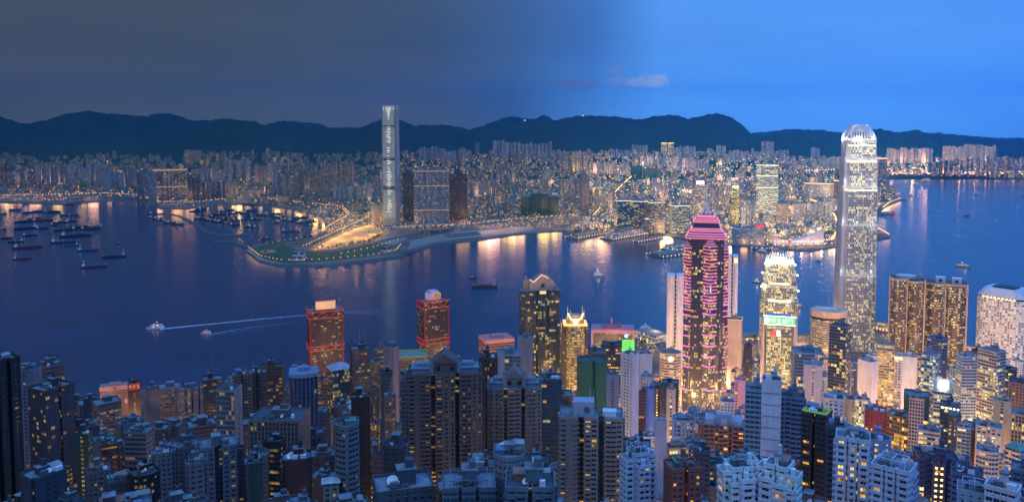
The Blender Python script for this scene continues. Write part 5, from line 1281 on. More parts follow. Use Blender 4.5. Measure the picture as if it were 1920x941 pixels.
# ---- the unnamed mass of smaller buildings filling the slope between them
rnd = random.Random(21)
SKY = lambda u: float(np.interp(u, [0, 120, 135, 190, 420, 560, 700, 880, 1000, 1100, 1190, 1250, 1500, 1640, 1920], [735, 735, 748, 752, 748, 716, 700, 690, 690, 676, 676, 690, 664, 664, 664]))
COLW = [((.20, .19, .20), 'grey'), ((.26, .24, .24), 'pale grey'), ((.24, .17, .16), 'dusty pink'), ((.13, .14, .18), 'slate'), ((.27, .23, .19), 'tan'), ((.10, .08, .08), 'brown black'), ((.18, .22, .27), 'blue grey')]  # west palette darker than the east: overlay shade put into wall colours
COLE = [((.54, .58, .66), 'pale blue'), ((.62, .60, .62), 'off-white'), ((.05, .06, .09), 'near-black'), ((.50, .36, .36), 'pink'), ((.20, .24, .34), 'slate blue'), ((.44, .38, .32), 'beige'), ((.10, .12, .18), 'dark navy'), ((.28, .13, .12), 'brick red'), ((.30, .40, .52), 'steel blue')]
CAND = []
Y = 372.0
while Y < 1240:
    stp = 19 + Y * .011; x0 = -.66 * Y - 20; x = x0 + rnd.uniform(0, stp)
    while x < .66 * Y + 20:
        CAND.append((x + rnd.uniform(-4, 4), Y + rnd.uniform(-7, 7))); x += stp * rnd.uniform(.95, 1.35)
    Y += stp * 1.25
shape_words = {'cross': 'cross-plan', 'rect': 'plain', 'notch': 'grooved', 'cham': 'cut-corner'}
def near_name(u, v):
    best = min((t for t in BUILT if t[4]), key=lambda t: (abs((t[0] + t[1]) / 2 - u)) + abs(t[2] - v) * .8)
    return best
STOPW = set('with of in a an the and on by as its cut under right left stepping one than crowned rising standing wrapped behind glowing tucked topped washed that taller no by, at between beside before above below'.split())
def short(lb):
    w_ = lb.replace(',', ' ,').split(); o_ = []
    for q in w_:
        if q in STOPW or q == ',' : break
        o_.append(q)
    return ' '.join(o_[:5])
def two_refs(u, v, head):
    c = sorted(BUILT, key=lambda t: (abs((t[0] + t[1]) / 2 - u)) + abs(t[2] - v) * .8)
    L_ = [t for t in c[:14] if (t[0] + t[1]) / 2 <= u]; R_ = [t for t in c[:14] if (t[0] + t[1]) / 2 > u]
    if L_ and R_: lab = f'{head} between the {short(L_[0][4])} and the {short(R_[0][4])}'
    else: lab = f'{head} near the {short(c[0][4])}'
    w_ = lab.split()
    if len(w_) > 16: lab = f'{head} {"right of" if L_ else "near"} the {short((L_ or R_)[0][4])}'
    return lab
INF = []
for x, Y in CAND:
    g = hk_z(Y + 12) - 2; u, _ = pix(x, Y, g + 50)
    if u < -40 or u > 1960: continue
    if any(math.hypot(x - xcol(fu, fy, 100), Y - fy) < fr + 9 for fu, fy, fr in FOOT): continue
    w = rnd.uniform(11.5, 20); wp = w / Y * F / 2 + 2
    lim = SKY(u)
    for (a, c, hy, vb) in HERO:
        if hy > Y and a < u + wp and c > u - wp: lim = max(lim, vb)
    vmin = pix(x, Y, g + rnd.choice((38, 55, 75, 95, 115)))[1]
    v = max(vmin, lim + rnd.uniform(0, 9))
    h = zrow(v, Y) - g
    if h < 11: continue
    INF.append((Y, x, u, v, w, h))
INF.sort()
spans = sorted([(Y_, a, c, v_) for a, c, v_, Y_, _ in BUILT] + [(hy, a, c, vb - 60) for a, c, hy, vb in HERO])
n_inf = 0
for Y, x, u, v, w, h in INF:
    wp = w / Y * F / 2; cov = np.full(int(2 * wp) + 1, 9999.0); a0 = u - wp
    for hy, a, c, hv in spans:
        if hy < Y and hv < 9000:
            i0, i1 = int(max(0, a - a0)), int(min(len(cov), c - a0))
            if i1 > i0: cov[i0:i1] = np.minimum(cov[i0:i1], hv)
    if (cov > v + 3).mean() < .12 or n_inf >= 430: continue
    spans.append((Y, u - wp, u + wp, v)); n_inf += 1
    pal = COLW if u < 1080 + rnd.uniform(-60, 60) else COLE
    colr, cw = rnd.choice(pal); f = rnd.uniform(.8, 1.2); colr = tuple(c * f for c in colr)
    fk = rnd.choice(('cross', 'cross', 'rect', 'rect', 'notch', 'cham')); foot = {'cross': cr(.22, .28), 'rect': None, 'notch': n1(rnd.choice((1, 2)), 2.2, 2.5), 'cham': ch(3)}[fk]
    sty = rnd.choice(('res', 'res', 'res', 'resb', 'resg', 'grid', 'off', 'glass'))
    mode = rnd.choice((None, None, None, ['w', 'b', 'b', 'b'], ['c', 'w', 'b', 'w'])) if fk == 'rect' else None
    low = 'low' if h < 34 else 'mid-height' if h < 62 else 'tall'
    lab = two_refs(u, v, f'{low} {cw} {shape_words[fk]} block')
    nm = 'apartment_block' if sty.startswith('res') else 'office_block'
    tower(nm, lab, u - wp, u + wp, v, Y, colr, sty, foot=foot, yaw=rnd.choice((0, 8, -10, 20, -24, 33)), ratio=rnd.uniform(.7, 1.1), lit=rnd.choice((.08, .14, .22, .36, .6)) * (1 if u < 1100 else 1.35), warm=rnd.uniform(.2, .8), modes=mode,
          wings=(((rnd.choice((-1, 1)) * .62, rnd.uniform(-.2, .2), .34, .7, rnd.uniform(.82, .96)), (rnd.uniform(-.2, .2), -.6, .6, .3, rnd.uniform(.75, .94))) if rnd.random() < .45 and h > 30 else None), group='smaller blocks filling the island slope', vb=v + 50, near=Y < 620, cat='building')
    BUILT.pop()
print('infill', n_inf)
# ---- warm street light between the buildings
rnd = random.Random(5)
for Y in np.arange(430, 1260, 62):
    for u in np.arange(20, 1930, 2600 / (Y / 420) / 22):
        uu = u + rnd.uniform(-20, 20); x = (uu - CX) / F * Y * 1.05; wf = west(uu)
        lamp(x, Y + rnd.uniform(-20, 20), hk_z(Y) + rnd.uniform(9, 20), (16000 + 44000 * rnd.random() ** 2) * (Y / 800) * wf ** .8 * (1.6 if Y > 1000 else 1), (1, rnd.uniform(.42, .62), rnd.uniform(.12, .28)), 2)
# ================================================================ Kowloon: named towers, estates, and the dense city behind
def kz(x, Y):
    u = CX + x / Y * F; return max(3.0, hill_z(u, Y) if Y > 5600 else 3.0)
def ground_k(u, v):
    '''where the sight line through a pixel meets the far land, rising ground included'''
    x, Y = ground(u, v, 3)
    if Y < 5600: return x, Y, 3.0
    Y = 5500.0
    while Y < 8300:
        x = (u - CX) / F * Y; z = max(3.0, hill_z(u, Y))
        if pix(x, Y, z)[1] <= v: break
        Y += 25
    return x, Y, max(3.0, hill_z(u, Y))
KF = []   # footprints kept clear
def kwest(u): return float(np.interp(u, [0, 500, 900, 1100, 1240, 1920], [.30, .30, .42, .8, 1.2, 1.2]))  # window and lamp strength lowered westward after the same overlay
def khero(name, label, u0, u1, v, vb, col, lit, warm, glow, foot=None, ratio=.8, yaw=0, sty=None, mats=None, cat='tower', fh=3.6, bay=3.6, group=None, parts=None, cell=None):
    x, Y, z0 = ground_k((u0 + u1) / 2, vb); z1 = zrow(v, Y); z0 = z0 - 2 if Y > 5500 else 2.5
    w = (u1 - u0) / F * Y / (abs(math.cos(R(yaw))) + ratio * abs(math.sin(R(yaw)))); d = w * ratio; los = -math.atan2(x, Y)
    root = empty(name, (x, Y, z0), R(yaw) + los); tag(root, label, cat, group); h = z1 - z0
    P = foot(w, d) if foot else rect(w, d); b = MB()
    s = dict(ST[sty or 'off']); s.update(fh=fh, bay=bay)
    Pw = facade(b, P, 0, h, s); b.build('tower_body', [WALL, GLASS, ROOF], root, color=col, props=light_attrs(lit, warm, glow * kwest((u0 + u1) / 2), s))
    if parts: parts(root, w, d, h)
    else:
        b = MB(); b.box(0, 0, h, w * .5, d * .5, 5); b.build('lift_housing', WALL, root, color=tuple(c * .8 for c in col))
    KF.append((x, Y, w * .62 + 12)); KH.append((u0, u1, Y, vb)); return root
KH = []
def bands(material, zs, over=1.0, hh=3.0):
    def f(root, w, d, h):
        for t in zs:
            b = MB(); b.prism(rect(w + over * 2, d + over * 2), h * t - hh / 2, h * t + hh / 2); b.build('lit_band', material, root)
    return f
DG = glowing('band_dim_gold', (1, .60, .22), .42)
def supertall():
    x, Y = ground(734, 421, 3); H_ = zrow(198, Y) - 3; r = empty('slab_skyscraper', (x, Y, 3), R(-14) - math.atan2(x, Y) + 0)
    tag(r, 'very tall pale banded skyscraper on the far waterfront, its top above the ridge line', 'skyscraper')
    w = 33 / F * Y * .87
    s = dict(ST['off']); s.update(fh=4.6, bay=3.2, sp=.48, pw=.10, ds=.35, rows=.8, tint=.6)
    prof = [(0, 1.0, .92), (.05, .92, .95), (.10, .95, .99), (.30, .99, .99), (.62, .99, .96), (1.0, .96, .90)]
    secs = [(0, .035, .84), (.035, .07, .88), (.07, .12, .92), (.12, .30, .96), (.30, .60, .985), (.60, .82, .96), (.82, .965, .94)]
    for a, c, k_ in secs:
        ww = w * k_; n = ww * .09
        P = [(-ww/2+n, -ww/2), (ww/2-n, -ww/2), (ww/2-n, -ww/2+n), (ww/2, -ww/2+n), (ww/2, ww/2-n), (ww/2-n, ww/2-n), (ww/2-n, ww/2), (-ww/2+n, ww/2), (-ww/2+n, ww/2-n), (-ww/2, ww/2-n), (-ww/2, -ww/2+n), (-ww/2+n, -ww/2+n)]
        b = MB(); facade(b, P, H_ * a, H_ * c, s); b.build('tower_section', [WALL, GLASS, ROOF], r, color=(.34, .37, .40), props=light_attrs(.3, .3, .22, s))
    ww = w * .93
    b = MB()
    for sx, sy, rz in ((0, -1, 0), (0, 1, 0), (1, 0, 90), (-1, 0, 90)):
        b.box(sx * ww / 2, sy * ww / 2, H_ * .962, ww * .8, 1.2, H_ * .038, R(rz))
    b.build('crown_screen', WALL, r, color=(.34, .37, .38))
    # light-emitting facade pattern: lit lattice on the front, a tapering motif at the top
    LED = glowing('facade_led', (.80, .92, .85), .42); LEDB = glowing('facade_led_bright', (1, .97, .85), .85)
    b = MB(); rnd = random.Random(2); yy = -w * .5 - .5
    for q in range(int(H_ / 4.6) - 6):
        z = 32 + q * 4.6
        if .54 < z / H_ < .55 or .30 < z / H_ < .335 or .82 < z / H_ < .83: continue
        b.box(0, yy + .3, z, w * .76, .35, 1.5)
    b.build('led_lines', LED, r)
    b = MB()
    for q in range(58):
        z = 40 + q * (H_ * .86 - 40) / 58
        if rnd.random() < .25: continue
        b.box(rnd.uniform(-.05, .05) * w, yy, z, w * rnd.choice((.1, .2, .3, .16)), .5, 3.0)
    for i in range(12):
        z = H_ * .985 - i * 4.4; wd = w * (.74 * (1 - i / 12) ** 1.3 + .05); b.box(0, yy - .2, z - 3, wd * .5, .5, 2.6)
        b.box(-w * .33, yy - .2, z - 3, w * .06, .5, 2.6) if i < 3 else None; b.box(w * .33, yy - .2, z - 3, w * .06, .5, 2.6) if i < 3 else None
    b.build('led_motif', LEDB, r)
    b = MB()
    for t in (.30, .545, .815):
        for q in range(4): b.box(0, yy - .35, H_ * t + q * 3.2, w * .78, .6, 1.3)
    b.build('dark_louvre_floors', DARK, r)
    KF.append((x, Y, 45)); KH.append((716, 752, Y, 421))
supertall()
G_ = lambda c: glowing('band_' + str(round(c, 2)), (1, .62, .28), c)
khero('glass_estate_tower', 'wide blue glass residential wall with two glowing gold belts, next to the banded skyscraper', 777, 842, 319, 421, (.16, .22, .30), .22, .5, 1.1, foot=lambda w, d: notch(w, d, 2, 6, 4), ratio=.4, parts=bands(DG, (.28, .72, .985), 1.0, 3.2), sty='resg')
khero('harbour_estate_tower', 'dark brown slender tower, right neighbour of the blue glass wall', 843, 876, 326, 411, (.06, .03, .035), .2, .55, 1.0, foot=lambda w, d: notch(w, d, 1, 6, 4), ratio=.6, sty='res')
khero('harbour_estate_tower', 'dark tower in the shade of the banded skyscraper, between it and the blue glass wall', 756, 776, 322, 414, (.07, .06, .075), .3, .5, 1.0, sty='res', ratio=.7)
khero('harbour_estate_tower', 'pale grey tower with open top frame, left neighbour of the banded skyscraper', 697, 712, 384, 420, (.28, .25, .24), .2, .6, .8, sty='grid')
khero('gold_lit_estate_tower', 'broad dark tower spangled with gold windows under a row of orange top lights, west', 290, 350, 318, 372, (.07, .10, .15), .5, .7, 1.3, ratio=.4, parts=bands(DG, (.42, .985), 1.5, 5), sty='resg', bay=6, fh=5)
khero('glass_estate_tower', 'pale green glass slab on the left of the gold-spangled tower', 279, 294, 322, 384, (.24, .30, .32), .2, .4, 1, sty='resg')
khero('glass_estate_tower', 'dark glass slab left of the pale green one', 258, 279, 322, 374, (.12, .15, .18), .25, .5, 1, sty='resg')
khero('harbour_estate_tower', 'slim lone office tower of the central far city with narrow lit lines', 1086, 1104, 326, 399, (.20, .16, .18), .3, .45, .9, sty='res', ratio=.9, yaw=20)
khero('striped_light_tower', 'white tower outlined in cool light with a glowing crown, tallest of the far shopping quarter', 1418, 1456, 308, 403, (.50, .52, .52), .65, .15, 1.3, ratio=.7, sty='off', fh=4.5, parts=bands(L_SOFT, (.55, .78, .985), .8, 3.0))
khero('striped_light_tower', 'narrow tower twisted with yellow green stripes and a fire-bright cap', 1371, 1385, 352, 420, (.26, .24, .10), 1.0, .45, 1.1, ratio=.9, sty='off', fh=7, parts=lambda r, w, d, h: (lambda b: (b.box(0, 0, h, w * .8, d * .8, 7), b.build('bright_cap', L_GOLD, r), b.bar((0, 0, h + 7), (0, 0, h + 26), 2.4, w2=.6), lamp(r.location[0], r.location[1] - 20, h + 10, 26000, (1, .75, .3), 3)))(MB()))
khero('ringed_tower', 'office tower stacked with pale rings under a pink sign that glares over the shopping quarter', 1298, 1326, 346, 415, (.40, .36, .42), .5, .4, 1.1, ratio=.9, sty='off', fh=6, foot=lambda w, d: cham(w, d, w * .2), parts=lambda r, w, d, h: (lambda b: (b.box(0, -d * .3, h + 2, w * .5, 5, 15), b.build('pink_sign', glowing('sign_pink', (1, .45, .72), 4.0), r)))(MB()))
for i, (u0, u1, v, lab, c, l) in enumerate(((1152, 1180, 375, 'green-lit glass office block, first of the four harbour blocks from the cruise pier', (.10, .16, .20), .4), (1180, 1212, 376, 'brown office block with violet windows, second of the four harbour blocks', (.22, .17, .20), .35), (1212, 1246, 378, 'taller brown office block with a side of blue glass, third of the four harbour blocks', (.24, .19, .21), .4), (1254, 1292, 384, 'yellow-green lit glass block under an open white frame, last of the four harbour blocks', (.20, .24, .26), .7))):
    khero('harbour_office_block', lab, u0, u1, v, 436, c, l, .3 if i in (0, 3) else .5, 1.1, ratio=.7, yaw=(18, -12, 15, 14)[i], sty='off', parts=bands(L_SOFT, (.985,), 1, 1.6), cat='office block')
khero('netted_block', 'low wide block wrapped in dark green netting in the middle of the far city', 977, 1047, 367, 402, (.012, .045, .04), .02, .5, .5, ratio=.5, foot=lambda w, d: notch(w, d, 3, 8, 8), sty='res')
khero('netted_block', 'green netted tower block, left one below the bright estate', 1183, 1204, 312, 336, (.03, .15, .12), 0, .5, .5, sty='res', foot=lambda w, d: cham(w, d, 8))
khero('netted_block', 'wider green netted tower block, right one below the bright estate', 1206, 1240, 317, 337, (.03, .14, .12), 0, .5, .5, ratio=.5, sty='res', foot=lambda w, d: notch(w, d, 2, 8, 8))
khero('tall_blue_tower', 'blue glass tower with a red-orange roof line, right behind the tallest tower', 1646, 1661, 296, 352, (.12, .22, .36), .25, .5, .9, ratio=.9, sty='resg', parts=bands(L_WARM, (.985,), 1, 3))
khero('teal_block', 'teal block with orange lamps at the water beside the tallest tower', 1661, 1678, 350, 370, (.05, .16, .18), .25, .7, 1, sty='resg')
khero('hotel_slab', 'beige ribbed slab hotel with a domed cap, left of the sloping white hall', 1456, 1477, 382, 418, (.50, .40, .36), .3, .6, 1, sty='vert', ratio=.7, parts=lambda r, w, d, h: (lambda b: (b.cyl(0, 0, h, w * .36, 8, 14), b.cyl(0, 0, h + 8, w * .3, 4, 14, r2=w * .1), b.build('domed_cap', WALL, r, color=(.12, .2, .3))))(MB()))
khero('ribbed_hotel', 'white ribbed hotel slab with roof lamps, right part of the shopping quarter', 1510, 1560, 343, 368, (.60, .58, .66), .15, .6, 1, sty='vert', ratio=.4, bay=6, parts=bands(L_WARM, (.98,), 1, 2))
khero('brown_block', 'dark brown block with a glowing orange rim beside the tallest tower, west of it', 1563, 1577, 338, 370, (.16, .08, .08), .1, .7, 1, sty='res', parts=bands(L_WARM, (.98,), 1, 2.5))
khero('mall_block', 'white lattice-fronted mall by the far shore, right of the neon tower', 1372, 1388, 424, 458, (.60, .58, .62), .1, .5, 1, ratio=.8, sty='fine')
khero('mall_block', 'pale lattice block with footlights and a red roof sign, right of the neon tower', 1388, 1432, 426, 458, (.52, .50, .54), .3, .5, 1, ratio=.5, sty='grid', parts=lambda r, w, d, h: (lambda b: (b.box(w * .3, -d * .3, h, 26, 3, 9), b.build('red_roof_sign', L_RED, r)))(MB()))
khero('white_gable_block', 'small white-framed block standing open like a gate near the piers', 1191, 1222, 410, 436, (.50, .46, .46), .25, .6, 1, ratio=.4, sty='grid', parts=lambda r, w, d, h: (lambda b: (b.box(-w / 2, -d / 2 - 1, 0, 3, 2, h + 2), b.box(w / 2, -d / 2 - 1, 0, 3, 2, h + 2), b.box(0, -d / 2 - 1, h, w, 2, 3), b.build('lit_frame', L_SOFT, r)))(MB()))
khero('tilted_top_tower', 'odd top-heavy hillside tower glowing at the edge of the west hills', 347, 376, 282, 306, (.20, .17, .15), .6, .6, 1.2, ratio=.5, sty='grid', fh=7, bay=8)
for i, (u0, u1, v, lab) in enumerate(((1240, 1250, 268, 'left tower of the pair outlined in warm light on the hill foot'), (1252, 1263, 268, 'right tower of the pair outlined in warm light on the hill foot'))):
    khero('outlined_tower', lab, u0, u1, v, 291, (.5, .42, .3), .9, .5, 1.4, sty='vert', fh=9, bay=9, parts=bands(L_GOLD, (.98,), 1, 4))

# ---- sloping white concert hall
def hall():
    x, Y = ground(1492, 457, 3); r = empty('sloping_white_hall', (x, Y, 3), 0); tag(r, 'white windowless hall with a roof that sweeps up at both ends, on the far promenade', 'concert hall')
    W_ = 94 / F * Y; b = MB(); n = 16; top = []
    for i in range(n + 1):
        t = i / n; hgt = 13 + 30 * abs(t - .38) ** 1.5 * 2.6 * (1.15 if t > .38 else .75); top.append((-W_ / 2 + W_ * t, hgt))
    b.loft([[(a, -30, 0) for a, _ in top] + [(a, -26, h) for a, h in reversed(top)], [(a, 30, 0) for a, _ in top] + [(a, 34, h * .7) for a, h in reversed(top)]])
    b.build('hall_shell', WALL, r, color=(.74, .64, .62))
    b = MB(); [b.box(-W_ / 2 + W_ * q / 14, -33, 0, 3, 5, 8) for q in range(15)]; b.build('colonnade', WALL, r, color=(.6, .5, .45))
    for q in range(5): lamp(x - W_ / 2 + W_ * (q + .5) / 5, Y - 55, 12, 24000, (1, .62, .42), 3)
    KF.append((x, Y, 70)); KH.append((1445, 1540, Y, 459))
hall()
x, Y = ground(1478, 462, 3); r = empty('clock_tower', (x, Y - 12, 3)); tag(r, 'slim brick clock tower glowing in front of the sloping white hall', 'clock tower')
b = MB(); b.box(0, 0, 0, 7, 7, 30); b.box(0, 0, 30, 5, 5, 5); b.cyl(0, 0, 35, 3, 5, 10, r2=.4); b.build('tower_shaft', WALL, r, color=(.6, .36, .28)); b = MB(); b.cyl(0, 0, 0, 1.8, .3, 12); e = b.build('clock_face', L_GOLD, r, loc=(0, -3.7, 26)); e.rotation_euler = (R(90), 0, 0)

# ---- piers with long buildings on them
def pier(name, label, u0, v0, u1, v1, wd, hgt, col, gl, lit, tiers=2, deck=None):
    p, q = np.array(ground(u0, v0, 3)), np.array(ground(u1, v1, 3)); L = np.linalg.norm(q - p); c = (p + q) / 2; rz = math.atan2(q[1] - p[1], q[0] - p[0])
    r = empty(name, (c[0], c[1], 0), rz); tag(r, label, 'pier')
    b = MB(); b.box(0, 0, -3, L, wd, 6.2); b.build('pier_deck', QUAY, r)
    for t in range(tiers):
        b = MB(); s = dict(ST['off']); s.update(fh=hgt / tiers, bay=6, rows=.1, sp=.45); facade(b, rect(L * (.94 - .07 * t), wd * (.72 - .14 * t)), 3.2 + hgt / tiers * t, 3.2 + hgt / tiers * (t + 1), s, ku=50 * t)
        b.build('pier_hall', [WALL, GLASS, ROOF], r, color=col, props=light_attrs(lit, .6, gl, s))
    b = MB(); n = max(4, int(L / 16))
    for i in range(n + 1):
        for sy in (-1, 1): b.box(-L / 2 + L * i / n, sy * wd * .49, 3.2, .8, .8, 3.6)
    b.build('deck_lights', L_WARM if gl > .6 else L_DIMWARM, r); return r
pier('cruise_pier', 'long white many-decked pier building reaching into the harbour from the shopping quarter', 1137, 448, 1205, 436, 62, 19, (.62, .56, .56), 1.0, .6, 3)
pier('lit_park_pier', 'orange-lit stepped terrace pier west of the white cruise pier', 1072, 446, 1128, 436, 60, 10, (.42, .24, .10), .9, .9, 3)
pier('low_pier', 'low bare pier arm with lamps between the cruise pier and the neon tower', 1193, 453, 1240, 445, 22, 4, (.4, .36, .34), .8, .4, 1)
pier('floating_pier', 'dark square floating dock ringed by lights, left of the neon tower', 1228, 479, 1272, 474, 78, 5, (.20, .24, .26), .9, .3, 1)
pier('ferry_pier_hall', 'white ferry pier hall with a bright roof behind the floating dock', 1250, 468, 1292, 464, 60, 15, (.60, .62, .66), 1.2, .7, 2)
pier('ferry_berth', 'flat ferry berth with white boats at the far promenade', 1410, 464, 1448, 466, 26, 6, (.40, .48, .60), 1.0, .3, 1)
pier('island_ferry_pier', 'brightly lit white ferry terminal on the island shore left of the neon tower', 1198, 626, 1246, 640, 60, 11, (.60, .62, .64), 1.3, .7, 2)
pier('island_ferry_pier', 'small white roofed pier left of the stepped crowned tower, by the expressway', 1383, 634, 1424, 632, 36, 8, (.50, .55, .62), 1.0, .4, 1)
pier('island_ferry_pier', 'orange glowing ferry pier just right of the tallest tower foot', 1648, 613, 1672, 618, 40, 12, (.42, .42, .40), 1.1, .9, 2)
pier('east_pier', 'pale jetty pointing out beside the tallest tower on the far side', 1652, 401, 1664, 399, 30, 6, (.30, .40, .5), .5, .2, 1)
pier('east_pier', 'pale straight jetty at the far headland right of the tallest tower', 1672, 373, 1700, 374, 18, 3, (.40, .45, .5), .6, .3, 1)
r_ = pier('brick_pavilion', 'white and blue lit pavilion on the lawn of the waterfront park', 549, 487, 573, 487, 44, 24, (.5, .5, .6), .35, .3, 2); r_['category'] = 'pavilion'
r_ = pier('park_pavilion', 'long low gold-lit pavilion at the west tip of the park', 492, 474, 514, 472, 30, 7, (.3, .28, .15), .3, .9, 1); r_['category'] = 'pavilion'
r_ = pier('park_pavilion', 'grey ventilation block on the shore below the paved plaza', 720, 472, 731, 470, 22, 15, (.32, .3, .34), .2, .1, 1); r_['category'] = 'building'
r_ = pier('cargo_shed', 'long low cargo shed glowing along the west container quay', 15, 376, 85, 375, 60, 12, (.30, .24, .22), .25, .6, 1); r_['category'] = 'shed'
r_ = pier('cargo_shed', 'second long low shed of the west quay, nearer the boat shelter', 120, 377, 182, 373, 60, 14, (.30, .22, .20), .25, .6, 1); r_['category'] = 'shed'
r_ = pier('waterfront_hall', 'colonnaded grey hall at the foot of the gold-spangled tower', 296, 383, 345, 382, 50, 14, (.24, .26, .30), .25, .4, 1); r_['category'] = 'hall'
r_ = pier('headland_hall', 'white stepped hall at the far headland right of the tallest tower', 1655, 368, 1675, 362, 70, 18, (.5, .55, .6), .9, .5, 2); r_['category'] = 'hall'
r_ = pier('terminus_canopy', 'long wide roof of the station beside the blue glass wall, seen end on', 720, 434, 836, 426, 70, 15, (.16, .15, .17), .3, .8, 1); r_['category'] = 'station'
r_ = pier('museum_tent', 'pale curved work tents on the shore right of the station roof', 838, 446, 896, 440, 60, 14, (.30, .34, .34), .2, .1, 2); r_['category'] = 'tent'

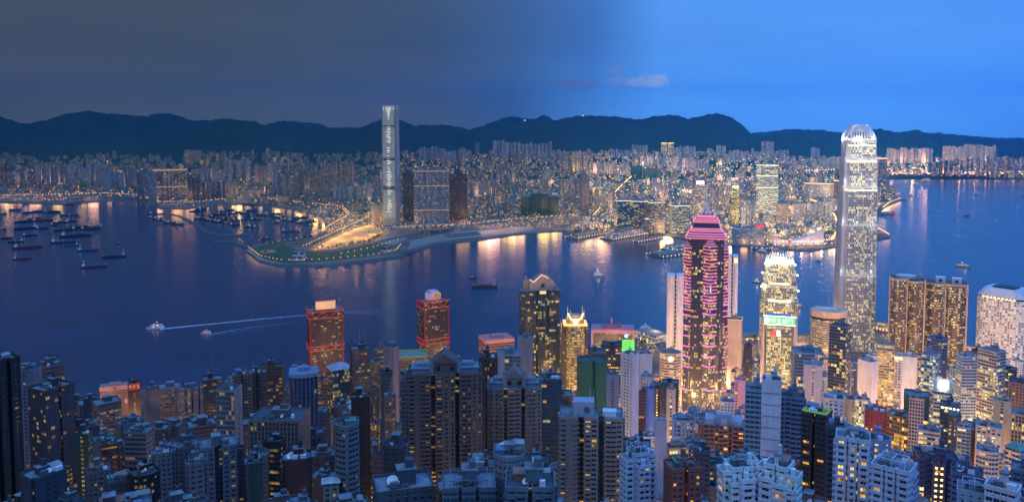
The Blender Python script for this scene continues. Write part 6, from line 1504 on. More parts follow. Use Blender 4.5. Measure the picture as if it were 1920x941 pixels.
# ---- estates: towers one can count
EST = [  # u0,u1,vtop,vbase,n,colour,lit,description; western colours carry the overlay's shade
 (-10, 16, 294, 350, 3, (.12, .10, .13), .35, 'tall dark waterside towers in the far west corner'),
 (22, 62, 318, 345, 5, (.20, .20, .24), .2, 'short grey towers behind the container quay'),
 (62, 120, 308, 345, 7, (.24, .23, .26), .2, 'pale towers behind the west container quay'),
 (122, 160, 304, 352, 4, (.28, .28, .31), .12, 'pale slab towers west of the chimney block'),
 (135, 190, 336, 352, 7, (.36, .31, .22), .05, 'low cream towers by the west quay'),
 (162, 215, 306, 355, 6, (.26, .29, .34), .14, 'blue grey slabs above the cream towers'),
 (192, 235, 318, 357, 5, (.24, .30, .34), .1, 'pale blue slabs facing the west quay'),
 (232, 258, 308, 352, 3, (.19, .18, .22), .14, 'grey slabs left of the dark glass slab'),
 (352, 376, 326, 376, 3, (.10, .10, .13), .12, 'dark towers right of the gold-spangled tower'),
 (376, 412, 312, 350, 5, (.24, .26, .32), .14, 'blue grey towers below the top-heavy hillside tower'),
 (378, 425, 337, 374, 5, (.15, .13, .16), .22, 'dusky towers at the mouth of the boat shelter'),
 (428, 445, 336, 372, 2, (.22, .20, .17), .45, 'gold-dotted towers by the boat shelter'),
 (420, 470, 295, 345, 6, (.24, .25, .30), .12, 'pale towers on the rise behind the boat shelter'),
 (478, 520, 305, 350, 5, (.27, .28, .32), .12, 'pale clustered towers east of the boat shelter'),
 (520, 545, 322, 368, 3, (.19, .19, .22), .18, 'pale towers in front of the clustered group'),
 (550, 632, 316, 369, 8, (.15, .13, .15), .28, 'brown-grey row of towers joined by a golden podium line'),
 (600, 632, 305, 340, 3, (.17, .14, .15), .4, 'golden-windowed towers above the podium row'),
 (636, 664, 296, 350, 3, (.18, .15, .16), .45, 'tall golden-windowed towers on the rise'),
 (624, 660, 345, 377, 5, (.30, .30, .34), .06, 'short pale slabs before the podium row'),
 (660, 698, 340, 375, 5, (.31, .31, .36), .06, 'pale slabs left of the banded skyscraper'),
 (700, 716, 330, 372, 2, (.24, .22, .26), .12, 'greyish towers tucked behind the banded skyscraper'),
 (785, 830, 274, 303, 6, (.30, .31, .36), .06, 'pale hillside towers above the blue glass wall'),
 (830, 856, 282, 305, 3, (.30, .31, .36), .06, 'pale hillside slabs right of the first hillside group'),
 (858, 884, 280, 303, 3, (.34, .30, .27), .06, 'warm cream hillside slabs'),
 (890, 900, 264, 288, 1, (.30, .29, .32), .05, 'single tall tower alone on the hill foot'),
 (924, 970, 262, 300, 6, (.34, .34, .40), .07, 'tall white estate towers rising against the dark ridge'),
 (970, 1036, 264, 304, 9, (.32, .33, .38), .08, 'dense white estate right of the tallest estate'),
 (930, 965, 305, 345, 6, (.24, .24, .28), .1, 'mid-city pale towers under the white estate'),
 (1036, 1072, 280, 318, 6, (.30, .29, .33), .12, 'towers east of the dense white estate'),
 (1072, 1112, 282, 322, 6, (.28, .24, .26), .28, 'warm brown estate in mid-city'),
 (1112, 1158, 303, 327, 7, (.46, .44, .50), .10, 'white slab estate left of the green netted towers'),
 (1160, 1182, 304, 329, 4, (.56, .54, .60), .10, 'bright white slabs touching the green netted tower'),
 (1140, 1182, 279, 296, 6, (.42, .46, .56), .06, 'bluish distant slabs at the hill foot'),
 (1184, 1215, 270, 290, 5, (.50, .48, .54), .14, 'hillside towers left of the light-outlined pair'),
 (1200, 1250, 290, 313, 8, (.46, .50, .60), .1, 'pale blue slabs over the green netted towers'),
 (1266, 1305, 273, 296, 6, (.52, .52, .60), .12, 'tall hillside towers right of the light-outlined pair'),
 (1250, 1300, 292, 320, 7, (.44, .46, .58), .22, 'golden-topped tower row'),
 (1300, 1330, 295, 322, 5, (.46, .48, .58), .16, 'blueish towers over the pink sign tower'),
 (1343, 1362, 270, 300, 2, (.50, .52, .60), .1, 'tall pale hillside towers behind the spire of the neon tower'),
 (1366, 1400, 280, 305, 5, (.52, .54, .62), .1, 'white hillside towers left of the light-outlined white tower'),
 (1400, 1430, 283, 302, 4, (.50, .50, .58), .14, 'white hillside towers behind the light-outlined white tower'),
 (1428, 1453, 264, 280, 3, (.50, .50, .56), .25, 'small high group on the hill shoulder'),
 (1440, 1480, 280, 305, 6, (.48, .50, .60), .16, 'pale distant blocks right of the light-outlined white tower'),
 (1522, 1540, 276, 287, 2, (.60, .60, .66), .02, 'plain white hillside slabs left of the tallest tower'),
 (1535, 1580, 291, 318, 6, (.50, .50, .58), .1, 'white slab estate touching the tallest tower on the west'),
 (1478, 1532, 300, 320, 6, (.42, .42, .56), .2, 'violet-tinted distant slabs'),
 (1662, 1700, 276, 305, 6, (.50, .50, .60), .14, 'white estate right of the crown of the tallest tower'),
 (1700, 1750, 276, 305, 7, (.52, .52, .62), .12, 'white estate above the east shore'),
 (1768, 1815, 270, 310, 6, (.54, .52, .60), .16, 'tall white estate in front of the far east hill'),
 (1815, 1868, 270, 305, 7, (.52, .54, .62), .12, 'tall blue white estate at the far east'),
 (1740, 1790, 300, 330, 5, (.08, .16, .30), .22, 'dark blue glass offices on the east shore'),
 (1790, 1850, 296, 328, 6, (.12, .24, .40), .3, 'mixed blue offices in the middle of the east shore'),
 (1850, 1925, 292, 328, 7, (.26, .34, .50), .3, 'offices at the east edge of the far shore'),
 (1485, 1560, 375, 412, 5, (.50, .48, .54), .25, 'white blocks between the sloping hall and the tallest tower'),
 (1330, 1368, 345, 395, 4, (.34, .30, .38), .3, 'close-packed violet blocks behind the neon tower'),
 (1390, 1416, 372, 420, 3, (.30, .36, .46), .3, 'glass blocks right of the yellow green striped tower'),
 (1228, 1254, 345, 368, 3, (.50, .38, .34), .2, 'pinkish floodlit slabs above the four harbour blocks'),
 (1100, 1150, 352, 398, 4, (.24, .26, .32), .25, 'grey blocks between the lone slim tower and the four harbour blocks'),
 (1050, 1084, 330, 372, 3, (.22, .19, .24), .25, 'dusky blocks left of the lone slim tower'),
 (878, 930, 336, 372, 5, (.19, .18, .22), .18, 'dusky blocks right of the dark brown slender tower'),
]
rnd = random.Random(11); n_est = 0
for u0, u1, vt, vb, n, colr, lit, desc in EST:
    wp = (u1 - u0) / n
    for q in range(n):
        uc = u0 + wp * (q + .5); vbb = vb + rnd.uniform(-2, 2)
        x, Y, z0 = ground_k(uc, vbb)
        v = vt + rnd.uniform(0, .16) * (vb - vt); h = zrow(v, Y) - z0
        if h < 12: continue
        w = wp / F * Y * rnd.uniform(.66, .9); d = w * rnd.uniform(.6, 1.0); b = MB()
        P = cross(w, d, .24, .26) if q % 2 else notch(w, d, 1, w * .16, d * .2)
        fh = 5.0 if Y < 5200 else 8.0; bay = 5.0 if Y < 5200 else 7.0; ku = 0
        for i in range(len(P)):
            p, c = P[i], P[(i + 1) % len(P)]; L = math.dist(p, c); nb = max(1, round(L / bay)); nf = max(2, round(h / fh))
            b.wall(p, c, 0, h, 0, [(ku, 0), (ku + nb, 0), (ku + nb, nf), (ku, nf)]); ku += nb + 2
        b.face([(*p, h) for p in P], 1)
        b.box(rnd.uniform(-.1, .1) * w, 0, h, w * .4, d * .4, rnd.uniform(4, 8), 0, 1)
        f = rnd.uniform(.8, 1.15)
        o = b.build('estate_tower', [FAR, ROOF], None, (x, Y, z0 - 3), -math.atan2(x, Y) + R(rnd.uniform(-12, 12)), tuple(c * f for c in colr), dict(lit=lit * 1.5, warm=rnd.uniform(.5, .75), glow=1.2 * kwest(uc), rows=.1, tint=.3))
        tag(o, 'one of the ' + desc, 'tower', desc); KF.append((x, Y, w * .55)); KH.append((uc - wp / 2, uc + wp / 2, Y, vb - 4)); n_est += 1
print('estate towers', n_est)

# ---- the thousands of further blocks nobody could count
b = MB(); rnd = random.Random(4); tones = []; N = 0; KHA = np.array(KH)
m_rows = [(u, v) for u, v in KSHORE]
tries = 0
while N < 3500 and tries < 60000:
    tries += 1; u = rnd.uniform(-60, 1985); v = 290 + 150 * rnd.random() ** 1.5; x, Y, z0 = ground_k(u, v)
    if not in_kowloon(x, Y - 40) or not in_kowloon(x, Y - 12) or Y > 8200: continue
    if 455 < u < 1080 and v > np.interp(u, [455, 560, 640, 700, 1000, 1080], [388, 392, 398, 412, 418, 425]): continue
    if 255 < u < 460 and v > 368: continue
    if u < 255 and v > 362: continue
    hmax = float(np.interp(v, [292, 320, 360, 400, 440], [46, 40, 32, 24, 15]))
    h = rnd.uniform(.35, 1) * hmax * (1 if rnd.random() < .85 else 1.7); w = rnd.uniform(16, 36); d = rnd.uniform(16, 32)
    if any((x - fx) ** 2 + (Y - fy) ** 2 < (fr + w * .5) ** 2 for fx, fy, fr in KF): continue
    vt_ = pix(x, Y, z0 + h)[1]; a = KHA[(KHA[:, 2] > Y) & (KHA[:, 0] < u + 6) & (KHA[:, 1] > u - 6)]
    if len(a) and vt_ < a[:, 3].max() - 10: 
        h = zrow(a[:, 3].max() - 8, Y) - z0
        if h < 8: continue
    rz = -math.atan2(x, Y) + R(rnd.choice((0, 12, -20, 35))); c, s = math.cos(rz), math.sin(rz); P = [(x + a_ * w / 2 * c - b_ * d / 2 * s, Y + a_ * w / 2 * s + b_ * d / 2 * c) for a_, b_ in ((-1, -1), (1, -1), (1, 1), (-1, 1))]
    east_ = smooth(900, 1260, u); base = rnd.choice(((.34, .33, .36), (.30, .26, .26), (.36, .32, .27), (.22, .24, .30), (.26, .20, .19), (.12, .14, .18))); f = (.55 + .95 * east_) * rnd.uniform(.6, 1.3); tone = tuple(min(.8, q * f) for q in base)  # tone darkened in the west: overlay shade put into the block colour
    nf0 = len(b.f); ku = N * 40; fh = 5 if Y < 5200 else 8
    for i in range(4):
        p, q = P[i], P[(i + 1) % 4]; nb = max(1, round((w if i % 2 == 0 else d) / 5)); nf = max(1, round(h / fh)); b.wall(p, q, z0 - 2, z0 + h, 0, [(ku, 0), (ku + nb, 0), (ku + nb, nf), (ku, nf)]); ku += nb + 1
    b.face([(*p, z0 + h) for p in P], 1); P2 = [((p[0] - x) * .4 + x, (p[1] - Y) * .4 + Y) for p in P]; b.prism(P2, z0 + h, z0 + h + 4, 1)
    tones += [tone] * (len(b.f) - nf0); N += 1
print('city blocks', N)
# split by longitude so that lit windows can be dimmer in the west
def city_piece(name, keep, glow):
    nb = MB(); tn = []; vi = b.v
    for f_, mi_, tone in zip(range(len(b.f)), b.mi, tones):
        pts = [vi[i] for i in b.f[f_]]; uc = CX + pts[0][0] / pts[0][1] * F
        if keep(uc): nb.face(pts, mi_, [b.uv[i] for i in b.f[f_]]); tn.append(tone)
    o = nb.build(name, [FARB, ROOFK], color=(1, 1, 1), props=dict(lit=.4, warm=.62, glow=glow, rows=.1, tint=.3))
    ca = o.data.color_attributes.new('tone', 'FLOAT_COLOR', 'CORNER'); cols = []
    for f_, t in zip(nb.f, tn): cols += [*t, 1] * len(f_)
    ca.data.foreach_set('color', cols); return tag(o, 'dense mass of low city blocks between the counted towers', 'city blocks', None, 'stuff')
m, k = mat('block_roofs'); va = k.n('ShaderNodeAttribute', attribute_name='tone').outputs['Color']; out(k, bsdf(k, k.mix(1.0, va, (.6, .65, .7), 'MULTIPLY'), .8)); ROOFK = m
city_piece('dense_city_blocks', lambda u: u < 700, .5)['label'] = 'dense mass of low city blocks behind the boat shelter and west towers'
city_piece('dense_city_blocks', lambda u: 700 <= u < 1100, .8)['label'] = 'dense mass of low city blocks in the dim middle of the far city'
city_piece('dense_city_blocks', lambda u: u >= 1100, 1.8)['label'] = 'dense mass of bright low city blocks in the east of the far city'
# ================================================================ street lamps, lights, trees, boats
def lamp_post_mesh(h, material, s):
    b = MB(); b.cyl(0, 0, 0, .22 * s, h, 6, 0); b.box(0, 0, h, 1.5 * s, 1.5 * s, 1.3 * s, 0, 1); return b
def along(pts, step, z=3.7):
    P = [np.array(ground(u, v, z)) for u, v in pts]; o = []; carry = 0
    for p, q in zip(P, P[1:]):
        L = np.linalg.norm(q - p); t = carry
        while t < L: o.append(tuple(p + (q - p) * t / L)); t += step
        carry = t - L
    return o
PROTO = {}
def posts(pts, step, material, label, group, h=8, s=1.6, glow=None, gstep=6):
    for i, (x, y) in enumerate(along(pts, step)):
        if material.name not in PROTO:
            o = lamp_post_mesh(h, material, s).build('street_lamp', [DARK, material]); PROTO[material.name] = o
        else:
            o = PROTO[material.name].copy(); C.objects.link(o)
        o.location = (x, y, 3.6); tag(o, label, 'street lamp', group)
        if glow and i % 2 == 0: lamp(x, y, 14, glow * .8, (1, .50, .18), 12)
posts([(466, 468), (488, 484), (526, 492.5), (600, 491.5), (690, 483), (742, 474), (752, 462)], 22, L_DIMGOLD, 'small gold lamp on the rim path of the waterfront park', 'lamps round the park rim', glow=2500)
posts([(640, 480), (700, 468), (750, 452)], 30, L_DIMGOLD, 'small gold lamp along the upper park walk', 'lamps on the upper park walk', glow=2500)
posts([(590, 466), (640, 440), (700, 418)], 26, L_DIMWARM, 'orange lamp lining the earth field in the park', 'lamps beside the earth field', glow=60000)
posts([(640, 458), (690, 450), (722, 436)], 40, L_DIMWARM, 'orange lamp along the lower side of the earth field', 'lamps below the earth field', glow=50000)
posts([(500, 462), (560, 450), (600, 442)], 30, L_DIMWARM, 'orange lamp on the shelter side of the park', 'lamps on the shelter side', glow=4000)
posts([(300, 389), (350, 389), (420, 382), (520, 386), (600, 402)], 40, L_DIMWARM, 'orange lamp on the quay of the boat shelter', 'lamps on the shelter quay', glow=9000)
posts([(0, 377), (120, 380), (250, 373)], 60, L_DIMWARM, 'orange lamp on the west container quay', 'lamps on the container quay', glow=9000)
posts([(1366, 457), (1408, 460), (1470, 465), (1560, 461), (1600, 453)], 26, L_WARM, 'bright warm lamp on the far promenade', 'lamps on the far promenade', glow=22000)
posts([(1648, 432), (1668, 444)], 24, L_WARM, 'warm lamp on the small point right of the tallest tower', 'lamps on the small point', glow=9000)
posts([(1656, 392), (1668, 382), (1690, 374)], 26, L_WARM, 'warm lamp on the angled quay right of the tallest tower', 'lamps on the angled quay', glow=12000)
posts([(1700, 331), (1920, 334)], 60, L_WARM, 'lamp strung along the far east shore', 'lamps on the far east shore', h=10, s=2.6, glow=12000)
# floodlights over the earth field and the works along the shore
for u, v, p in ((604, 462, 1), (625, 448, 1.2), (648, 438, 1.2), (640, 452, 1), (668, 446, 1), (668, 430, 1.3), (690, 424, 1.3), (700, 440, 1), (690, 448, .8), (712, 412, 1.2), (700, 398, 1), (690, 408, 1), (660, 412, .9), (640, 420, .8), (620, 430, .7), (610, 412, .6),
                (760, 432, .6), (800, 436, .5), (860, 432, .6), (900, 424, .9), (940, 420, .9), (980, 418, 1), (1020, 416, 1), (1050, 412, 1), (1080, 416, 1.2), (870, 415, .7), (780, 425, .7), (1040, 428, .6), (960, 434, .5), (590, 405, .8), (560, 396, .8), (520, 388, .6), (480, 378, .6)):
    x, Y = ground(u, v, 3); lamp(x, Y, 24, (60000 if u > 735 else 120000) * p, (1, .46, .12), 14)
for u, v, p in ((1100, 430, 1), (1125, 425, 1), (1160, 432, 1.3), (1200, 432, 1.3), (1250, 440, 1.3), (1380, 450, 1.6), (1420, 445, 1.4), (1460, 440, 1.5), (1530, 440, 1.5), (1555, 430, 2), (1558, 400, 2), (1550, 375, 1.2), (1500, 425, 1.2), (1440, 425, 1.2), (1575, 445, 1.3), (1652, 380, 1), (1480, 400, 1), (1410, 410, 1)):
    x, Y = ground(u, v, 3); lamp(x, Y, 24, 230000 * p, (1, .60, .24), 24)
# light lines of the far roads
def line_lights(label, pts, step, mats_, sz):
    b = MB(); P = []; P0 = [ground_k(u, v) for u, v in pts]
    for p, q in zip(P0, P0[1:]):
        L_ = math.hypot(q[0] - p[0], q[1] - p[1]); n = max(1, int(L_ / step))
        for t in range(n): P.append((p[0] + (q[0] - p[0]) * t / n, p[1] + (q[1] - p[1]) * t / n, p[2] + (q[2] - p[2]) * t / n))
    for i, (x, Y, z) in enumerate(P):
        s_ = sz * Y / 4500 * rnd.uniform(.7, 1.2)
        for off_ in (-9, 9): b.box(x + off_ * .3, Y + off_, z + 14, s_, s_, s_, 0, rnd.choice(range(len(mats_))))
    tag(b.build('road_light_line', mats_), label, 'city lights', None, 'stuff')
rnd = random.Random(9)
for q in range(300):
    u = rnd.uniform(0, 1920); v0 = np.interp(u, [p[0] for p in KSHORE[1:44] if p[0] <= 1670], [p[1] for p in KSHORE[1:44] if p[0] <= 1670]) if u < 1600 else 345
    v = rnd.uniform(305, min(v0 - 3, 440)); x, Y, zz_ = ground_k(u, v)
    if (455 < u < 690 and v > 400) or (u > 1640 and v > 322): continue
    east_ = kwest(u); lamp(x, Y, zz_ + rnd.uniform(18, 40), (700000 if v < 375 else 340000) * east_ ** .8 * rnd.uniform(.3, 1) * (Y / 5000), (1, rnd.uniform(.42, .62), rnd.uniform(.10, .30)), 26)
# a swarm of far lamps and lit signs too many to count
def swarm(name, label, n, gen, mats_, sz):
    b = MB(); c = 0
    while c < n:
        r_ = gen()
        if r_ is None: continue
        x, y, z = r_; s = sz * rnd.uniform(.6, 1.5) * (y / 4500); b.box(x, y, z, s, s, s, 0, rnd.choice(range(len(mats_)))); c += 1
    return tag(b.build(name, mats_), label, 'city lights', None, 'stuff')
def g_land(u0, u1, v0, v1, zr):
    def g():
        u, v = rnd.uniform(u0, u1), rnd.uniform(v0, v1); x, Y, zg = ground_k(u, v)
        if Y > 8200 or not in_kowloon(x, Y) or not in_kowloon(x, Y - 15): return None
        return (x, Y, zg + rnd.uniform(*zr))
    return g
DW, DO, DY = glowing('far_light_dim_white', (1, .85, .6), .9), glowing('far_light_dim_orange', (1, .42, .12), 1.3), glowing('far_light_dim_yellow', (1, .62, .2), 1.4)
BW, BO, BY, BP, BGr = glowing('far_light_white', (.9, .95, 1), 2.6), glowing('far_light_orange', (1, .40, .10), 3.2), glowing('far_light_yellow', (1, .68, .25), 3.6), glowing('far_light_pink', (1, .25, .4), 2.2), glowing('far_light_green', (.2, 1, .6), 1.8)
swarm('far_city_lights', 'countless orange and gold points of light over the western far city', 800, g_land(0, 720, 320, 402, (6, 20)), [DW, DO, DO, DY, DY], 3.0)
swarm('far_city_lights', 'countless points of light on roads right of the banded skyscraper', 924, g_land(740, 1100, 380, 432, (5, 16)), [DO, DO, DY, DY, DW], 2.6)
swarm('far_city_lights', 'points of light on the works yard and roads in the upper park', 440, g_land(560, 720, 398, 440, (4, 12)), [DO, DY, DY], 2.4)
swarm('far_city_lights', 'points of light among the middle far city blocks', 704, g_land(740, 1150, 295, 385, (14, 40)), [DO, DY, DW], 3.2)
swarm('far_city_lights', 'glittering street lights of the shopping quarter', 1364, g_land(1100, 1650, 380, 462, (5, 18)), [BO, BY, BY, BO, BW], 2.2)
swarm('far_city_lights', 'coloured light points across the eastern far city', 1232, g_land(1120, 1960, 300, 380, (16, 45)), [BO, BY, BW, BO, BY, BP, BGr], 2.6)
swarm('far_city_lights', 'light line of the far east shore road', 572, g_land(1660, 1960, 318, 330, (4, 14)), [BO, BY, BP, BW], 3.4)
def g_isl(u0, u1, v0, v1):
    def g():
        u, v = rnd.uniform(u0, u1), rnd.uniform(v0, v1); x, Y = ground(u, v, 4); return (x, Y, 4 + rnd.uniform(4, 12))
    return g
swarm('waterfront_road_lights', 'orange lights of the island waterfront road', 150, g_isl(1380, 1680, 636, 662), [L_WARM, L_GOLD], .9)
swarm('waterfront_road_lights', 'lights of the island ferry quay left of the neon tower', 90, g_isl(1190, 1250, 640, 664), [L_WARM, L_GOLD, L_WHITE], .8)
for u, v, p in ((1395, 650, 30000), (1408, 660, 20000), (1505, 645, 36000), (1545, 655, 20000), (1650, 650, 36000), (1665, 628, 20000), (1220, 655, 26000), (1820, 650, 26000), (1500, 632, 20000), (1600, 640, 30000), (1230, 630, 9000), (1640, 600, 0)):
    if p: x, Y = ground(u, v, 4); lamp(x, Y, 22, p * 2.5, (1, .5, .18), 3)

line_lights('lamp line of the highway from the station roof to the lit park pier', [(740, 433), (860, 428), (960, 418), (1068, 409), (1120, 418), (1180, 424), (1290, 440)], 24, [DO, DY, DY], 4.2)
line_lights('lamp line of the west quay highway', [(0, 371), (100, 370), (190, 367), (262, 370), (300, 384), (360, 384), (430, 378)], 30, [DO, DY], 4.0)
line_lights('lamp line of the road climbing from the park into the city', [(572, 468), (606, 452), (645, 434), (684, 416), (704, 400), (690, 372), (660, 345)], 24, [DO, DY, DY], 3.6)
line_lights('second lamp line bordering the earth field', [(590, 446), (625, 425), (655, 408), (640, 392), (560, 384), (470, 374)], 24, [DO, DO, DY], 3.6)
line_lights('lamp line of the avenue through the middle of the far city', [(1110, 412), (1140, 380), (1165, 352), (1190, 330), (1196, 305)], 30, [BO, BY], 3.0)
line_lights('lamp line of the avenue behind the neon tower mast', [(1300, 430), (1345, 395), (1362, 360), (1350, 330), (1345, 310)], 30, [BO, BY], 3.0)
line_lights('glowing curved boulevard left of the tallest tower', [(1560, 456), (1572, 436), (1566, 412), (1552, 392), (1515, 378), (1440, 372)], 14, [BO, BY, BO], 4.2)
line_lights('bright promenade line below the sloping white hall', [(1366, 452), (1410, 456), (1475, 461), (1530, 461), (1566, 455)], 12, [BY, BW, BO], 3.4)
line_lights('long light line of the far airfield road', [(1300, 322), (1380, 324), (1470, 325), (1570, 322)], 26, [BO, BY, BW], 3.4)
line_lights('light line edging the far east shore', [(1655, 329), (1760, 328), (1860, 327), (1960, 330)], 20, [BO, BY, BP], 3.8)
# ---- hill lights
for u, v, lab in ((984, 225, 'tiny lit house on the ridge saddle'), (1093, 216, 'tiny lit station on the crest of the middle ridge')):
    Y = 9750; x = xcol(u, Y, 430); b = MB(); b.box(0, 0, 0, 26, 14, 9); b.box(0, 0, 9, 12, 10, 6, taper=.5); o = b.build('hill_house', L_DIMGOLD, None, (x, Y, zrow(v + 1, Y) - 6)); tag(o, lab, 'house')

# ---- trees along the shore parks
def tree(label, loc, s, group):
    r = empty('park_tree', loc); tag(r, label, 'tree', group)
    b = MB(); b.cyl(0, 0, 0, .35 * s, 3.5 * s, 6, r2=.2 * s); b.bar((0, 0, 3 * s), (1.2 * s, .4 * s, 5 * s), .25 * s); b.bar((0, 0, 3 * s), (-1 * s, -.5 * s, 5.2 * s), .25 * s); b.build('trunk', BARK, r)
    b = MB()
    for q in range(130):
        a, c = rnd.uniform(0, 6.28), rnd.uniform(-.6, 1); rr = 3.0 * s * rnd.uniform(.45, 1); x, y, z = rr * math.cos(a) * math.sqrt(1 - min(1, c * c)), rr * math.sin(a) * math.sqrt(1 - min(1, c * c)), 5.2 * s + rr * c * .8
        e = .75 * s; t = rnd.uniform(0, 6); b.face([(x, y, z), (x + e * math.cos(t), y + e * math.sin(t), z + e * .3), (x + e * math.cos(t + 1.3), y + e * math.sin(t + 1.3), z + e * .9)])
    b.build('crown', LEAF, r); return r
BARK = plain('bark', (.10, .07, .05), .9)
t0 = None
def trees(pts, step, s, label, group):
    global t0
    for x, y in along(pts, step, 3.3):
        if t0 is None: t0 = tree(label, (0, 0, 0), 1.0, group); t = t0
        else: t = copy_tree(t0)
        sc = s * rnd.uniform(.8, 1.3); t.location = (x + rnd.uniform(-5, 5), y + rnd.uniform(-5, 5), 3.3); t.scale = (sc, sc, sc); t.rotation_euler = (0, 0, rnd.uniform(0, 6)); tag(t, label, 'tree', group)
trees([(594, 470), (624, 468), (690, 458), (716, 446)], 17, 1.9, 'round dark tree in the belt below the earth field', 'tree belt below the earth field')
trees([(588, 462), (604, 452), (640, 436)], 22, 1.7, 'dark tree along the west edge of the earth field', 'trees west of the earth field')
trees([(620, 402), (660, 398), (700, 405)], 20, 2.2, 'dark tree on the road works above the park', 'trees above the park')
trees([(780, 445), (830, 440), (850, 436)], 16, 2.0, 'dark tree beside the station roof', 'trees beside the station roof')
trees([(1395, 456), (1425, 458)], 16, 2.0, 'tree on the promenade below the pale lattice block', 'trees on the promenade')
trees([(1540, 448), (1562, 440)], 15, 2.4, 'tree in the gardens left of the tallest tower', 'trees in the gardens')
trees([(1385, 645), (1424, 641)], 14, 1.7, 'dark tree by the waterfront road left of the stepped crowned tower', 'trees left of the stepped crowned tower')
trees([(1495, 636), (1522, 634)], 12, 1.8, 'dark tree by the water right of the stepped crowned tower', 'trees right of the stepped crowned tower')
trees([(1200, 652), (1240, 655)], 12, 1.6, 'dark tree behind the island ferry terminal', 'trees behind the island ferry terminal')

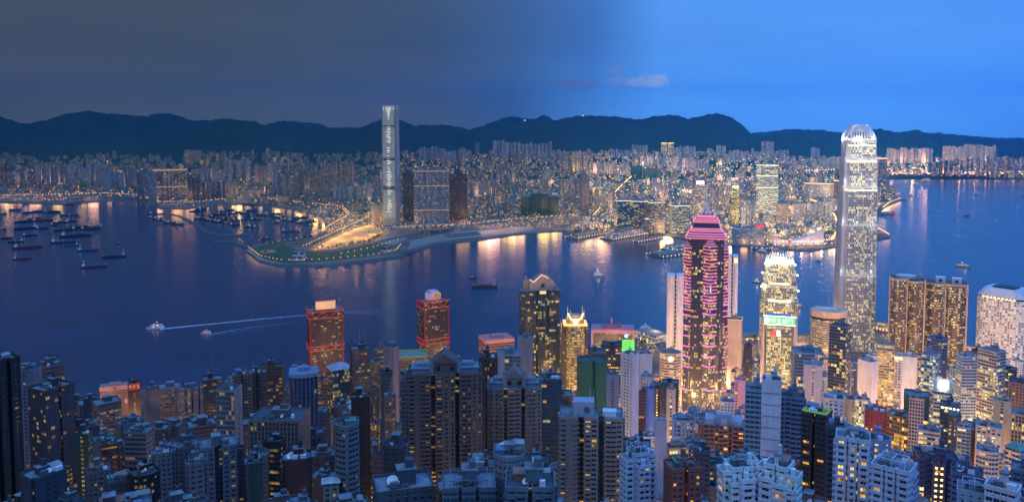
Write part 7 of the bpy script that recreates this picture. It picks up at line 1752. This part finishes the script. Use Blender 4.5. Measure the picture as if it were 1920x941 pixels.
# ---- boats
HULLS = {}
def hull(b, L, W_, H_, bow=.22, mi=0, sheer=.35):
    xs = [-.5, -.46, .5 - bow, .5 - bow * .45, .5]; ws = [.80, 1, 1, .68, .06]; zs = [H_ * (1 + sheer * .3), H_, H_, H_ * (1 + sheer * .5), H_ * (1 + sheer)]
    rings = [[(x * L, -w * W_ / 2, z), (x * L * .97, -w * W_ / 2 * .8, -1.5), (x * L * .97, w * W_ / 2 * .8, -1.5), (x * L, w * W_ / 2, z)] for x, w, z in zip(xs, ws, zs)]
    b.loft(rings, mi)
LW = dict(d=glowing('boat_lamp_dim', (1, .62, .25), 1.0), b=glowing('boat_lamp', (1, .82, .5), 4.0), c=glowing('boat_lamp_cool', (.8, 1, .95), .8), r=glowing('boat_lamp_red', (1, .15, .15), .9), o=glowing('boat_lamp_orange', (1, .38, .10), 2.0))
def boat(kind, L, label, u, v, hd, hullc, lightk='d', group=None, cat=None, z=0):
    x, Y = ground(u, v, 0); r = empty(kind, (x, Y, 0), R(hd) - math.atan2(x, Y)); tag(r, label, cat or kind.replace('_', ' '), group)
    lm = LW[lightk]
    if kind in ('cargo_ship', 'barge', 'crane_barge'):
        W_ = L * .2; H_ = L * .055 + 1; b = MB(); hull(b, L, W_, H_, .12 if kind == 'cargo_ship' else .05); b.build('hull', PAINT, r, color=hullc)
        b = MB(); b.box(L * .04, 0, H_, L * .5, W_ * .62, .5); [b.box(-L * .12 + i * L * .16, 0, H_ + .49, L * .13, W_ * .6, L * .02 + .3) for i in range(3)]; b.build('hatch_cover', PAINT, r, color=tuple(c * 1.4 for c in hullc))
        sx = rnd_b.choice((-1, 1)) if kind != 'cargo_ship' else -1
        b = MB(); b.box(sx * L * .38, 0, H_, L * .12, W_ * .8, L * .06); b.box(sx * L * .38, 0, H_ + L * .06, L * .09, W_ * .7, L * .05); b.bar((sx * L * .38, 0, H_ + L * .1), (sx * L * .38, 0, H_ + L * .2), .5); b.build('deckhouse', PAINT, r, color=(.34, .36, .38))
        for e_ in ((sx * L * .38, 0, H_ + L * .20, 1.4, 1.4, 1.4), (sx * L * .38 - W_ * .1, -W_ * .42, H_ + L * .045, L * .07, .4, 1.1), (-sx * L * .46, 0, H_ + 2, 1.2, 1.2, 1.2)): b = MB(); b.box(*e_); b.build('deck_lamp', lm, r)
        if kind == 'crane_barge':
            b = MB(); b.box(0, 0, H_, L * .1, W_ * .6, L * .1); b.build('crane_cab', PAINT, r, color=(.30, .26, .12))
            b = MB(); b.bar((0, -1, H_ + L * .08), (L * .34 * -sx, 0, H_ + L * .5), 1.3, w2=.7); b.bar((0, 1, H_ + L * .08), (L * .34 * -sx, 0, H_ + L * .5), 1.3, w2=.7); b.bar((0, 0, H_ + L * .1), (sx * L * .05, 0, H_ + L * .3), .8); b.bar((sx * L * .05, 0, H_ + L * .3), (L * .34 * -sx, 0, H_ + L * .5), .35); b.build('crane_boom', PAINT, r, color=(.32, .30, .16))
    elif kind in ('fishing_boat', 'tug', 'sampan', 'red_sail_junk'):
        W_ = L * .26; H_ = L * .09 + .5; b = MB(); hull(b, L, W_, H_, .3, 0, .8); b.build('hull', PAINT, r, color=hullc)
        b = MB(); b.box(-L * .15, 0, H_, L * .3, W_ * .7, L * .1); b.box(-L * .12, 0, H_ + L * .1, L * .16, W_ * .55, L * .08); b.build('wheelhouse', PAINT, r, color=(.34, .36, .38))
        b = MB(); b.bar((L * .12, 0, H_), (L * .12, 0, H_ + L * .42), .5, w2=.25); b.bar((L * .12, 0, H_ + L * .2), (L * .42, 0, H_ + L * .34), .35); b.build('mast', DARK, r)
        b = MB(); b.box(-L * .12, 0, H_ + L * .18, 1.2, 1.2, 1.0); b.box(-L * .12, -W_ * .3, H_ + L * .12, L * .1, .3, L * .03); b.build('cabin_lamp', lm, r)
        if kind == 'red_sail_junk':
            for i, (px_, hh) in enumerate(((-.28, .5), (.02, .75), (.3, .5))):
                b = MB(); zz = H_ + L * .06; pts = [(px_ * L - L * .12, zz), (px_ * L + L * .1, zz), (px_ * L + L * .12, zz + L * hh * .7), (px_ * L - L * .02, zz + L * hh)]
                b.loft([[(a, -.2, c) for a, c in pts], [(a, .2, c) for a, c in pts]]); b.build('sail', plain('sail_red', (.6, .04, .05)) if i == 0 else bpy.data.materials['sail_red'], r)
            lamp(x, Y - 14, 8, 1400, (1, .2, .2), 1)
    else:      # ferries and cruise boats: hull and stacked lit decks
        W_ = L * .24; H_ = L * .07 + .6; b = MB(); hull(b, L, W_, H_, .25, 0, .4); b.build('hull', PAINT, r, color=hullc)
        s = dict(fh=L * .065 + .4, bay=2.4, sp=.38, pw=.2, ds=.15, dp=.1, tint=.1, rows=0.); nd = 3 if kind == 'cruise_boat' else 1 if 'light line' in label else 2
        for q in range(nd):
            b = MB(); fhh = s['fh']; wl, ww = L * (.74 - .12 * q), W_ * (.82 - .1 * q); facade(b, [(p[0] - L * .05, p[1]) for p in cham(wl, ww, ww * .2)], H_ + q * fhh, H_ + (q + 1) * fhh, s, ku=60 * q)
            b.build('deck', [WHITE, GLASS, WHITE], r, props=dict(lit=.85, warm=.45, glow=1.3 if lightk in 'bo' else .4, rows=0., tint=0.))
        b = MB(); zt = H_ + nd * s['fh']; b.box(L * .08, 0, zt, L * .1, W_ * .3, L * .05 + .5); b.bar((-L * .08, 0, zt), (-L * .08, 0, zt + L * .13), .5); b.build('wheelhouse', WHITE, r)
        for e_ in ((-L * .08, 0, zt + L * .13, 1.5, 1.5, 1.5), (0, -W_ * .4, H_ + .3, L * .6, .3, .8)): b = MB(); b.box(*e_); b.build('deck_lamp', lm, r)
        if lightk == 'b': lamp(x, Y - W_ - 3, H_ + 8, 500, (1, .8, .5), 2)
        if lightk == 'o' and u > 1000: lamp(x, Y - W_ - 3, H_ + 8, 900, (1, .45, .15), 2)
    return r
rnd_b = random.Random(13)
DH = (.035, .04, .05)
def mlen(px, v): return px / F * ground(0, v)[1]
ANCH = [ (5, 401, 13, 'tug', 'c', 'stubby white-lit tug at the far west edge of the anchorage'), (29, 393.5, 22, 'barge', 'c', 'pale flat barge at the top of the anchorage, nearest the container quay'), (50, 399, 18, 'barge', 'd', 'short barge just below the top barge of the anchorage'),
 (72, 397, 24, 'crane_barge', 'd', 'dark crane barge with two upright posts near the quay'), (97, 398, 30, 'barge', 'd', 'yellow-lit work barge right of the dark crane barge'), (122, 404, 18, 'fishing_boat', 'd', 'round-backed dark boat at the right end of the upper anchorage row'), (138, 405, 20, 'crane_barge', 'd', 'small crane barge with a lit mast beside the round-backed boat'),
 (46, 416, 34, 'barge', 'd', 'long low barge with a bright lamp at its left end'), (80, 414, 36, 'crane_barge', 'o', 'cluttered crane barge lit orange in the thick of the anchorage'), (68, 410, 30, 'cargo_ship', 'd', 'dark freighter squeezed behind the cluttered orange crane barge'), (48, 429, 40, 'barge', 'c', 'black barge with a glowing white container on deck'),
 (80, 429, 24, 'cargo_ship', 'd', 'boxy freighter right of the barge with the white container'), (99, 423, 15, 'tug', 'd', 'small tug in the gap between the orange crane barges'), (114, 418, 26, 'crane_barge', 'o', 'crane barge with a raised yellow boom and orange cabin glow'), (136, 415, 18, 'crane_barge', 'd', 'narrow crane barge with its boom pointing up at the right of the group'),
 (122, 432, 38, 'barge', 'd', 'dark barge leaning along the lower right group'), (150, 427, 40, 'crane_barge', 'd', 'wide gold-lit crane barge in the lower right group'), (170, 430, 36, 'crane_barge', 'd', 'tall-derrick barge ending the lower right group'), (180, 426, 22, 'barge', 'd', 'pointed barge poking out of the group toward open water'),
 (142, 443, 54, 'barge', 'c', 'very long flat barge lying alone under the lower right group'), (57, 442, 26, 'cargo_ship', 'c', 'small freighter with lit deckhouse left of the very long barge'), (10, 447, 24, 'crane_barge', 'o', 'orange-blazing crane barge at the west edge'), (5, 430, 12, 'tug', 'o', 'tiny orange light boat above the blazing crane barge'), (29, 454, 27, 'barge', 'd', 'slanting dark barge under the blazing crane barge'),
 (121, 455, 48, 'cargo_ship', 'd', 'dark coaster above the short blue barge'), (133, 461, 27, 'barge', 'd', 'short blue-hulled barge tucked under the dark coaster'), (52, 465, 50, 'cargo_ship', 'd', 'grey coaster with a cluttered stern on the open west water'), (166, 470, 37, 'cargo_ship', 'c', 'black coaster with a white bow right of the short blue barge'),
 (43, 486, 34, 'cargo_ship', 'c', 'small rusty red coaster alone in the west'), (214, 482, 42, 'cargo_ship', 'c', 'long dark freighter, right one of the lowest pair'), (176, 501, 45, 'cargo_ship', 'c', 'rusty freighter nearest the island side of the anchorage'), (222, 457, 9, 'sampan', 'd', 'tiny skiff alone right of the anchorage'),
 (130, 384, 20, 'barge', 'd', 'flat barge moored against the container quay'), ]
for u, v, px_, kd, lk, lab in ANCH:
    col = (.16, .045, .05) if 'red' in lab or 'rusty' in lab else (.05, .08, .14) if 'blue' in lab else (.12, .12, .13) if ('pale' in lab or 'grey' in lab) else DH
    boat(kd, mlen(px_, v), lab, u, v, rnd_b.uniform(-9, 9) + (180 if u > 200 else 0), col, lk, 'working craft at the west anchorage')
rows_ = [(285, 402, 16), (284, 409, 15), (294, 411, 18), (300, 414, 16), (311, 416, 16), (318, 419, 20), (328, 418, 14), (335, 421, 18), (290, 420, 4), (305, 420, 10)]
for i, (u, v, px_) in enumerate(rows_): boat('fishing_boat', mlen(px_, v), 'moored boat in the short slanting row outside the curved breakwater', u, v, -8, (.05, .05, .09), 'd', 'boats moored outside the curved breakwater')
for i in range(64):
    t = rnd_b.random()
    if i < 40: u, v = rnd_b.uniform(362, 480), rnd_b.uniform(393, 428); v = max(v, 390 + (u - 362) * .05); v = min(v, 408 + (u - 362) * .18)
    else: u, v = rnd_b.uniform(475, 600), rnd_b.uniform(400, 424)
    boat(rnd_b.choice(('fishing_boat', 'fishing_boat', 'fishing_boat', 'crane_barge', 'barge')), mlen(rnd_b.uniform(10, 22), v), 'dark working boat moored in the crowd inside the shelter', u, v, rnd_b.uniform(-25, 25), (.03, .035, .05), 'd', 'boats crowded in the shelter')
boat('crane_barge', mlen(34, 434), 'big dark red derrick barge anchored alone inside the shelter mouth', 545, 434, 4, (.12, .04, .05), 'd')
boat('fishing_boat', mlen(16, 448), 'lone trawler between the shelter mouth and the park shore', 498, 448, 180, DH, 'd'); boat('barge', mlen(22, 442), 'flat barge tied to the shelter side of the park', 575, 442, 2, DH, 'd')
for kd, px_, u, v, hd, c, lk, lab in (
 ('cargo_ship', 49, 908, 538, 180, (.10, .03, .04), 'r', 'dark red freighter under way in mid-harbour with a red-lit stern'), ('tug', 14, 887, 522, 0, (.03, .03, .04), 'r', 'little boat with a red column light just behind the dark red freighter'),
 ('cruise_boat', 22, 1122, 517, 20, (.6, .6, .6), 'b', 'white cruise boat with lit decks alone in the middle of the harbour'), ('ferry', 15, 1418, 530, 170, (.3, .12, .10), 'b', 'small tan ferry left of the fin-crowned tower'), ('ferry', 17, 1497, 574, 5, (.5, .3, .15), 'o', 'glowing ferry sliding out from behind the fin-crowned tower'),
 ('fast_ferry', 32, 292, 616, 176, (.55, .56, .60), 'o', 'white fast ferry with an orange roof light drawing the long wake'), ('fast_ferry', 20, 386, 626, 174, (.5, .3, .3), 'r', 'smaller red-roofed fast ferry drawing the short wake'),
 ('cruise_boat', 12, 1718, 346, 0, (.7, .7, .7), 'b', 'white lit vessel anchored off the far east shore'), ('cruise_boat', 20, 1738, 341, 4, (.7, .5, .2), 'o', 'gold-lit cruise vessel beside the white one off the far east shore'), ('sampan', 9, 1707, 366, 0, (.6, .5, .4), 'b', 'small lit launch under the white lit vessel'),
 ('ferry', 9, 1831, 362, 0, (.7, .7, .75), 'c', 'pale launch on the upper right water'), ('sampan', 4, 1848, 355, 0, (.3, .1, .1), 'r', 'red speck of a boat above the pale launch'), ('ferry', 8, 1872, 341, 0, (.6, .4, .2), 'o', 'orange-lit dot ferry close to the far east shore'), ('fishing_boat', 11, 1812, 405, 0, (.05, .07, .12), 'c', 'twin-lamped dark boat in the middle of the east water'),
 ('sampan', 5, 1753, 397, 0, (.3, .06, .06), 'r', 'tiny reddish boat left of the twin-lamped dark boat'), ('sampan', 5, 1868, 413, 80, (.7, .7, .7), 'c', 'white speedboat seen stern on'), ('ferry', 8, 1909, 389, 60, (.7, .7, .75), 'c', 'white boat with a short wake near the east edge'), ('sampan', 6, 1918, 366, 0, (.04, .05, .08), 'c', 'dark boat cut by the east edge'),
 ('red_sail_junk', 10, 1674, 403, 0, (.25, .04, .04), 'r', 'red-sailed junk glowing right of the tallest tower'), ('ferry', 25, 1806, 500, 0, (.6, .5, .2), 'b', 'long ferry with a white and yellow light line right of centre on the east water'), ('tug', 4, 1797, 517, 60, (.4, .1, .1), 'r', 'small red-lit boat just under the long light-line ferry'),
 ('sampan', 3, 1750, 491, 0, (.6, .6, .6), 'c', 'single faint boat light above the curved-bay twins'), ('ferry', 18, 1428, 472, 175, (.2, .35, .5), 'b', 'white-decked ferry leaving the far promenade berth'), ('ferry', 14, 1456, 470, 10, (.4, .4, .45), 'c', 'pale moored launch, left one by the far promenade'), ('ferry', 12, 1466, 473, 10, (.4, .4, .45), 'c', 'pale moored launch, right one by the far promenade'),
 ('sampan', 7, 1497, 468, 0, (.6, .6, .6), 'b', 'small white boat hugging the promenade under the sloping hall'), ('sampan', 6, 1510, 475, 0, (.6, .6, .6), 'c', 'small white boat a little off the promenade'), ('fast_ferry', 12, 1534, 489, 175, (.6, .6, .7), 'c', 'blurred white ferry with a faint wake left of the tallest tower'),
 ('ferry', 26, 1212, 618, -28, (.55, .6, .6), 'c', 'white ferry docked nose out at the island terminal'), ('tug', 10, 1178, 646, 0, (.3, .1, .05), 'o', 'orange-lit tug by the quay under the pink framed block')):
    boat(kd, mlen(px_, v), lab, u, v, hd, c, lk)
# buoy
x, Y = ground(409, 686, 0); r = empty('channel_buoy', (x, Y, 0)); tag(r, 'small dark channel buoy alone on the west water', 'buoy'); b = MB(); b.cyl(0, 0, -.5, 1.6, 1.5, 12); b.build('float', PAINT, r, color=(.05, .06, .05)); b = MB(); [b.bar((math.cos(a), math.sin(a), 1), (0, 0, 4.2), .2) for a in (0, 2.1, 4.2)]; b.box(0, 0, 4, .9, .9, .9); b.build('lantern_frame', DARK, r)

# ---- wakes: foam on the water
m, k = mat('wake_foam'); uv = k.n('ShaderNodeUVMap').outputs[0]; uu, vv, _ = k.sep(uv); ns = k.noise(k.n('ShaderNodeNewGeometry').outputs['Position'], .12, 5, .7)
ed = k.m('MULTIPLY', k.rng(k.m('ABSOLUTE', k.m('SUBTRACT', vv, .5)), .5, .18, 0, 1, True), k.rng(uu, 1.0, .0, 0, 1))
al = k.m('MULTIPLY', k.m('MULTIPLY', ed, k.rng(ns, .30, .62, .35, 1)), k.attr('foam'), clamp=True)
tr = k.n('ShaderNodeBsdfTransparent'); di = k.n('ShaderNodeBsdfDiffuse'); k.put(di.inputs[0], (.62, .70, .78)); mx = k.n('ShaderNodeMixShader'); k.put(mx.inputs[0], al); k.t.links.new(tr.outputs[0], mx.inputs[1]); k.t.links.new(di.outputs[0], mx.inputs[2]); out(k, mx.outputs[0])
WAKE = m
def wake(pts, w0, w1, label, foam=1.0):
    P = [np.array(ground(u, v, 0)) for u, v in pts]; b = MB(); n = len(P); Ls, Rs = [], []
    for i, p in enumerate(P):
        d = P[min(i + 1, n - 1)] - P[max(i - 1, 0)]; d /= np.linalg.norm(d); nn = np.array((-d[1], d[0])); w = w0 + (w1 - w0) * i / (n - 1); Ls.append(p + nn * w / 2); Rs.append(p - nn * w / 2)
    for i in range(n - 1): b.face([(*Rs[i], .25), (*Rs[i + 1], .25), (*Ls[i + 1], .25), (*Ls[i], .25)], 0, [(i / (n - 1), 0), ((i + 1) / (n - 1), 0), ((i + 1) / (n - 1), 1), (i / (n - 1), 1)])
    tag(b.build('boat_wake', WAKE, props=dict(foam=foam)), label, 'wake', None, 'stuff')
wake([(300, 617), (360, 611), (430, 604), (500, 597), (570, 591), (650, 586), (720, 587)], 12, 24, 'long white wake trailing the fast ferry', .9)
wake([(388, 628), (420, 622), (470, 614), (510, 609), (560, 604)], 5, 14, 'upper line of the short double wake', .55); wake([(388, 629), (430, 624), (480, 619), (520, 613)], 4, 8, 'lower line of the short double wake', .4)
wake([(932, 537), (960, 535), (985, 534)], 3, 7, 'thin wake behind the dark red freighter', .4); wake([(1908, 392), (1906, 405), (1902, 425)], 6, 14, 'pale wake under the white boat by the east edge', .35)
wake([(1540, 489), (1560, 486), (1575, 485)], 5, 9, 'faint wake beside the tallest tower', .45); wake([(1496, 468), (1480, 468)], 3, 5, 'tiny wake by the promenade', .3); wake([(1818, 406), (1830, 403)], 3, 6, 'tiny wake of the twin-lamped boat', .3)

# ================================================================ haze
m, k = mat('evening_haze'); pv = k.n('ShaderNodeVolumePrincipled')
pv.inputs['Color'].default_value = (.04, .42, 1.0, 1); pv.inputs['Density'].default_value = 5.6e-5; pv.inputs['Anisotropy'].default_value = .84
k.t.links.new(pv.outputs[0], k.n('ShaderNodeOutputMaterial').inputs['Volume'])
b = MB(); b.box(0, 8200, -25, 25000, 18400, 1150); hz_o = b.build('haze', m); tag(hz_o, 'thin blue evening haze over the harbour', 'haze', None, 'stuff')
